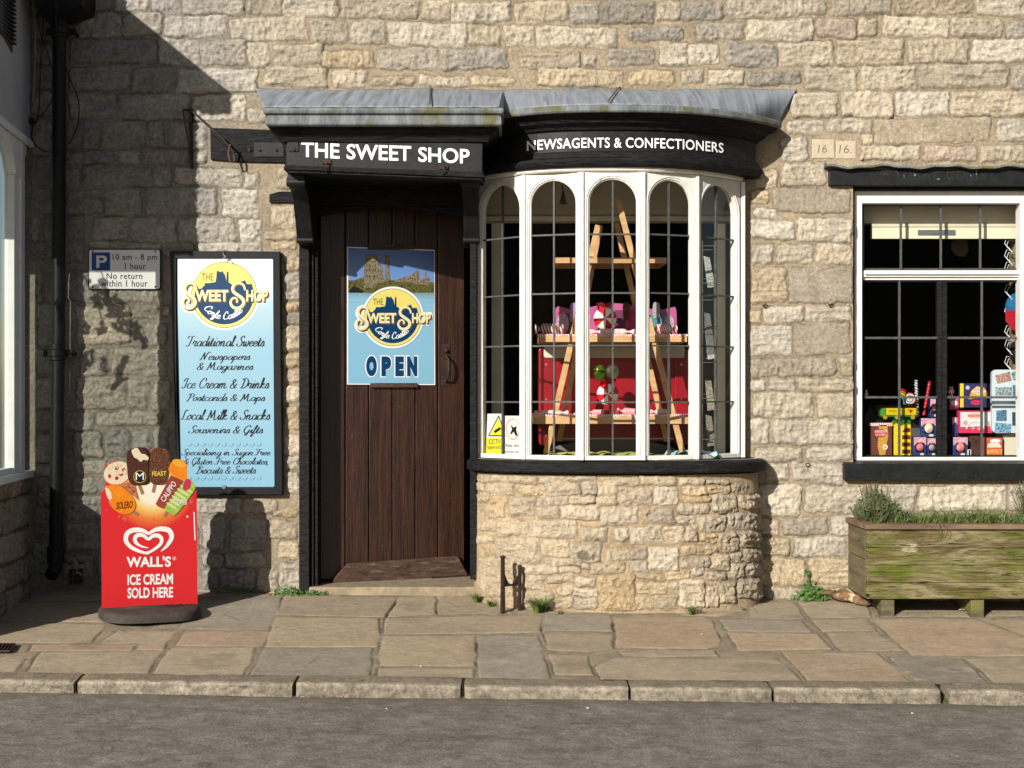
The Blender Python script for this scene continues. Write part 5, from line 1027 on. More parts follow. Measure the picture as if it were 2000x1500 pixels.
# ------------------------------------------------------------------ framed sign
fp = YP(-.048); fs_ = thing('framed_sign', fp.P(441, 967), 'tall black-framed pale blue price-list sign on the stone wall', 'sign')
m = MB(); m.prism([(331, 490), (547, 491), (552, 967), (351, 968)], fp, -.046, -.004); m.build('case', M['ink'], fs_, bevel=.003)
m = MB()
o_ = [(331, 490), (546, 491), (551, 966), (352, 967)]; i_ = [(344, 505), (534, 505), (537, 952), (346, 952)]
for a in range(4): b = (a + 1) % 4; m.prism([o_[a], o_[b], i_[b], i_[a]], fp, -.003, .006)
m.build('frame', pm('powder_coat', (.007, .008, .010), (.010, .011, .013), 10, rough=.4, spec=.15), fs_, bevel=.002)
zt_, zb_ = fp.P(440, 505).z - wloc(fs_).z, fp.P(440, 952).z - wloc(fs_).z
fmat = gradz('sky_print', [(0, C(140, 196, 224, .52)), (.62, C(158, 206, 230, .52)), (.80, C(188, 222, 236, .54)), (.93, C(240, 240, 246)), (1, C(248, 246, 250))], zb_, zt_, coat=.2)
m = MB(); m.prism([(347, 507), (348, 505), (531, 505), (533, 507), (536, 949), (534, 951), (349, 951), (347, 949)], fp, -.0035, .0); m.build('panel', fmat, fs_)
emblem(fp, 438, 576, 64, fs_, .0005)
m = MB()
for t, b, w in (('Traditional Sweets', (362, 655, 517, 677), .13), ('Newspapers', (389, 687, 489, 710), .13), ('& Magazines', (384, 707, 495, 729), .13), ('Ice Cream & Drinks', (354, 737, 526, 759), .13), ('Postcards & Maps', (363, 768, 518, 790), .13),
                ('Local Milk & Snacks', (352, 799, 528, 821), .13), ('Souvenirs & Gifts', (367, 830, 514, 853), .13), ('Specialising in Sugar Free', (354, 876, 528, 895), .12), ('& Gluten Free Chocolates,', (358, 893, 523, 911), .12), ('Biscuits & Sweets', (382, 909, 500, 926), .12)):
    put_text(m, '', b, fp, .0008, geo=script_geo(t, w=w * 1.2))
m.build('lettering', M['ink'], fs_)
for y0 in (869, 935):
    m = MB()
    for k in range(11):
        x = 366 + 13.6 * k; geo = [fp.P(x + 6.8 * (1 - math.cos(t)) * (1 - .12 * t), y0 + (3 if k % 2 else 3) * math.sin(t * 1.6), .0012) for t in [i * .32 for i in range(13)]]; m.tube(geo, .0009, 4)
    m.build('scroll_line', pm('grey_blue_ink', C(120, 150, 165)), fs_)
m = MB(); m.tube([fp.P(438, 488, .0), fp.P(436, 497, .02), fp.P(441, 501, .03), fp.P(436, 505, .025)], .004, 6); m.tube([fp.P(441, 500, .03), fp.P(448, 510, .03)], .002, 5); m.build('hanging_hook', pm('steel', C(170, 170, 170, .8), metal=.8, rough=.3), fs_)
m = MB(); m.disc(437, 951, 4, fp, .0, .012, n=10); m.build('catch', bpy.data.materials['steel'], fs_)

# ------------------------------------------------------------------ poster on the door
pl = Plane(dA + dpl.n * .006, dB + dpl.n * .006); po = thing('open_sign', pl.P(764, 752), 'blue poster with castle picture and OPEN on the brown door', 'sign')
m = MB(); m.prism([(678, 482), (849, 488), (850, 752), (678, 751)], pl, -.004, .0); m.build('edge', M['pwhite'], po)
zt_, zb_ = pl.P(764, 484).z - wloc(po).z, pl.P(764, 752).z - wloc(po).z
pm_ = gradz('poster_print', [(0, C(140, 196, 226)), (.62, C(146, 200, 230)), (.70, C(110, 140, 120)), (.72, C(120, 160, 215)), (.84, C(105, 145, 210)), (1, C(70, 105, 180))], zb_, zt_, coat=.3)
m = MB(); m.prism([(680, 484), (848, 490), (848, 750), (680, 749)], pl, .0, .0006); m.build('panel', pm_, po)
M['castle'] = pm('castle_print', C(165, 150, 122), C(92, 84, 70), 160, rough=.4, stretch=(1, 1, .5), c3=C(50, 46, 40), s3=110, lo3=.58, hi3=.64); M['hill'] = pm('hill_print', C(120, 112, 60), C(80, 84, 40), 90, rough=.4, c3=C(60, 60, 36), s3=70, lo3=.52, hi3=.6)
m = MB(); m.prism([(680, 547), (690, 548), (712, 541), (735, 550), (760, 548), (790, 546), (820, 548), (848, 552), (848, 578), (680, 578)], pl, .0006, .001); m.build('hill', M['hill'], po)
m = MB()
m.prism([(711, 563), (711, 515), (714, 512), (714, 498), (722, 497), (730, 496), (735, 495), (737, 503), (741, 508), (744, 520), (747, 524), (748, 540), (752, 546), (752, 551), (738, 553), (731, 562)], pl, .001, .0014)
m.prism([(753, 545), (751, 536), (753, 526), (751, 512), (751, 499), (757, 498), (761, 500), (762, 545), (767, 548), (752, 548)], pl, .001, .0014)
m.prism([(770, 548), (790, 541), (804, 537), (812, 530), (815, 525), (818, 530), (819, 545), (826, 545), (829, 541), (829, 531), (833, 531), (834, 541), (840, 544), (840, 556), (820, 556), (800, 550), (775, 551)], pl, .001, .0014)
m.build('castle', M['castle'], po)
m = MB()
for y in (516, 526, 538): 
    for x in (716, 721, 732): m.rect(x, y, x + 1.6, y + 4, pl, .0014, .0017)
m.prism([(682, 568), (690, 558), (700, 562), (712, 570), (700, 577), (684, 577)], pl, .001, .0013); m.build('castle_windows', pm('dark_print', C(40, 36, 32), rough=.4), po)
m = MB(); m.prism([(680, 572), (848, 572), (848, 590), (680, 590)], pl, .0013, .0016)
mm_ = newmat('fade_print')[0]; m.build('mist', pm_, po)
emblem(pl, 767, 620, 56, po, .0022)
m = MB(); m2 = MB()
for ch, b in (('O', (715, 695, 736, 735)), ('P', (745, 696, 764, 735)), ('E', (772, 696, 789, 735)), ('N', (795, 696, 815, 735))):
    put_text(m2, ch, (b[0] - 2, b[1] - 2, b[2] + 2, b[3] + 2), pl, .0012, offset=.10); put_text(m, ch, b, pl, .0018, offset=.085)
m2.build('letter_outline', M['pwhite'], po); m.build('lettering', M['navy'], po)
for b in ((719, 478, 812, 487), (724, 748, 816, 757)):
    m = MB(); m.rect(*b, pl, -.006, .014, r=2); m.build('wooden_batten', M['doorworn'], po, bevel=.003)

# ------------------------------------------------------------------ red ice-cream pavement sign
wl = Vector((-800 * S * .9128, -.645, 0)); wr = Vector((-615 * S * .937, -.465, 0)); wp = Plane(wl, wr)
ws = thing('pavement_sign', Vector((-1.76, -.56, gz(-1.76, -.56))), 'red swinging ice cream board with a white heart on a dark rubber base', 'sign')
TH = -.03
base_z = gz(-1.76, -.56)
def base_mesh():
    m = MB(); c = Vector((-1.765, -.565, base_z)); u = wp.u; v = wp.n; prof = [(1.0, .0), (1.0, .022), (.985, .034), (.95, .043), (.9, .046), (.0, .050)]; n = 56; V = []; F = []
    for s_, z in prof:
        for k in range(n):
            a = 2 * math.pi * k / n; ca, sa = math.cos(a), math.sin(a); e = .55
            x = .238 * math.copysign(abs(ca) ** e, ca) * s_; y = .235 * math.copysign(abs(sa) ** .8, sa) * s_
            q = c + u * x + v * y; V.append((q.x, q.y, c.z + z + GX * x + .0))
    for i in range(len(prof) - 1):
        for k in range(n): k2 = (k + 1) % n; F.append((i * n + k, i * n + k2, (i + 1) * n + k2, (i + 1) * n + k))
    F.append(tuple(range(n))[::-1]); m.add(V, F); b = m.build('base', pm('worn_rubber', (.030, .026, .023), (.055, .044, .036), 18, rough=.75, bump=.4, bscale=60), ws, smooth=True)
    m = MB()
    for rr, a0, a1 in ((.13, 3.4, 6.2), (.10, 3.2, 6.0), (.075, 3.5, 6.1), (.165, 3.7, 5.9)):
        m.tube([c + u * (rr * 1.15 * math.cos(a0 + (a1 - a0) * i / 20)) - v * (rr * .55 * math.sin(a0 + (a1 - a0) * i / 20)) + Vector((0, 0, .0495)) for i in range(21)], .002, 5)
    m.build('raised_rings', bpy.data.materials['worn_rubber'], b)
base_mesh()
def radial(name, pl_, cx, cy, rad):
    """printed burst: white centre, yellow, orange, then red; by distance in the board's own space"""
    m, t, b = newmat(name); N = t.nodes; L = t.links; b.inputs['Roughness'].default_value = .5; b.inputs['Coat Weight'].default_value = 0; b.inputs['Specular IOR Level'].default_value = .3
    co = N.new('ShaderNodeTexCoord'); c = pl_.P(cx, cy, 0) - Vector(ws.location)
    d = N.new('ShaderNodeVectorMath'); d.operation = 'DISTANCE'; d.inputs[1].default_value = c; L.new(co.outputs['Object'], d.inputs[0])
    r = N.new('ShaderNodeMapRange'); r.inputs[2].default_value = rad; L.new(d.outputs['Value'], r.inputs[0])
    cr = N.new('ShaderNodeValToRGB'); e = cr.color_ramp.elements
    st = [(0, C(250, 246, 232)), (.34, C(250, 240, 215)), (.52, C(246, 205, 110)), (.72, C(238, 130, 60)), (1, C(222, 38, 44))]
    while len(e) < 5: e.new(.5)
    for i, (p, q) in enumerate(st): e[i].position = p; e[i].color = (*q, 1)
    L.new(r.outputs[0], cr.inputs[0]); L.new(cr.outputs[0], b.inputs['Base Color']); return m
red = radial('ice_cream_board_print', wp, 300, 955, .20)
W_ = pm('board_white', C(248, 246, 244, .62), C(242, 240, 238, .62), 20, rough=.5)
out = [(200, 1194), (198, 964), (205, 955), (207, 948), (207, 938), (204, 926), (206, 914), (213, 905), (228, 900), (243, 903), (250, 908), (250, 893), (258, 877), (272, 875), (283, 879), (288, 892), (293, 888), (297, 879), (303, 876), (320, 876), (329, 884), (331, 906), (338, 900), (350, 897), (362, 901), (366, 912), (364, 934), (374, 938), (382, 950), (384, 960), (386, 1184)]
m = MB(); m.prism(out, wp, -.022, .0); m.build('board', red, ws)
def wpoly(name, pts, off, mat, thick=.0012): m = MB(); m.prism(pts, wp, off - thick, off); return m.build(name, mat, ws)
def smo(q):
    q = [Vector(p) for p in q]; n = len(q); c = []
    for i in range(n):
        p0, p1, p2, p3 = q[i - 1], q[i], q[(i + 1) % n], q[(i + 2) % n]
        for k in range(4): t = k / 4; v = .5 * ((2 * p1) + (p2 - p0) * t + (2 * p0 - 5 * p1 + 4 * p2 - p3) * t * t + (3 * p1 - p0 - 3 * p2 + p3) * t ** 3); c.append((v.x, v.y))
    return c
def ell(cx, cy, a, b, rot=0, n=30, t0=0, t1=360):
    r_ = math.radians(rot); o = []
    for i in range(n):
        t = math.radians(t0 + (t1 - t0) * i / (n if t1 - t0 == 360 else n - 1)); x, y = a * math.cos(t), b * math.sin(t); o.append((cx + x * math.cos(r_) - y * math.sin(r_), cy + x * math.sin(r_) + y * math.cos(r_)))
    return o
def bar_shape(cx, cy, w, h, rot, squ=.55, n=36, taper=0):
    r_ = math.radians(rot); o = []
    for i in range(n):
        t = 2 * math.pi * i / n; x = math.copysign(abs(math.cos(t)) ** squ, math.cos(t)) * w / 2; y = math.copysign(abs(math.sin(t)) ** squ, math.sin(t)) * h / 2
        x *= 1 + taper * y / h; o.append((cx + x * math.cos(r_) - y * math.sin(r_), cy + x * math.sin(r_) + y * math.cos(r_)))
    return o
ink = lambda n, a, b=None, **k: pm(n, C(*a), C(*b) if b else None, k.pop('scale', 60), rough=.5, **k)
choc = ink('chocolate_print', (92, 52, 40), (72, 38, 30)); choc2 = ink('chocolate_edge_print', (52, 26, 20)); nut = ink('nutty_chocolate_print', (70, 38, 28), (120, 74, 48), scale=120, c3=C(205, 160, 120), s3=150, lo3=.62, hi3=.66)
org = ink('orange_ice_print', (246, 150, 32), (240, 128, 22), scale=25); cr_ = ink('cream_print', (246, 232, 206), (230, 205, 165), scale=120); stick = ink('stick_print', (170, 130, 86)); grn = ink('lime_ice_print', (176, 206, 96), (150, 186, 70), scale=40); pnk = ink('pink_print', (214, 52, 96)); pale = ink('pale_lime_print', (222, 232, 160)); wafer = ink('wafer_print', (206, 150, 100), (180, 70, 70), scale=110, c3=C(120, 40, 40), s3=90, lo3=.55, hi3=.6); lolred = ink('berry_print', (190, 36, 40))
dk = ink('dark_print_ink', (40, 24, 24)); yel = ink('gold_print', (240, 214, 90))
# lolly sticks
for nm, a, b in (('stick', (271, 945), (279, 965)), ('stick', (304, 940), (299, 962)), ('stick', (258, 997), (270, 1006)), ('stick', (328, 997), (321, 1009))):
    m = MB(); d = Vector((b[0] - a[0], b[1] - a[1])).normalized(); n_ = Vector((-d.y, d.x)) * 3.2
    m.prism([(a[0] + n_.x, a[1] + n_.y), (b[0] + n_.x, b[1] + n_.y), (b[0] - n_.x, b[1] - n_.y), (a[0] - n_.x, a[1] - n_.y)], wp, .0002, .0014); m.build('lolly_stick', stick, ws)
# cone with nuts and sauce
wpoly('cone_wafer', [(236, 948), (262, 938), (272, 978)], .0016, wafer); wpoly('cone_cream', ell(229, 924, 27, 22, -22), .0022, cr_)
m = MB()
for x, y in ((214, 930), (228, 934), (242, 918), (228, 914), (236, 926)): m.prism(ell(x, y, R.uniform(3, 6), R.uniform(3, 5), R.uniform(0, 90), 9), wp, .0022, .0028)
m.build('sauce', lolred, ws); m = MB()
for k in range(22): m.prism(ell(R.uniform(209, 246), R.uniform(905, 926), R.uniform(2, 4.5), R.uniform(1.5, 3), R.uniform(0, 180), 7), wp, .0028, .0033 + k * 1e-5)
m.build('nuts', cr_, ws)
# chocolate bar with a bite, nutty bar, push-up, twisted ice, orange lolly
wpoly('chocolate_edge', bar_shape(272, 911, 48, 74, -3), .0024, choc2); wpoly('chocolate_bar', bar_shape(269, 911, 41, 72, -3), .0032, choc)
wpoly('bite', smo([(257, 880), (268, 875), (276, 886), (282, 887), (290, 893), (288, 899), (280, 898), (275, 902), (268, 896), (262, 893)]), .0040, cr_)
m = MB(); m.disc(273, 931, 13, wp, .0034, .0040); m.build('badge', dk, ws); m = MB(); m.prism(ell(273, 931, 12.2, 12.2, 0, 40), wp, .0040, .0043); m.build('badge_ring', yel, ws); m = MB(); m.disc(273, 931, 11.2, wp, .0043, .0046); put_text(m, 'M', (265, 923, 281, 937), wp, .0050, mi=1, offset=0); m.build('badge_letter', [dk, W_], ws)
wpoly('nutty_bar', bar_shape(311, 911, 38, 72, 3), .0030, nut); wpoly('bar_edge', bar_shape(328, 892, 9, 22, -10), .0026, choc)
m = MB(); put_text(m, 'FEAST', (297, 921, 325, 930), wp, .0038, offset=.02, skew=-1); m.build('lettering', yel, ws)
wpoly('push_up_tube', [(334, 928), (359, 940), (322, 990), (318, 993), (308, 989), (304, 984)], .0046, ink('tube_print', (166, 70, 56), (150, 60, 50), scale=30)); wpoly('push_up_cap', smo([(330, 921), (362, 938), (366, 915), (362, 903), (350, 897), (338, 900)]), .0052, org); wpoly('cap_highlight', ell(350, 905, 14, 7, 20), .0056, ink('light_orange_print', (252, 180, 60)))
m = MB(); put_text(m, 'CALIPPO', (0, 0, 1, 1), wp, .0058, offset=.01, shear=.1, warp=lambda x, y, u, v: (317 + 24 * u + (v - .5) * -9, 978 - 36 * u + (v - .5) * -6)); m.build('lettering', W_, ws)
wpoly('twisted_ice', smo([(357, 936), (372, 936), (381, 948), (377, 962), (345, 1003), (334, 1003), (322, 995), (324, 988), (344, 952)]), .0040, grn)
for i in range(6):
    t = i / 6; x, y = 364 - 34 * t, 955 + 40 * t; wpoly('ice_twist', ell(x, y, 15 - 3 * t, 2.6, 32), .0046 + .0001 * i, pale)
wpoly('fruit_ice', ell(365, 947, 7, 12, 20), .0054, pnk)
m = MB(); put_text(m, 'TWISTER', (338, 975, 366, 984), wp, .0058, offset=.01, skew=2); m.build('lettering', W_, ws)
wpoly('orange_lolly', smo([(206, 950), (213, 948), (220, 946), (228, 946), (246, 957), (260, 972), (265, 988), (258, 1000), (246, 1005), (232, 1001), (220, 992), (212, 980), (217, 974), (213, 968), (207, 962)]), .0034, org)
wpoly('lolly_bite', [(205, 952), (212, 954), (217, 962), (219, 972), (215, 978), (210, 972), (207, 963)], .0038, cr_)
m = MB(); put_text(m, 'SOLERO', (227, 981, 259, 995), wp, .0042, offset=.012, shear=.2, skew=-3); m.build('lettering', dk, ws)
# double heart mark
def heart(pts_, name, off):
    q = [Vector(p) for p in pts_]; c = []; n = len(q)
    for i in range(n - 1):
        p0, p1, p2, p3 = q[max(i - 1, 0)], q[i], q[i + 1], q[min(i + 2, n - 1)]
        for k in range(6): t = k / 6; c.append(.5 * ((2 * p1) + (p2 - p0) * t + (2 * p0 - 5 * p1 + 4 * p2 - p3) * t * t + (3 * p1 - p0 - 3 * p2 + p3) * t ** 3))
    return c + [q[-1]]
def ribbon(name, path, widths, off, mat, parent, pl_):
    c = heart(path, name, off); n = len(c); m = MB(); vs = []
    for i, p in enumerate(c):
        d = (c[min(i + 1, n - 1)] - c[max(i - 1, 0)]).normalized(); t = i / (n - 1); j = t * (len(widths) - 1); a = int(min(j, len(widths) - 2)); w = widths[a] + (widths[a + 1] - widths[a]) * (j - a); nn = Vector((-d.y, d.x))
        for g in (1, -1): z = p + nn * w / 2 * g; vs.append(pl_.P(z.x, z.y, off + i * 1.5e-6))
    m.add(vs, [(2 * i, 2 * i + 1, 2 * i + 3, 2 * i + 2) for i in range(n - 1)]); return m.build(name, mat, parent)
ribbon('heart_emblem', [(314, 1077), (326, 1066), (335, 1050), (331, 1037), (319, 1033), (306, 1034), (297, 1038), (290, 1042), (283, 1038), (272, 1035), (258, 1036), (248, 1043), (246, 1056), (254, 1067), (268, 1075), (284, 1080), (291, 1080)], [1, 7, 9.5, 10, 9, 7, 5.5, 7, 9, 9.5, 9, 8, 7, 5, 5], .0012, W_, ws, wp)
ribbon('heart_emblem', [(290, 1070), (276, 1067), (265, 1059), (264, 1050), (270, 1045), (280, 1046), (290, 1053), (298, 1047), (308, 1046), (315, 1051), (315, 1060), (308, 1068), (298, 1075), (290, 1079), (282, 1079)], [1, 4, 7, 8, 8, 7, 5.5, 7, 8, 7.5, 6.5, 6, 5, 5, 3], .0018, W_, ws, wp)
m = MB()
put_text(m, "WALL'S", (247, 1087, 334, 1108), wp, .0012, offset=.035, skew=-1); put_text(m, '®', (337, 1087, 344, 1094), wp, .0012)
put_text(m, 'ICE CREAM', (249, 1122, 338, 1143), wp, .0012, offset=.03, skew=-2); put_text(m, 'SOLD HERE', (249, 1148, 338, 1169), wp, .0012, offset=.03, skew=-2)
m.build('lettering', W_, ws)
m = MB()
for x, y, r_ in ((244, 1013, 5), (233, 1009, 2.5), (350, 1005, 2.5), (374, 980, 3.5), (209, 996, 1.5), (300, 1014, 1.6)): m.disc(x, y, r_, wp, .0, .0008, n=18)
m.build('bubbles', ink('pale_red_print', (234, 92, 76)), ws)
m = MB(); m.prism([(378, 1000), (380, 1000), (382, 1055), (380, 1055)], wp, .0, .0012); m.disc(366, 1009, 2, wp, 0, .001, n=8); m.build('chipped_edge', W_, ws)
m = MB()
for k in range(40):
    x = R.choice((R.uniform(212, 240), R.uniform(345, 378), R.uniform(205, 380))); q = wp.P(x, 1190, R.uniform(.005, .03)); q.z = base_z + .047; m.ball(q, R.uniform(.002, .005), 1.5, 1, .5, 6, jit=.3)
m.build('grit', pm('dry_leaf_grit', C(120, 92, 50, .6), C(80, 70, 40, .6), 60, rough=1), ws)

# ------------------------------------------------------------------ boot scraper
bs = thing('boot_scraper', P(982, 1188, -.41), 'rusty black iron boot scraper set in the pavement beside the door', 'boot scraper')
A = G(982, 1190); B = P(1015, 1100, -.36); A.y = -.41; A.x = P(982, 1100, -.41).x; A.z = gz(A.x, A.y); B.z = gz(B.x, B.y)
def at(py_, y): return HC - (py_ - HOR) * S * (D + y) / D
m = MB(); m.tube([(A.x, A.y, A.z - .01), (A.x, A.y, at(1090, A.y))], [.0145, .0115], 4); m.ball((A.x, A.y, at(1088, A.y)), .015, seg=10, sz=.6); m.build('post', M['iron'], bs, bevel=.002)
m = MB(); m.tube([(B.x, B.y, B.z - .01), (B.x, B.y, at(1108, B.y))], [.0115, .011], 4); m.ball((B.x, B.y, at(1107, B.y)), .012, seg=10); m.build('post', M['iron'], bs, bevel=.002)
m = MB(); n_ = 14; top = []; d = (B - A); d.z = 0
for i in range(n_ + 1):
    t = i / n_; z = at(1142, A.y) + (at(1095, A.y) - at(1130, A.y)) * (abs(t * 2 - 1) ** 2.2) * (1.0 if t < .5 else .75); top.append(Vector((A.x + d.x * t, A.y + d.y * t, z)))
bot = [Vector((p.x, p.y, at(1146, A.y) + .0)) for p in top]; nn = Vector((-d.y, d.x, 0)).normalized() * .003
for s_ in (1,): 
    V = [p + nn for p in top] + [p + nn for p in bot] + [p - nn for p in top] + [p - nn for p in bot]; k = n_ + 1; F = []
    for i in range(n_): F += [(i, i + 1, k + i + 1, k + i), (2 * k + i, 3 * k + i, 3 * k + i + 1, 2 * k + i + 1), (i, 2 * k + i, 2 * k + i + 1, i + 1), (k + i, k + i + 1, 3 * k + i + 1, 3 * k + i)]
    m.add(V, F)
m.build('scraper_plate', M['iron'], bs)

# ------------------------------------------------------------------ planter
yf = -.405; kf = (D + yf) / D
def pz(py_): return HC - (py_ - HOR) * S * kf
xl, xr = 693 * S * kf, 3.15
def planter_wood(name, moss_lo, moss_hi):
    """weathered boards: long wavy grain, knots, pale bare patches and green algae"""
    m, t, b = newmat(name); N = t.nodes; L = t.links; b.inputs['Roughness'].default_value = .85; b.inputs['Specular IOR Level'].default_value = .2
    co = N.new('ShaderNodeTexCoord')
    def nz(sc, st, d=6, dist=0):
        mp = N.new('ShaderNodeMapping'); mp.inputs['Scale'].default_value = st; L.new(co.outputs['Object'], mp.inputs[0]); n = N.new('ShaderNodeTexNoise'); n.inputs['Scale'].default_value = sc; n.inputs['Detail'].default_value = d; n.inputs['Distortion'].default_value = dist; n.inputs['Roughness'].default_value = .65; L.new(mp.outputs[0], n.inputs['Vector']); return n.outputs[0]
    def mixc(f, a, c, lo, hi, k=1.0):
        r = N.new('ShaderNodeMapRange'); r.inputs[1].default_value = lo; r.inputs[2].default_value = hi; r.inputs[4].default_value = k; L.new(f, r.inputs[0]); x = N.new('ShaderNodeMix'); x.data_type = 'RGBA'; L.new(r.outputs[0], x.inputs[0])
        if isinstance(a, tuple): x.inputs[6].default_value = (*a, 1)
        else: L.new(a, x.inputs[6])
        x.inputs[7].default_value = (*c, 1); return x.outputs[2]
    c = mixc(nz(3.2, (.7, 1, 3), 5, 1.5), C(172, 158, 118, .50), C(128, 108, 70, .42), .42, .6)
    c = mixc(nz(2.5, (1, 1, 2.2), 5), c, C(205, 190, 160, .64), .60, .66)
    c = mixc(nz(3.4, (.6, 1, 2.4), 9), c, C(112, 126, 30, .50), moss_lo, moss_hi, .88)
    c = mixc(nz(7, (.6, 1, 2.5), 7), c, C(84, 92, 34, .5), .56, .66, .8)
    g = nz(14, (.35, 1, 9), 8, 2.2); c = mixc(g, c, C(60, 46, 26, .4), .50, .60, .9)
    v = N.new('ShaderNodeTexVoronoi'); v.inputs['Scale'].default_value = 3.1; mp = N.new('ShaderNodeMapping'); mp.inputs['Scale'].default_value = (1, .2, 2.6); L.new(co.outputs['Object'], mp.inputs[0]); L.new(mp.outputs[0], v.inputs['Vector']); c = mixc(v.outputs['Distance'], c, C(60, 42, 24, .5), .09, .05, 1)
    L.new(c, b.inputs['Base Color']); bn = N.new('ShaderNodeBump'); bn.inputs['Strength'].default_value = .7; bn.inputs['Distance'].default_value = .006; L.new(g, bn.inputs['Height']); L.new(bn.outputs[0], b.inputs['Normal']); return m
mossy = planter_wood('weathered_planter_wood', .50, .62); mossyd = planter_wood('mossy_planter_wood', .44, .57)
rimw = pm('weathered_rim_wood', C(150, 124, 98, .6), C(110, 90, 72, .6), 6, rough=.85, bump=.5, bscale=25, stretch=(1, 1, 5)); sidew = pm('grey_planter_side', C(140, 126, 98, .55), C(96, 88, 64, .5), 5, detail=8, rough=.85, bump=.4, bscale=22, stretch=(1, .7, 4), c3=C(120, 124, 50, .6), s3=4, lo3=.55, hi3=.68)
pb = thing('planter_box', (xl + .5, -.2, -.05), 'long mossy timber planter box with grass under the right-hand window', 'planter')
ys = [1034, 1070, 1104, 1138, 1170]
for i in range(4):
    m = MB(); n_ = 60; z1, z0 = pz(ys[i]) - .001, pz(ys[i + 1]) + .001
    m.box(xl, xr, yf + R.uniform(-.0015, .0015), yf + .028, z0, z1); m.build('front_plank', mossy if i < 1 else mossyd, pb, bevel=.003)
for i, (a, b) in enumerate(((pz(1034), pz(1094)), (pz(1096), pz(1170)))):
    m = MB(); m.box(xl - .001, xl + .026, yf + .029, -.02, b, a); m.build('side_plank', sidew, pb, bevel=.003)
m = MB(); m.box(xl - .012, xr, yf - .02, yf + .055, pz(1034) + .001, pz(1034) + .027); m.build('rim', rimw, pb, bevel=.004)
m = MB(); m.box(xl - .014, xl + .055, yf + .056, -.01, pz(1034) + .001, pz(1034) + .027); m.build('rim', rimw, pb, bevel=.004)
m = MB(); m.box(xl + .03, xr, yf + .03, -.02, pz(1130), pz(1034)); m.build('soil', pm('soil', (.03, .022, .015), (.05, .035, .02), 30, rough=1, bump=1, bscale=50), pb)
m = MB(); m.box(xl + .03, xr, yf + .03, -.02, pz(1170) + .001, pz(1166)); m.build('bottom_board', sidew, pb)
for px_ in (1733, 1908, 2092):
    q = P(px_, 1200, yf + .03); m = MB(); m.box(q.x - .033, q.x + .033, yf + .02, yf + .09, gz(q.x, yf) - .005, pz(1170)); m.build('leg', sidew, pb, bevel=.003)
    m = MB(); m.box(q.x - .03, q.x + .03, yf + .091, -.03, gz(q.x, -.1) + .005, pz(1170)); m.build('bearer', sidew, pb, bevel=.003)

# ------------------------------------------------------------------ plants and weeds
def blades(mb, c, n, h, spread, w=.0022, lean=.5, rnd=R, dirx=0):
    for k in range(n):
        a = rnd.uniform(0, 6.283); b0 = Vector(c) + Vector((math.cos(a), math.sin(a) * .7, 0)) * rnd.uniform(0, spread * .35); hh = h * rnd.uniform(.45, 1.1)
        out_ = Vector((math.cos(a) + dirx, math.sin(a), 0)) * (hh * lean * rnd.uniform(.2, 1.3)); sd = Vector((-math.sin(a + .6), math.cos(a + .6), 0)) * w * rnd.uniform(.6, 1.3); p = []
        for i in range(5):
            t = i / 4; q = b0 + out_ * (t * t) + Vector((0, 0, hh * (t - .28 * t * t * lean * 1.6))); ww = sd * (1 - t) ** .7; p += [q - ww, q + ww]
        mb.add(p, [(0, 1, 3, 2), (2, 3, 5, 4), (4, 5, 7, 6), (6, 7, 9, 8)])
def bayfront(x): u = min(abs((x - .548) / .752), 1); return -(.375 * (1 - u ** 2.5) ** .4 + .022)
TW = [(1052, 1180, 260, .135, .10, 'big tuft of bright green grass growing behind the boot scraper'), (932, 1160, 110, .085, .07, 'small grass tuft at the foot of the door frame beside the step'), (957, 1166, 70, .07, .05, 'little grass tuft left of the boot scraper'),
      (1350, 1180, 80, .075, .05, 'grass tuft at the foot of the bay wall on its right half'), (1372, 1198, 26, .022, .05, 'flat grass sprig in the paving joint in front of the bay'), (1452, 1178, 26, .025, .04, 'tiny grass sprig where bay wall meets the paving corner'), (1852, 1362, 60, .05, .05, 'grass tuft growing in the gap between two kerbstones'),
      (1068, 1196, 22, .018, .05, 'low sprig of grass in the joint below the big tuft'), (1938, 1210, 20, .018, .04, 'low sprig in the paving in front of the planter'), (1092, 1172, 22, .04, .04, 'thin seedlings right of the big grass tuft')]
for i, (px_, py_, n, h, sp, lb) in enumerate(TW):
    q = G(px_, min(py_, 1335)) if py_ < 1340 else Vector(((px_ - 1000) * S * .765, -1.70, ROADZ - .03))
    if 930 < px_ < 1480 and py_ < 1190: fy_ = bayfront(q.x); q.y = min(q.y, fy_ - .035); q.x = P(px_, py_, q.y).x; q.z = gz(q.x, q.y)
    m = MB(); blades(m, q, n, h, sp, w=.0022 if h > .04 else .0018, lean=.85 if h > .04 else 1.0); m.build('grass_tuft', M['grass'], None, lb, 'weed', 'grass tufts growing in the cracks', loc=q)
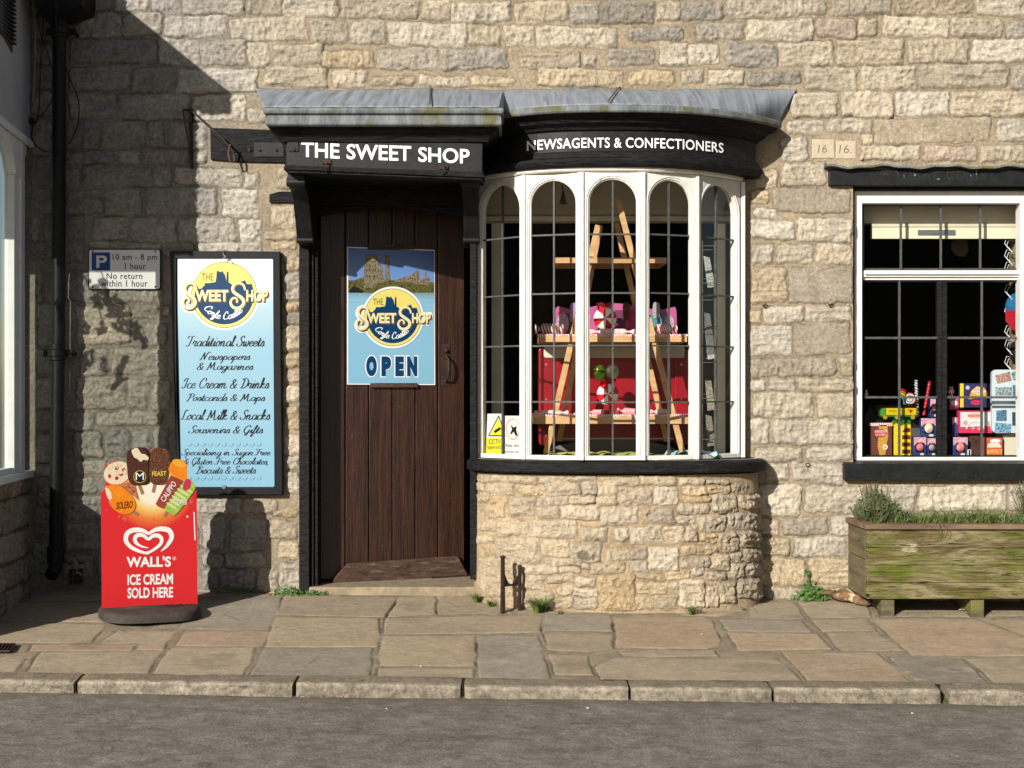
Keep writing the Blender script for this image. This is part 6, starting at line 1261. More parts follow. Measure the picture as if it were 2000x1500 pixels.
def leafy(mb, c, n, rx, ry, rz, s_, flat=.4, rnd=R, lobes=True):
    for k in range(n):
        a = rnd.uniform(0, 6.283); r_ = math.sqrt(rnd.random()); z = rnd.random() ** 1.3
        p = Vector(c) + Vector((math.cos(a) * rx * r_, math.sin(a) * ry * r_, rz * z * (1 - .6 * r_ * r_))); th = rnd.uniform(0, 6.283); sz = s_ * rnd.uniform(.5, 1.2)
        u = Vector((math.cos(th), math.sin(th) * .7, rnd.uniform(-.3, .6))).normalized() * sz; v = u.cross(Vector((rnd.uniform(-.5, .5), -1, rnd.uniform(-.2, .9)))).normalized() * sz * .5
        if lobes: mb.add([p, p + u * .25 + v * .8, p + u * .45 + v * .35, p + u * .7 + v * .9, p + u * .8 + v * .25, p + u * 1.2, p + u * .8 - v * .25, p + u * .7 - v * .9, p + u * .45 - v * .35, p + u * .25 - v * .8], [(0, 1, 2, 3, 4, 5, 6, 7, 8, 9)])
        else: mb.add([p, p + u * .5 + v, p + u * 1.1, p + u * .5 - v], [(0, 1, 2, 3)])
LW = [(1582, 1168, 170, .095, .045, .075, .022, 'leafy green weed sprawling beside the old log at the wall foot'), (1612, 1152, 30, .03, .02, .055, .016, 'small upright leafy weed growing behind the log'),
      (562, 1162, 190, .085, .04, .045, .014, 'low leafy weed at the foot of the door post left side'), (615, 1162, 120, .07, .03, .028, .012, 'low creeping weed in front of the left door post'), (470, 1158, 130, .13, .03, .055, .011, 'dark clump of weeds at the wall foot in the board shadow')]
for px_, py_, n, rx, ry, rz, s_, lb in LW:
    q = G(px_, py_); q.y = min(q.y, -.03); m = MB(); leafy(m, q, n, rx, ry, rz, s_); m.build('leafy_weed', M['weed'], None, lb, 'weed', 'leafy weeds at the wall foot', loc=q)
q = G(1580, 1150); q = P(1580, 1150, -.03); m = MB(); leafy(m, q, 36, .02, .02, .06, .017); m.tube([P(1578, 1170, -.04), P(1580, 1140, -.03), P(1577, 1118, -.03)], .002, 5); leafy(m, P(1577, 1122, -.03), 26, .02, .015, .03, .016); m.build('leafy_weed', M['weed'], None, 'taller upright weed sprig against the wall over the log end', 'weed', 'leafy weeds at the wall foot', loc=q)
# rosemary bush and the grass in the planter
soil = pz(1032); bu = thing('rosemary_bush', (P(1715, 1015, -.2).x, -.2, soil), 'grey green bushy herb at the left end of the planter', 'bush')
m = MB(); st = MB(); rr = random.Random(9)
for k in range(230):
    x = rr.uniform(-.10, .12); y = rr.uniform(-.10, .10); base = Vector((bu.location.x + x * .45, -.21 + y * .5, soil)); prof = max(.25, 1 - abs(x + .01) / .17); h = rr.uniform(.12, .215) * prof + (.05 if -.06 < x < -.02 and rr.random() < .3 else 0)
    tip = Vector((bu.location.x + x * 1.15 + rr.uniform(-.02, .02), -.21 + y * 1.1, soil + h)); st.tube([base, (base + tip) / 2 + Vector((x * .25, 0, 0)), tip], .0013, 4)
    for j in range(30):
        t = rr.uniform(.25, 1); c = base.lerp(tip, t) + Vector((x * .25 * (1 - abs(2 * t - 1)), 0, 0)); u = Vector((rr.uniform(-1, 1), rr.uniform(-1, 1), rr.uniform(.2, 1.1))).normalized() * rr.uniform(.010, .020); v = u.cross(Vector((rr.uniform(-1, 1), 1, rr.uniform(-1, 1)))).normalized() * .0019
        m.add([c - v, c + v, c + u + v * .4, c + u - v * .4], [(0, 1, 2, 3)])
m.build('foliage', M['rosemary'], bu); st.build('stem', M['twig'], bu)
b2 = thing('rosemary_bush', (P(2000, 1000, -.2).x, -.2, soil), 'wispy herb bush cut off by the right edge over the planter', 'bush'); m = MB(); st = MB()
for k in range(50):
    base = Vector((b2.location.x + rr.uniform(-.01, .05), -.2 + rr.uniform(-.04, .04), soil)); tip = base + Vector((rr.uniform(-.07, .10), rr.uniform(-.05, .05), rr.uniform(.12, .23))); st.tube([base, (base + tip) / 2 + Vector((0, 0, .01)), tip], .0013, 4)
    for j in range(22):
        c = base.lerp(tip, rr.uniform(.35, 1)); u = Vector((rr.uniform(-1, 1), rr.uniform(-1, 1), rr.uniform(.2, 1.1))).normalized() * rr.uniform(.010, .018); v = u.cross(Vector((rr.uniform(-1, 1), 1, rr.uniform(-1, 1)))).normalized() * .0013
        m.add([c - v, c + v, c + u + v * .4, c + u - v * .4], [(0, 1, 2, 3)])
m.build('foliage', M['rosemary'], b2); st.build('stem', M['twig'], b2)
m = MB(); gr = random.Random(21)
for k in range(420):
    x = gr.uniform(xl + .06, 3.05); h = gr.uniform(.06, .15) * (1.25 if gr.random() < .12 else 1); blades(m, (x, gr.uniform(yf + .05, -.08), soil - .01), 9, h, .05, w=.0030, lean=.8, rnd=gr)
for k in range(60): blades(m, (gr.uniform(xl + .15, 3.0), gr.uniform(yf + .04, -.1), soil), 2, gr.uniform(.15, .27), .03, w=.0024, lean=1.1, rnd=gr)
m.build('planter_grass', M['grass'], None, 'dense green grass filling the planter box', 'grass', kind='stuff', loc=(2.3, -.2, soil))
m = MB()
for pts in ([(1838, 1018), (1848, 1034), (1842, 1046), (1832, 1040)], [(1842, 1020), (1855, 1036), (1852, 1048)], [(1835, 1022), (1838, 1040), (1834, 1050)]): m.tube([P(x, y, yf - .03) for x, y in pts], .0014, 4)
m.build('trailing_stem', M['twig'], None, 'thin dry stems trailing over the front rim of the planter', 'stem', loc=P(1840, 1020, yf - .03))
# rotten log at the wall foot
la, lb_ = G(1592, 1166), G(1705, 1188); la.z += .03; lb_.z += .026; m = MB(); n_ = 26; seg = 18; V = []; F = []; rr = random.Random(2)
ax = (lb_ - la).normalized(); up = Vector((0, 0, 1)); up = (up - ax * up.dot(ax)).normalized(); sd = ax.cross(up)
for i in range(n_ + 1):
    t = i / n_; r_ = .017 + .010 * math.sin(math.pi * min(t * .9 + .1, 1)) + .004 * math.sin(t * 17); r_ *= (.55 if i == 0 else 1) * (.35 if i == n_ else .75 if i == n_ - 1 else 1)
    for k in range(seg): a = 6.283 * k / seg; q = r_ * (1 + .16 * math.sin(a * 3 + t * 6) + rr.uniform(-.10, .10)); V.append(la.lerp(lb_, t) + up * (math.sin(a) * q + .008 * math.sin(t * 3)) + sd * math.cos(a) * q * 1.2)
for i in range(n_):
    for k in range(seg): k2 = (k + 1) % seg; F.append((i * seg + k, i * seg + k2, (i + 1) * seg + k2, (i + 1) * seg + k))
F += [tuple(range(seg))[::-1], tuple(n_ * seg + k for k in range(seg))]; m.add(V, F)
m.build('log', pm('rotten_bark', C(150, 118, 84, .6), C(70, 54, 40, .6), 22, detail=8, rough=.95, bump=.9, bscale=45, stretch=(.5, 1, 1), c3=C(215, 190, 150, .7), s3=14, lo3=.55, hi3=.62), None, 'broken piece of rotting branch lying at the wall foot by the planter', 'log', loc=la, smooth=True)
# stray litter, leaves and debris
for px_, py_, s_, colr, lb in ((530, 1163, .022, (176, 140, 110), 'dry pinkish leaf lying at the wall foot beside the weeds'), (1880, 1194, .020, (225, 215, 200), 'pale curled leaf among debris under the planter')):
    q = G(px_, py_) + Vector((0, 0, .006)); m = MB(); m.add([q + Vector((-s_, 0, 0)), q + Vector((-.3 * s_, -.5 * s_, .4 * s_)), q + Vector((s_, -.2 * s_, .1 * s_)), q + Vector((.4 * s_, .5 * s_, .7 * s_)), q + Vector((-.5 * s_, .5 * s_, .5 * s_))], [(0, 1, 2), (0, 2, 3), (0, 3, 4)])
    m.build('dry_leaf', pm('dry_leaf', C(*colr, .7), rough=.9), None, lb, 'leaf', loc=q)
m = MB(); rr = random.Random(12)
for k in range(320):
    z_ = rr.random()
    if z_ < .25: q = G(rr.uniform(1440, 1560), rr.uniform(1160, 1176))
    elif z_ < .6: q = G(rr.uniform(1700, 2000), rr.uniform(1182, 1200))
    elif z_ < .75: q = G(rr.uniform(590, 700), 1330); q = Vector((q.x, -1.76 - rr.random() * .05, ROADZ + .004 + GX * q.x))
    elif z_ < .88: q = G(rr.choice((rr.uniform(120, 165), rr.uniform(380, 440), rr.uniform(1500, 1600))), 1330); q = Vector((q.x, -1.755 - rr.random() * .04, ROADZ + .004 + GX * q.x))
    else: q = G(rr.uniform(200, 400), rr.uniform(1224, 1236))
    u = Vector((rr.uniform(-1, 1), rr.uniform(-1, 1), rr.uniform(0, .5))).normalized() * rr.uniform(.004, .014); v = u.cross(Vector((0, .3, 1))).normalized() * rr.uniform(.0008, .004); q = q + Vector((0, 0, .003))
    m.add([q - v, q + u * .5 - v * .3 + Vector((0, 0, .003)), q + u, q + v + Vector((0, 0, .002))], [(0, 1, 2, 3)])
m.build('dead_leaf_litter', pm('leaf_litter', C(130, 92, 58, .6), C(84, 62, 42, .6), 90, rough=1), None, 'brown dead leaf litter caught along the wall foot and kerb', 'litter', kind='stuff', loc=(0, -1, -.1))
m = MB()
for px_, py_ in ((77, 1253), (822, 1303), (760, 1374), (1145, 1373), (1755, 1382), (990, 1246), (1370, 1240)): 
    q = G(px_, py_) if py_ < 1340 else Vector(((px_ - 1000) * S * .75, -1.95 - (py_ - 1373) * .01, ROADZ + .006)); m.ball(q + Vector((0, 0, .004)), rr.uniform(.0025, .0045), rr.uniform(1, 2), 1, .5, 6, jit=.3)
m.build('pale_grit', W_, None, 'scattered pale chips of grit on paving and road', 'grit', kind='stuff', loc=(0, -1, -.1))
# drain grate at the left edge
q = G(0, 1270); dg = thing('drain_grate', q, 'small dark iron drain grate in the paving at the left edge', 'drain cover')
m = MB(); a, b, c, d = G(-26, 1263), G(29, 1263), G(19, 1277), G(-40, 1277); up = Vector((0, 0, .009)); m.add([a + up, b + up, c + up, d + up], [(0, 3, 2, 1)]); m.build('recess', pm('grate_black', (.004, .004, .004)), dg)
m = MB()
for i in range(9): t = i / 8; m.bar(a.lerp(b, t) + up * 1.3, d.lerp(c, t) + up * 1.3, .006, .006)
m.bar(a + up * 1.35, b + up * 1.35, .008, .008); m.bar(d + up * 1.35, c + up * 1.35, .008, .008); m.build('grid', M['iron'], dg)

# ------------------------------------------------------------------ goods in the bay window
cand = stripes('red_white_stripe', C(205, 30, 45, .9), C(240, 232, 225, .9), .012, (1, 0, .35)); cwr = stripes('brown_white_stripe', C(150, 40, 40), C(235, 228, 215), .016, (1, 0, .3))
redp = pm('gloss_red', C(184, 22, 40, .5), C(170, 16, 34, .5), 6, rough=.3, spec=.4); creamp = pm('gloss_cream', C(228, 226, 205, .62), C(216, 214, 190, .62), 8, rough=.4); greyp = pm('grey_plinth', C(120, 120, 116, .7), C(104, 104, 100, .7), 6, rough=.6)
# A-frame stand
yA, yB = -.13, .12; ds = thing('display_stand', P(1195, 888, 0), 'pine A-frame display stand with three shelves inside the bay window', 'display stand')
def leg(a, b, y, w=.030, t=.022, y2=None):
    m = MB(); m.bar(P(a[0], a[1], y), P(b[0], b[1], y if y2 is None else y2), t, w, up=(1, 0, 0)); return m.build('leg', M['pine'], ds, bevel=.002)
leg((1168, 440), (1066, 886), yA); leg((1207, 390), (1334, 886), yA - .012); leg((1172, 440), (1092, 862), yB); leg((1204, 436), (1302, 862), yB)
for x0, x1, ya_, yb_, yy in ((1085, 1302, 503, 514, 0), (1052, 1342, 655, 668, 0), (1041, 1350, 812, 828, 0)):
    a = P(x0, yb_, yA - .035); b = P(x1, ya_, yA - .035); m = MB(); m.box(a.x, b.x, yA - .035, yA - .014, a.z, b.z); m.box(a.x, a.x + .02, yA - .0135, yB + .04, a.z, b.z); m.box(b.x - .02, b.x, yA - .0135, yB + .04, a.z, b.z); m.box(a.x + .021, b.x - .021, yB + .018, yB + .04, a.z, b.z)
    if yy == 0: m.box(a.x + .021, b.x - .021, yA - .0135, yB + .017, b.z - .008, b.z - .001)
    m.build('shelf', M['pine'], ds, bevel=.0015)
for x0, x1, y_, lb in ((1052, 1342, 655, 'red and white striped cloth on the middle shelf of the pine stand'), (1041, 1350, 812, 'red and white striped cloth on the lowest shelf of the pine stand')):
    a = P(x0, y_, yA - .035); b = P(x1, y_, yA - .035); m = MB(); n_ = 70; V = []; F = []
    for i in range(n_ + 1):
        x = a.x - .004 + (b.x - a.x + .008) * i / n_
        for j, (yy, dz) in enumerate(((yA - .037, -.006 - .004 * math.sin(i * .9)), (yA - .037, .004), (yA, .006 + .002 * math.sin(i * 1.3)), (yB + .03, .006))): V.append((x, yy, a.z + dz + .002))
    for i in range(n_):
        for j in range(3): q = i * 4 + j; F.append((q, q + 4, q + 5, q + 1))
    m.add(V, F); m.build('striped_cloth', cand, None, lb, 'cloth', 'striped cloths on the stand', loc=a)
def shelf_z(py_): return P(1200, py_, yA - .035).z + .009
z_mid, z_low = shelf_z(655), shelf_z(812)
# red cart behind the stand
yc = .20; rc = thing('ice_cream_cart', P(1195, 885, yc), 'bright red sweet cart with cream top band behind the pine stand', 'cart'); cp = YP(yc)
m = MB(); m.rect(1052, 680, 1080, 870, cp, -.10, .012, r=6); m.build('corner_post', redp, rc, bevel=.004); m = MB(); m.rect(1318, 680, 1344, 870, cp, -.10, .012, r=6); m.build('corner_post', redp, rc, bevel=.004)
m = MB(); m.rect(1081, 696, 1317, 862, cp, -.10, -.004); m.build('front_panel', redp, rc)
m = MB(); m.rect(1062, 677, 1338, 699, cp, -.10, .022, r=5); m.build('top_band', creamp, rc, bevel=.004); m = MB(); m.rect(1060, 699.5, 1338, 702, cp, -.1, .014); m.build('trim', redp, rc)
m = MB(); m.rect(1083, 855, 1316, 858, cp, -.004, .004); m.build('trim', creamp, rc)
m = MB(); m.prism(ell(1198, 885, 128, 26, 0, 50), cp, -.06, .02); m.build('plinth', greyp, rc)
for x, y in [(x, y) for x in (1067, 1331) for y in (712, 780, 850)]:
    m = MB(); m.disc(x, y, 2.2, cp, .012, .018, n=10); m.build('bolt', redp if y < 0 else bpy.data.materials.get('bolt_steel') or pm('bolt_steel', C(180, 180, 180, .8), metal=.8, rough=.3), rc)
# price card with lolly pictures, behind the middle shelf
cd = thing('price_card', P(1200, 655, .10), 'pink ice lolly price card with wavy top at the back of the middle shelf', 'card'); kp = YP(.09); pkm = pm('pink_card', C(220, 110, 168, .5), C(206, 96, 156, .5), 10, rough=.5)
m = MB(); m.prism([(1084, 656), (1084, 603), (1090, 598), (1112, 604), (1140, 603), (1165, 597), (1200, 592), (1225, 594), (1260, 603), (1300, 604), (1318, 599), (1321, 605), (1323, 656)], kp, -.004, 0); m.build('card', pkm, cd)
for x0, y0, x1, y1, c_ in ((1102, 612, 1150, 655, (70, 60, 66)), (1200, 606, 1222, 655, (120, 60, 96)), (1226, 606, 1246, 655, (190, 60, 110)), (1262, 612, 1296, 655, (88, 150, 160))): m = MB(); m.rect(x0, y0, x1, y1, kp, 0, .001, r=3); m.build('picture', pm('picture_print', C(*c_), rough=.5), cd)
m = MB(); m.prism(ell(1099, 632, 12, 21), kp, .001, .002); m.prism(ell(1306, 634, 11, 19), kp, .001, .002); m.build('picture_oval', pm('pale_pink_print', C(236, 205, 222), C(160, 120, 150), 90, rough=.5), cd)
m = MB(); m.prism(bar_shape(1120, 610, 14, 38, 3), kp, .003, .010); m.build('lolly_picture', pm('lilac_print', C(176, 150, 196)), cd)
m = MB(); m.prism(bar_shape(1223, 608, 14, 34, 0), kp, .003, .010); m.build('lolly_picture', nut, cd)
m = MB(); m.prism(bar_shape(1282, 606, 14, 32, 0), kp, .003, .010); m.build('lolly_picture', stripes('blue_white_spiral', C(70, 80, 90), C(230, 225, 225), .008, (.3, 0, 1)), cd)
m = MB(); put_text(m, 'NEW', (1090, 610, 1100, 616), kp, .0012); m.build('lettering', dk, cd)
# peppermint ornaments: pinwheel ball with frilled top
pinw, t_, b_ = newmat('pinwheel_red_white'); N = t_.nodes; L = t_.links; b_.inputs['Roughness'].default_value = .25; b_.inputs['Coat Weight'].default_value = .4
co = N.new('ShaderNodeTexCoord'); sp = N.new('ShaderNodeSeparateXYZ'); L.new(co.outputs['Object'], sp.inputs[0]); at_ = N.new('ShaderNodeMath'); at_.operation = 'ARCTAN2'; L.new(sp.outputs[2], at_.inputs[0]); L.new(sp.outputs[0], at_.inputs[1])
m1 = N.new('ShaderNodeMath'); m1.operation = 'MULTIPLY'; m1.inputs[1].default_value = 4 / math.pi; L.new(at_.outputs[0], m1.inputs[0]); m2 = N.new('ShaderNodeMath'); m2.operation = 'FLOORED_MODULO'; m2.inputs[1].default_value = 2; L.new(m1.outputs[0], m2.inputs[0]); m3 = N.new('ShaderNodeMath'); m3.operation = 'GREATER_THAN'; m3.inputs[1].default_value = 1; L.new(m2.outputs[0], m3.inputs[0])
mx = N.new('ShaderNodeMix'); mx.data_type = 'RGBA'; mx.inputs[6].default_value = (*C(200, 22, 32, .9), 1); mx.inputs[7].default_value = (*C(242, 236, 220, .9), 1); L.new(m3.outputs[0], mx.inputs[0]); L.new(mx.outputs[2], b_.inputs['Base Color'])
for cx, cy, r_, y_, top, lb in ((1182, 622, 23, -.08, 590, 'large red and white pinwheel sweet ornament standing on the middle shelf'), (1187, 770, 22, -.08, 742, 'red and white pinwheel sweet ornament hanging below green baubles on the lower shelf')):
    c = P(cx, cy, y_); rr_ = r_ * S * .97; o = thing('sweet_ornament', c, lb, 'ornament', 'pinwheel sweet ornaments')
    m = MB(); m.ball(c, rr_, 1, .55, 1, 28); b = m.build('ball', pinw, None, smooth=True, loc=c); b.parent = o; b.location = (0, 0, 0)
    m = MB(); tz = rr_ * .9; m.lathe(c, [(rr_ * .28, tz * .9), (rr_ * .22, tz * 1.0), (rr_ * .5, tz * 1.25), (rr_ * .78, tz * 1.45), (rr_ * .6, tz * 1.4), (rr_ * .1, tz * 1.15)], 18, sy=.7); m.v = [(x, y, z + .006 * math.sin(math.atan2(y - c.y, x - c.x) * 5) * (1 if z > c.z + tz * 1.3 else 0)) for x, y, z in m.v]; m.build('frilled_top', redp, o, smooth=True)
gl_ = pm('shiny_green', C(110, 140, 40, .8), C(60, 80, 20, .8), 20, rough=.12, metal=.6)
for cx, cy, mat_, lb in ((1172, 728, gl_, 'shiny green wrapped sweet bauble, left of the pair above the pinwheel'), (1196, 726, pm('shiny_pearl', C(220, 205, 190, .8), C(120, 140, 60, .8), 30, rough=.2, metal=.3), 'pearly green wrapped sweet bauble, right of the pair above the pinwheel')):
    c = P(cx, cy, -.08); m = MB(); m.ball(c, .038, .9, .45, 1.1, 20); m.build('bauble', mat_, None, lb, 'ornament', 'shiny baubles', loc=c, smooth=True)
def cracker(x0, x1, cy, y_, r_, mat_, lb, ends=True, tilt=0):
    a = P(x0, cy, y_); b = P(x1, cy + tilt, y_); m = MB(); n_ = 16; pts = [a.lerp(b, i / n_) for i in range(n_ + 1)]; rs = []
    for i in range(n_ + 1): t = i / n_; rs.append(r_ * (1 if .2 < t < .8 else .35 if abs(t - .17) < .05 or abs(t - .83) < .05 else .85) if ends else r_ * (1 if 0 < i < n_ else .5))
    m.tube(pts, rs, 12); o = m.build('wrapped_sweet', mat_, None, lb, 'sweet', 'wrapped sweets in the bay display', loc=a.lerp(b, .5), smooth=True)
palew = pm('pale_pink_wrap', C(236, 210, 205, .85), C(220, 180, 180, .85), 40, rough=.4); pinkw = pm('pink_rock', C(226, 90, 110, .85), C(240, 200, 200, .85), 90, rough=.3, stretch=(3, 1, 1))
cracker(1045, 1100, 643, -.09, .030, cwr, 'brown striped wrapped sweet at the left end of the middle shelf'); cracker(1270, 1322, 643, -.09, .028, cand, 'red striped wrapped sweet at the right end of the middle shelf'); cracker(1152, 1242, 648, -.13, .016, palew, 'long pale pink wrapped sweet lying in front of the pinwheel')
cracker(1044, 1110, 806, -.13, .014, palew, 'pale wrapped stick lying at the left end of the lowest shelf'); cracker(1148, 1192, 805, -.12, .014, pinkw, 'pink stick of rock lying left of the hanging pinwheel'); cracker(1205, 1262, 802, -.12, .018, pinkw, 'thick pink stick of rock lying right of the hanging pinwheel', tilt=4); cracker(1270, 1320, 804, -.13, .014, palew, 'pale wrapped stick lying at the right end of the lowest shelf'); cracker(1120, 1148, 808, -.14, .009, palew, 'small pale wrapped sweet on the lowest shelf beside the left leg')
for x, lb in ((1186, 'small tin with a green label under the pinwheel, left one'), (1206, 'small tin with a green label under the pinwheel, right one')):
    c = P(x, 809, -.15); m = MB(); m.lathe(c - Vector((0, 0, .004)), [(.012, 0), (.013, .002), (.013, .022), (.012, .024)], 14); m.build('small_tin', pm('green_label', C(30, 90, 70), C(190, 60, 60), 120, rough=.4), None, lb, 'tin', 'small green tins', loc=c)
def cloth(x0, x1, py_, y0, y1, mat_, name, lb, amp=.012, seed=1):
    a = P(x0, py_, y0); b = P(x1, py_, y0); m = MB(); n_, k_ = 50, 10; rr = random.Random(seed); ph = [rr.uniform(0, 6) for _ in range(4)]; V = []; F = []
    for i in range(n_ + 1):
        for j in range(k_ + 1):
            x = a.x + (b.x - a.x) * i / n_; y = y0 + (y1 - y0) * j / k_; e = min(i, n_ - i, 4) / 4
            V.append((x, y,   .729 + e * (.010 + amp * abs(math.sin(x * 31 + ph[0] + 2 * math.sin(j * .6 + ph[1]))) + amp * .8 * abs(math.sin(x * 13 + j * .7 + ph[2])))))
    for i in range(n_):
        for j in range(k_): q = i * (k_ + 1) + j; F.append((q, q + k_ + 1, q + k_ + 2, q + 1))
    m.add(V, F); m.build(name, mat_, None, lb, 'cloth', loc=P((x0 + x1) / 2, py_, y0), smooth=True)
cloth(1055, 1300, 885, -.30, .05, pm('yellow_green_cloth', C(206, 204, 110, .85), C(184, 186, 90, .85), 20, rough=.8), 'display_cloth', 'crumpled yellow-green cloth on the window board under the stand'); cloth(1305, 1410, 885, -.24, .02, pm('pale_blue_cloth', C(176, 204, 220, .8), rough=.8), 'display_cloth', 'crumpled pale blue cloth at the right corner of the bay window board', .016, 4)
# notices stuck inside the first light
n0 = Plane((FP[0].x, FP[0].y, 0), (FP[1].x, FP[1].y, 0)); q = n0.P(965, 846, -.04)
cc = thing('warning_notice', q, 'yellow and white camera warning notice in the corner of the bay window', 'notice', 'notices in the bay window'); m = MB(); m.prism([(952, 808), (981, 808), (980, 887), (949, 886)], n0, -.041, -.039); m.build('card', pm('notice_white', C(236, 236, 230)), cc)
m = MB(); m.prism([(950, 855), (980.5, 855), (980, 886), (949, 885)], n0, -.0388, -.038); m.prism([(974, 816), (983, 850), (957, 850)], n0, -.0388, -.037); m.build('yellow_print', pm('notice_yellow', C(240, 226, 60)), cc)
m = MB(); 
for a, b in (((974, 812), (954, 851)), ((954, 851), (982, 851)), ((974, 812), (981, 834))): m.bar(n0.P(*a, -.0365), n0.P(*b, -.0365), .004, .0006, up=n0.n)
m.prism([(964, 842), (976, 834), (979, 838), (967, 846)], n0, -.037, -.0362); put_text(m, 'CCTV in', (955, 858, 986, 867), n0, -.0375); put_text(m, 'operation', (952, 870, 984, 879), n0, -.0375); m.build('lettering', M['ink'], cc)
nd = thing('dog_notice', n0.P(1002, 850, -.04), 'white no dogs notice with a faded pink circle in the bay window', 'notice', 'notices in the bay window'); m = MB(); m.prism([(986, 812), (1019, 812), (1019, 889), (985, 888)], n0, -.041, -.039); m.build('card', bpy.data.materials['notice_white'], nd)
m = MB(); cq = [n0.P(x, y, -.0385) for x, y in ell(1002, 838, 13, 20, 0, 24)]; m.tube(cq + cq[:1], .0032, 5); m.build('ring_print', pm('faded_pink', C(232, 190, 176)), nd)
m = MB(); m.prism([(997, 830), (1003, 835), (1009, 832), (1008, 840), (1011, 851), (1007, 851), (1003, 843), (999, 848), (996, 848), (1000, 838)], n0, -.039, -.038); put_text(m, 'No dogs', (988, 867, 1022, 875), n0, -.0375); put_text(m, 'except guide', (987, 880, 1020, 885), n0, -.0375); m.build('lettering', M['ink'], nd)
# spot lamp, magazine rack
c = P(1100, 388, .02); sl2 = thing('spot_lamp', c, 'small metal spotlight hanging in the second arch of the bay window', 'lamp'); m = MB(); m.lathe(c, [(.024, -.03), (.020, -.02), (.011, .01), (.008, .035), (.004, .04)], 20); m.build('lamp_shade', pm('brushed_steel', C(150, 145, 135, .8), metal=.9, rough=.3), sl2, smooth=True); m = MB(); m.tube([c + Vector((0, 0, .038)), c + Vector((-.006, 0, .075))], .003, 6); m.build('stem', blk, sl2)
mr = thing('magazine_rack', P(1385, 700, .04), 'wire magazine rack with papers at the right side of the bay window', 'rack'); m = MB()
for x in (1372, 1398): m.tube([P(x, 470, .04), P(x, 885, .04)], .0028, 6)
for y in (480, 545, 578, 640, 700, 770, 850): m.tube([P(1372, y, .04), P(1398, y, .04)], .0022, 6); m.tube([P(1372, y + 8, .0), P(1398, y + 8, .0)], .0022, 6)
m.build('frame', pm('chrome_wire', C(170, 172, 172, .8), metal=.8, rough=.3), mr)
for i, (y0, y1, cl) in enumerate(((500, 560, (190, 190, 186)), (610, 690, (120, 120, 124)), (626, 700, (205, 200, 196)), (740, 800, (170, 160, 140)), (810, 870, (150, 140, 125)))):
    m = MB(); m.prism([(1374 + i, y0), (1386 + i, y0 + 3), (1397, y1), (1382, y1 + 2)], YP(.02 + .004 * i), -.004, 0); m.build('magazine', pm('magazine_print', C(*cl, .8), C(*[v * .45 for v in cl], .8), 60, rough=.4, stretch=(1, 1, 5)), mr)

# ------------------------------------------------------------------ goods in the right-hand window
def carton(name, x0, y0, x1, y1, y_, dep, mat_, lb, group=None, cat='box'):
    pl_ = YP(y_); t = thing(name, pl_.P((x0 + x1) / 2, y1), lb, cat, group); m = MB(); m.rect(x0, y0, x1, y1, pl_, -dep, 0); m.build('carton', mat_, t, bevel=.001); return t, pl_
def patch(t, pl_, nm, pts, off, mat_): m = MB(); m.prism(pts, pl_, off - .0006, off); return m.build(nm, mat_, t)
yw = .19
rib = stripes('bamboo_print', C(120, 60, 44), C(92, 40, 34), .012, (0, 0, 1))
t, p_ = carton('noodle_sweet_box', 1699, 829, 1742, 890, yw, .05, rib, 'brown striped noodle-picture sweet box in the lower left of the window')
patch(t, p_, 'frill', [(1698, 826), (1742, 826), (1742, 832), (1698, 832)], .0012, cand); patch(t, p_, 'noodle_print', [(1717, 830), (1733, 830), (1735, 852), (1731, 870), (1729, 888), (1718, 889), (1714, 872), (1716, 850)], .0012, ink('noodle_print', (220, 170, 80), (200, 140, 60))); patch(t, p_, 'egg', ell(1729, 873, 5, 5), .0024, ink('egg_print', (245, 240, 230))); patch(t, p_, 'yolk', ell(1729, 873, 2.2, 2.2), .003, org)
patch(t, p_, 'title_print', ell(1720, 846, 13, 8), .002, ink('title_red_print', (200, 60, 60))); m = MB(); put_text(m, 'KINGDOM', (1709, 840, 1732, 845), p_, .0026); put_text(m, 'OF SWEETS', (1710, 847, 1731, 851), p_, .0026); m.build('lettering', W_, t)
t, p_ = carton('tall_yellow_box', 1744, 822, 1779, 891, yw + .03, .04, ink('yellow_print', (246, 216, 40), (238, 202, 30)), 'tall yellow dispenser box with a green top beside the noodle box')
patch(t, p_, 'green_top', [(1744, 816), (1752, 819), (1762, 815), (1779, 820), (1779, 830), (1770, 826), (1760, 832), (1750, 826), (1744, 830)], .0012, ink('green_print', (50, 130, 50)))
m = MB(); [m.prism([(1768 if k == 0 else 1762, 836 + k * 14), (1778, 836 + k * 14), (1778, 844 + k * 14), (1762, 844 + k * 14)], p_, .0005, .0012) for k in range(4)]; m.build('side_lettering', ink('dark_red_print', (120, 40, 30)), t)
# toy lorry in a clear box
t = thing('toy_lorry', P(1752, 815, .2), 'yellow and green toy lorry on top of the sweet boxes', 'toy'); y_ = .18; p_ = YP(y_)
m = MB(); m.rect(1731, 797, 1789, 811, p_, -.05, 0); m.build('trailer', ink('lorry_yellow', (244, 206, 30)), t, bevel=.002); m = MB(); m.prism([(1720, 813), (1720, 803), (1725, 797), (1730, 797), (1730, 813)], p_, -.045, 0); m.build('cab', ink('lorry_green', (90, 160, 60)), t, bevel=.002); m = MB(); m.rect(1721, 811.5, 1788, 814, p_, -.045, -.002); m.build('chassis', ink('chassis_green', (60, 120, 50)), t)
for x in (1729, 1752, 1783): m = MB(); m.disc(x, 815, 4, p_, -.008, .003, n=18); w_ = m.build('wheel', ink('wheel_yellow', (200, 170, 40)), t)
m = MB(); put_text(m, 'TOXIC', (1735, 800, 1752, 807), p_, .0012, shear=.3) if False else m.rect(1737, 802, 1750, 803.5, p_, 0, .0006); m.prism([(1774, 800), (1784, 800), (1779, 808)], p_, 0, .0006); m.build('trailer_print', ink('lorry_red', (196, 70, 40)), t)
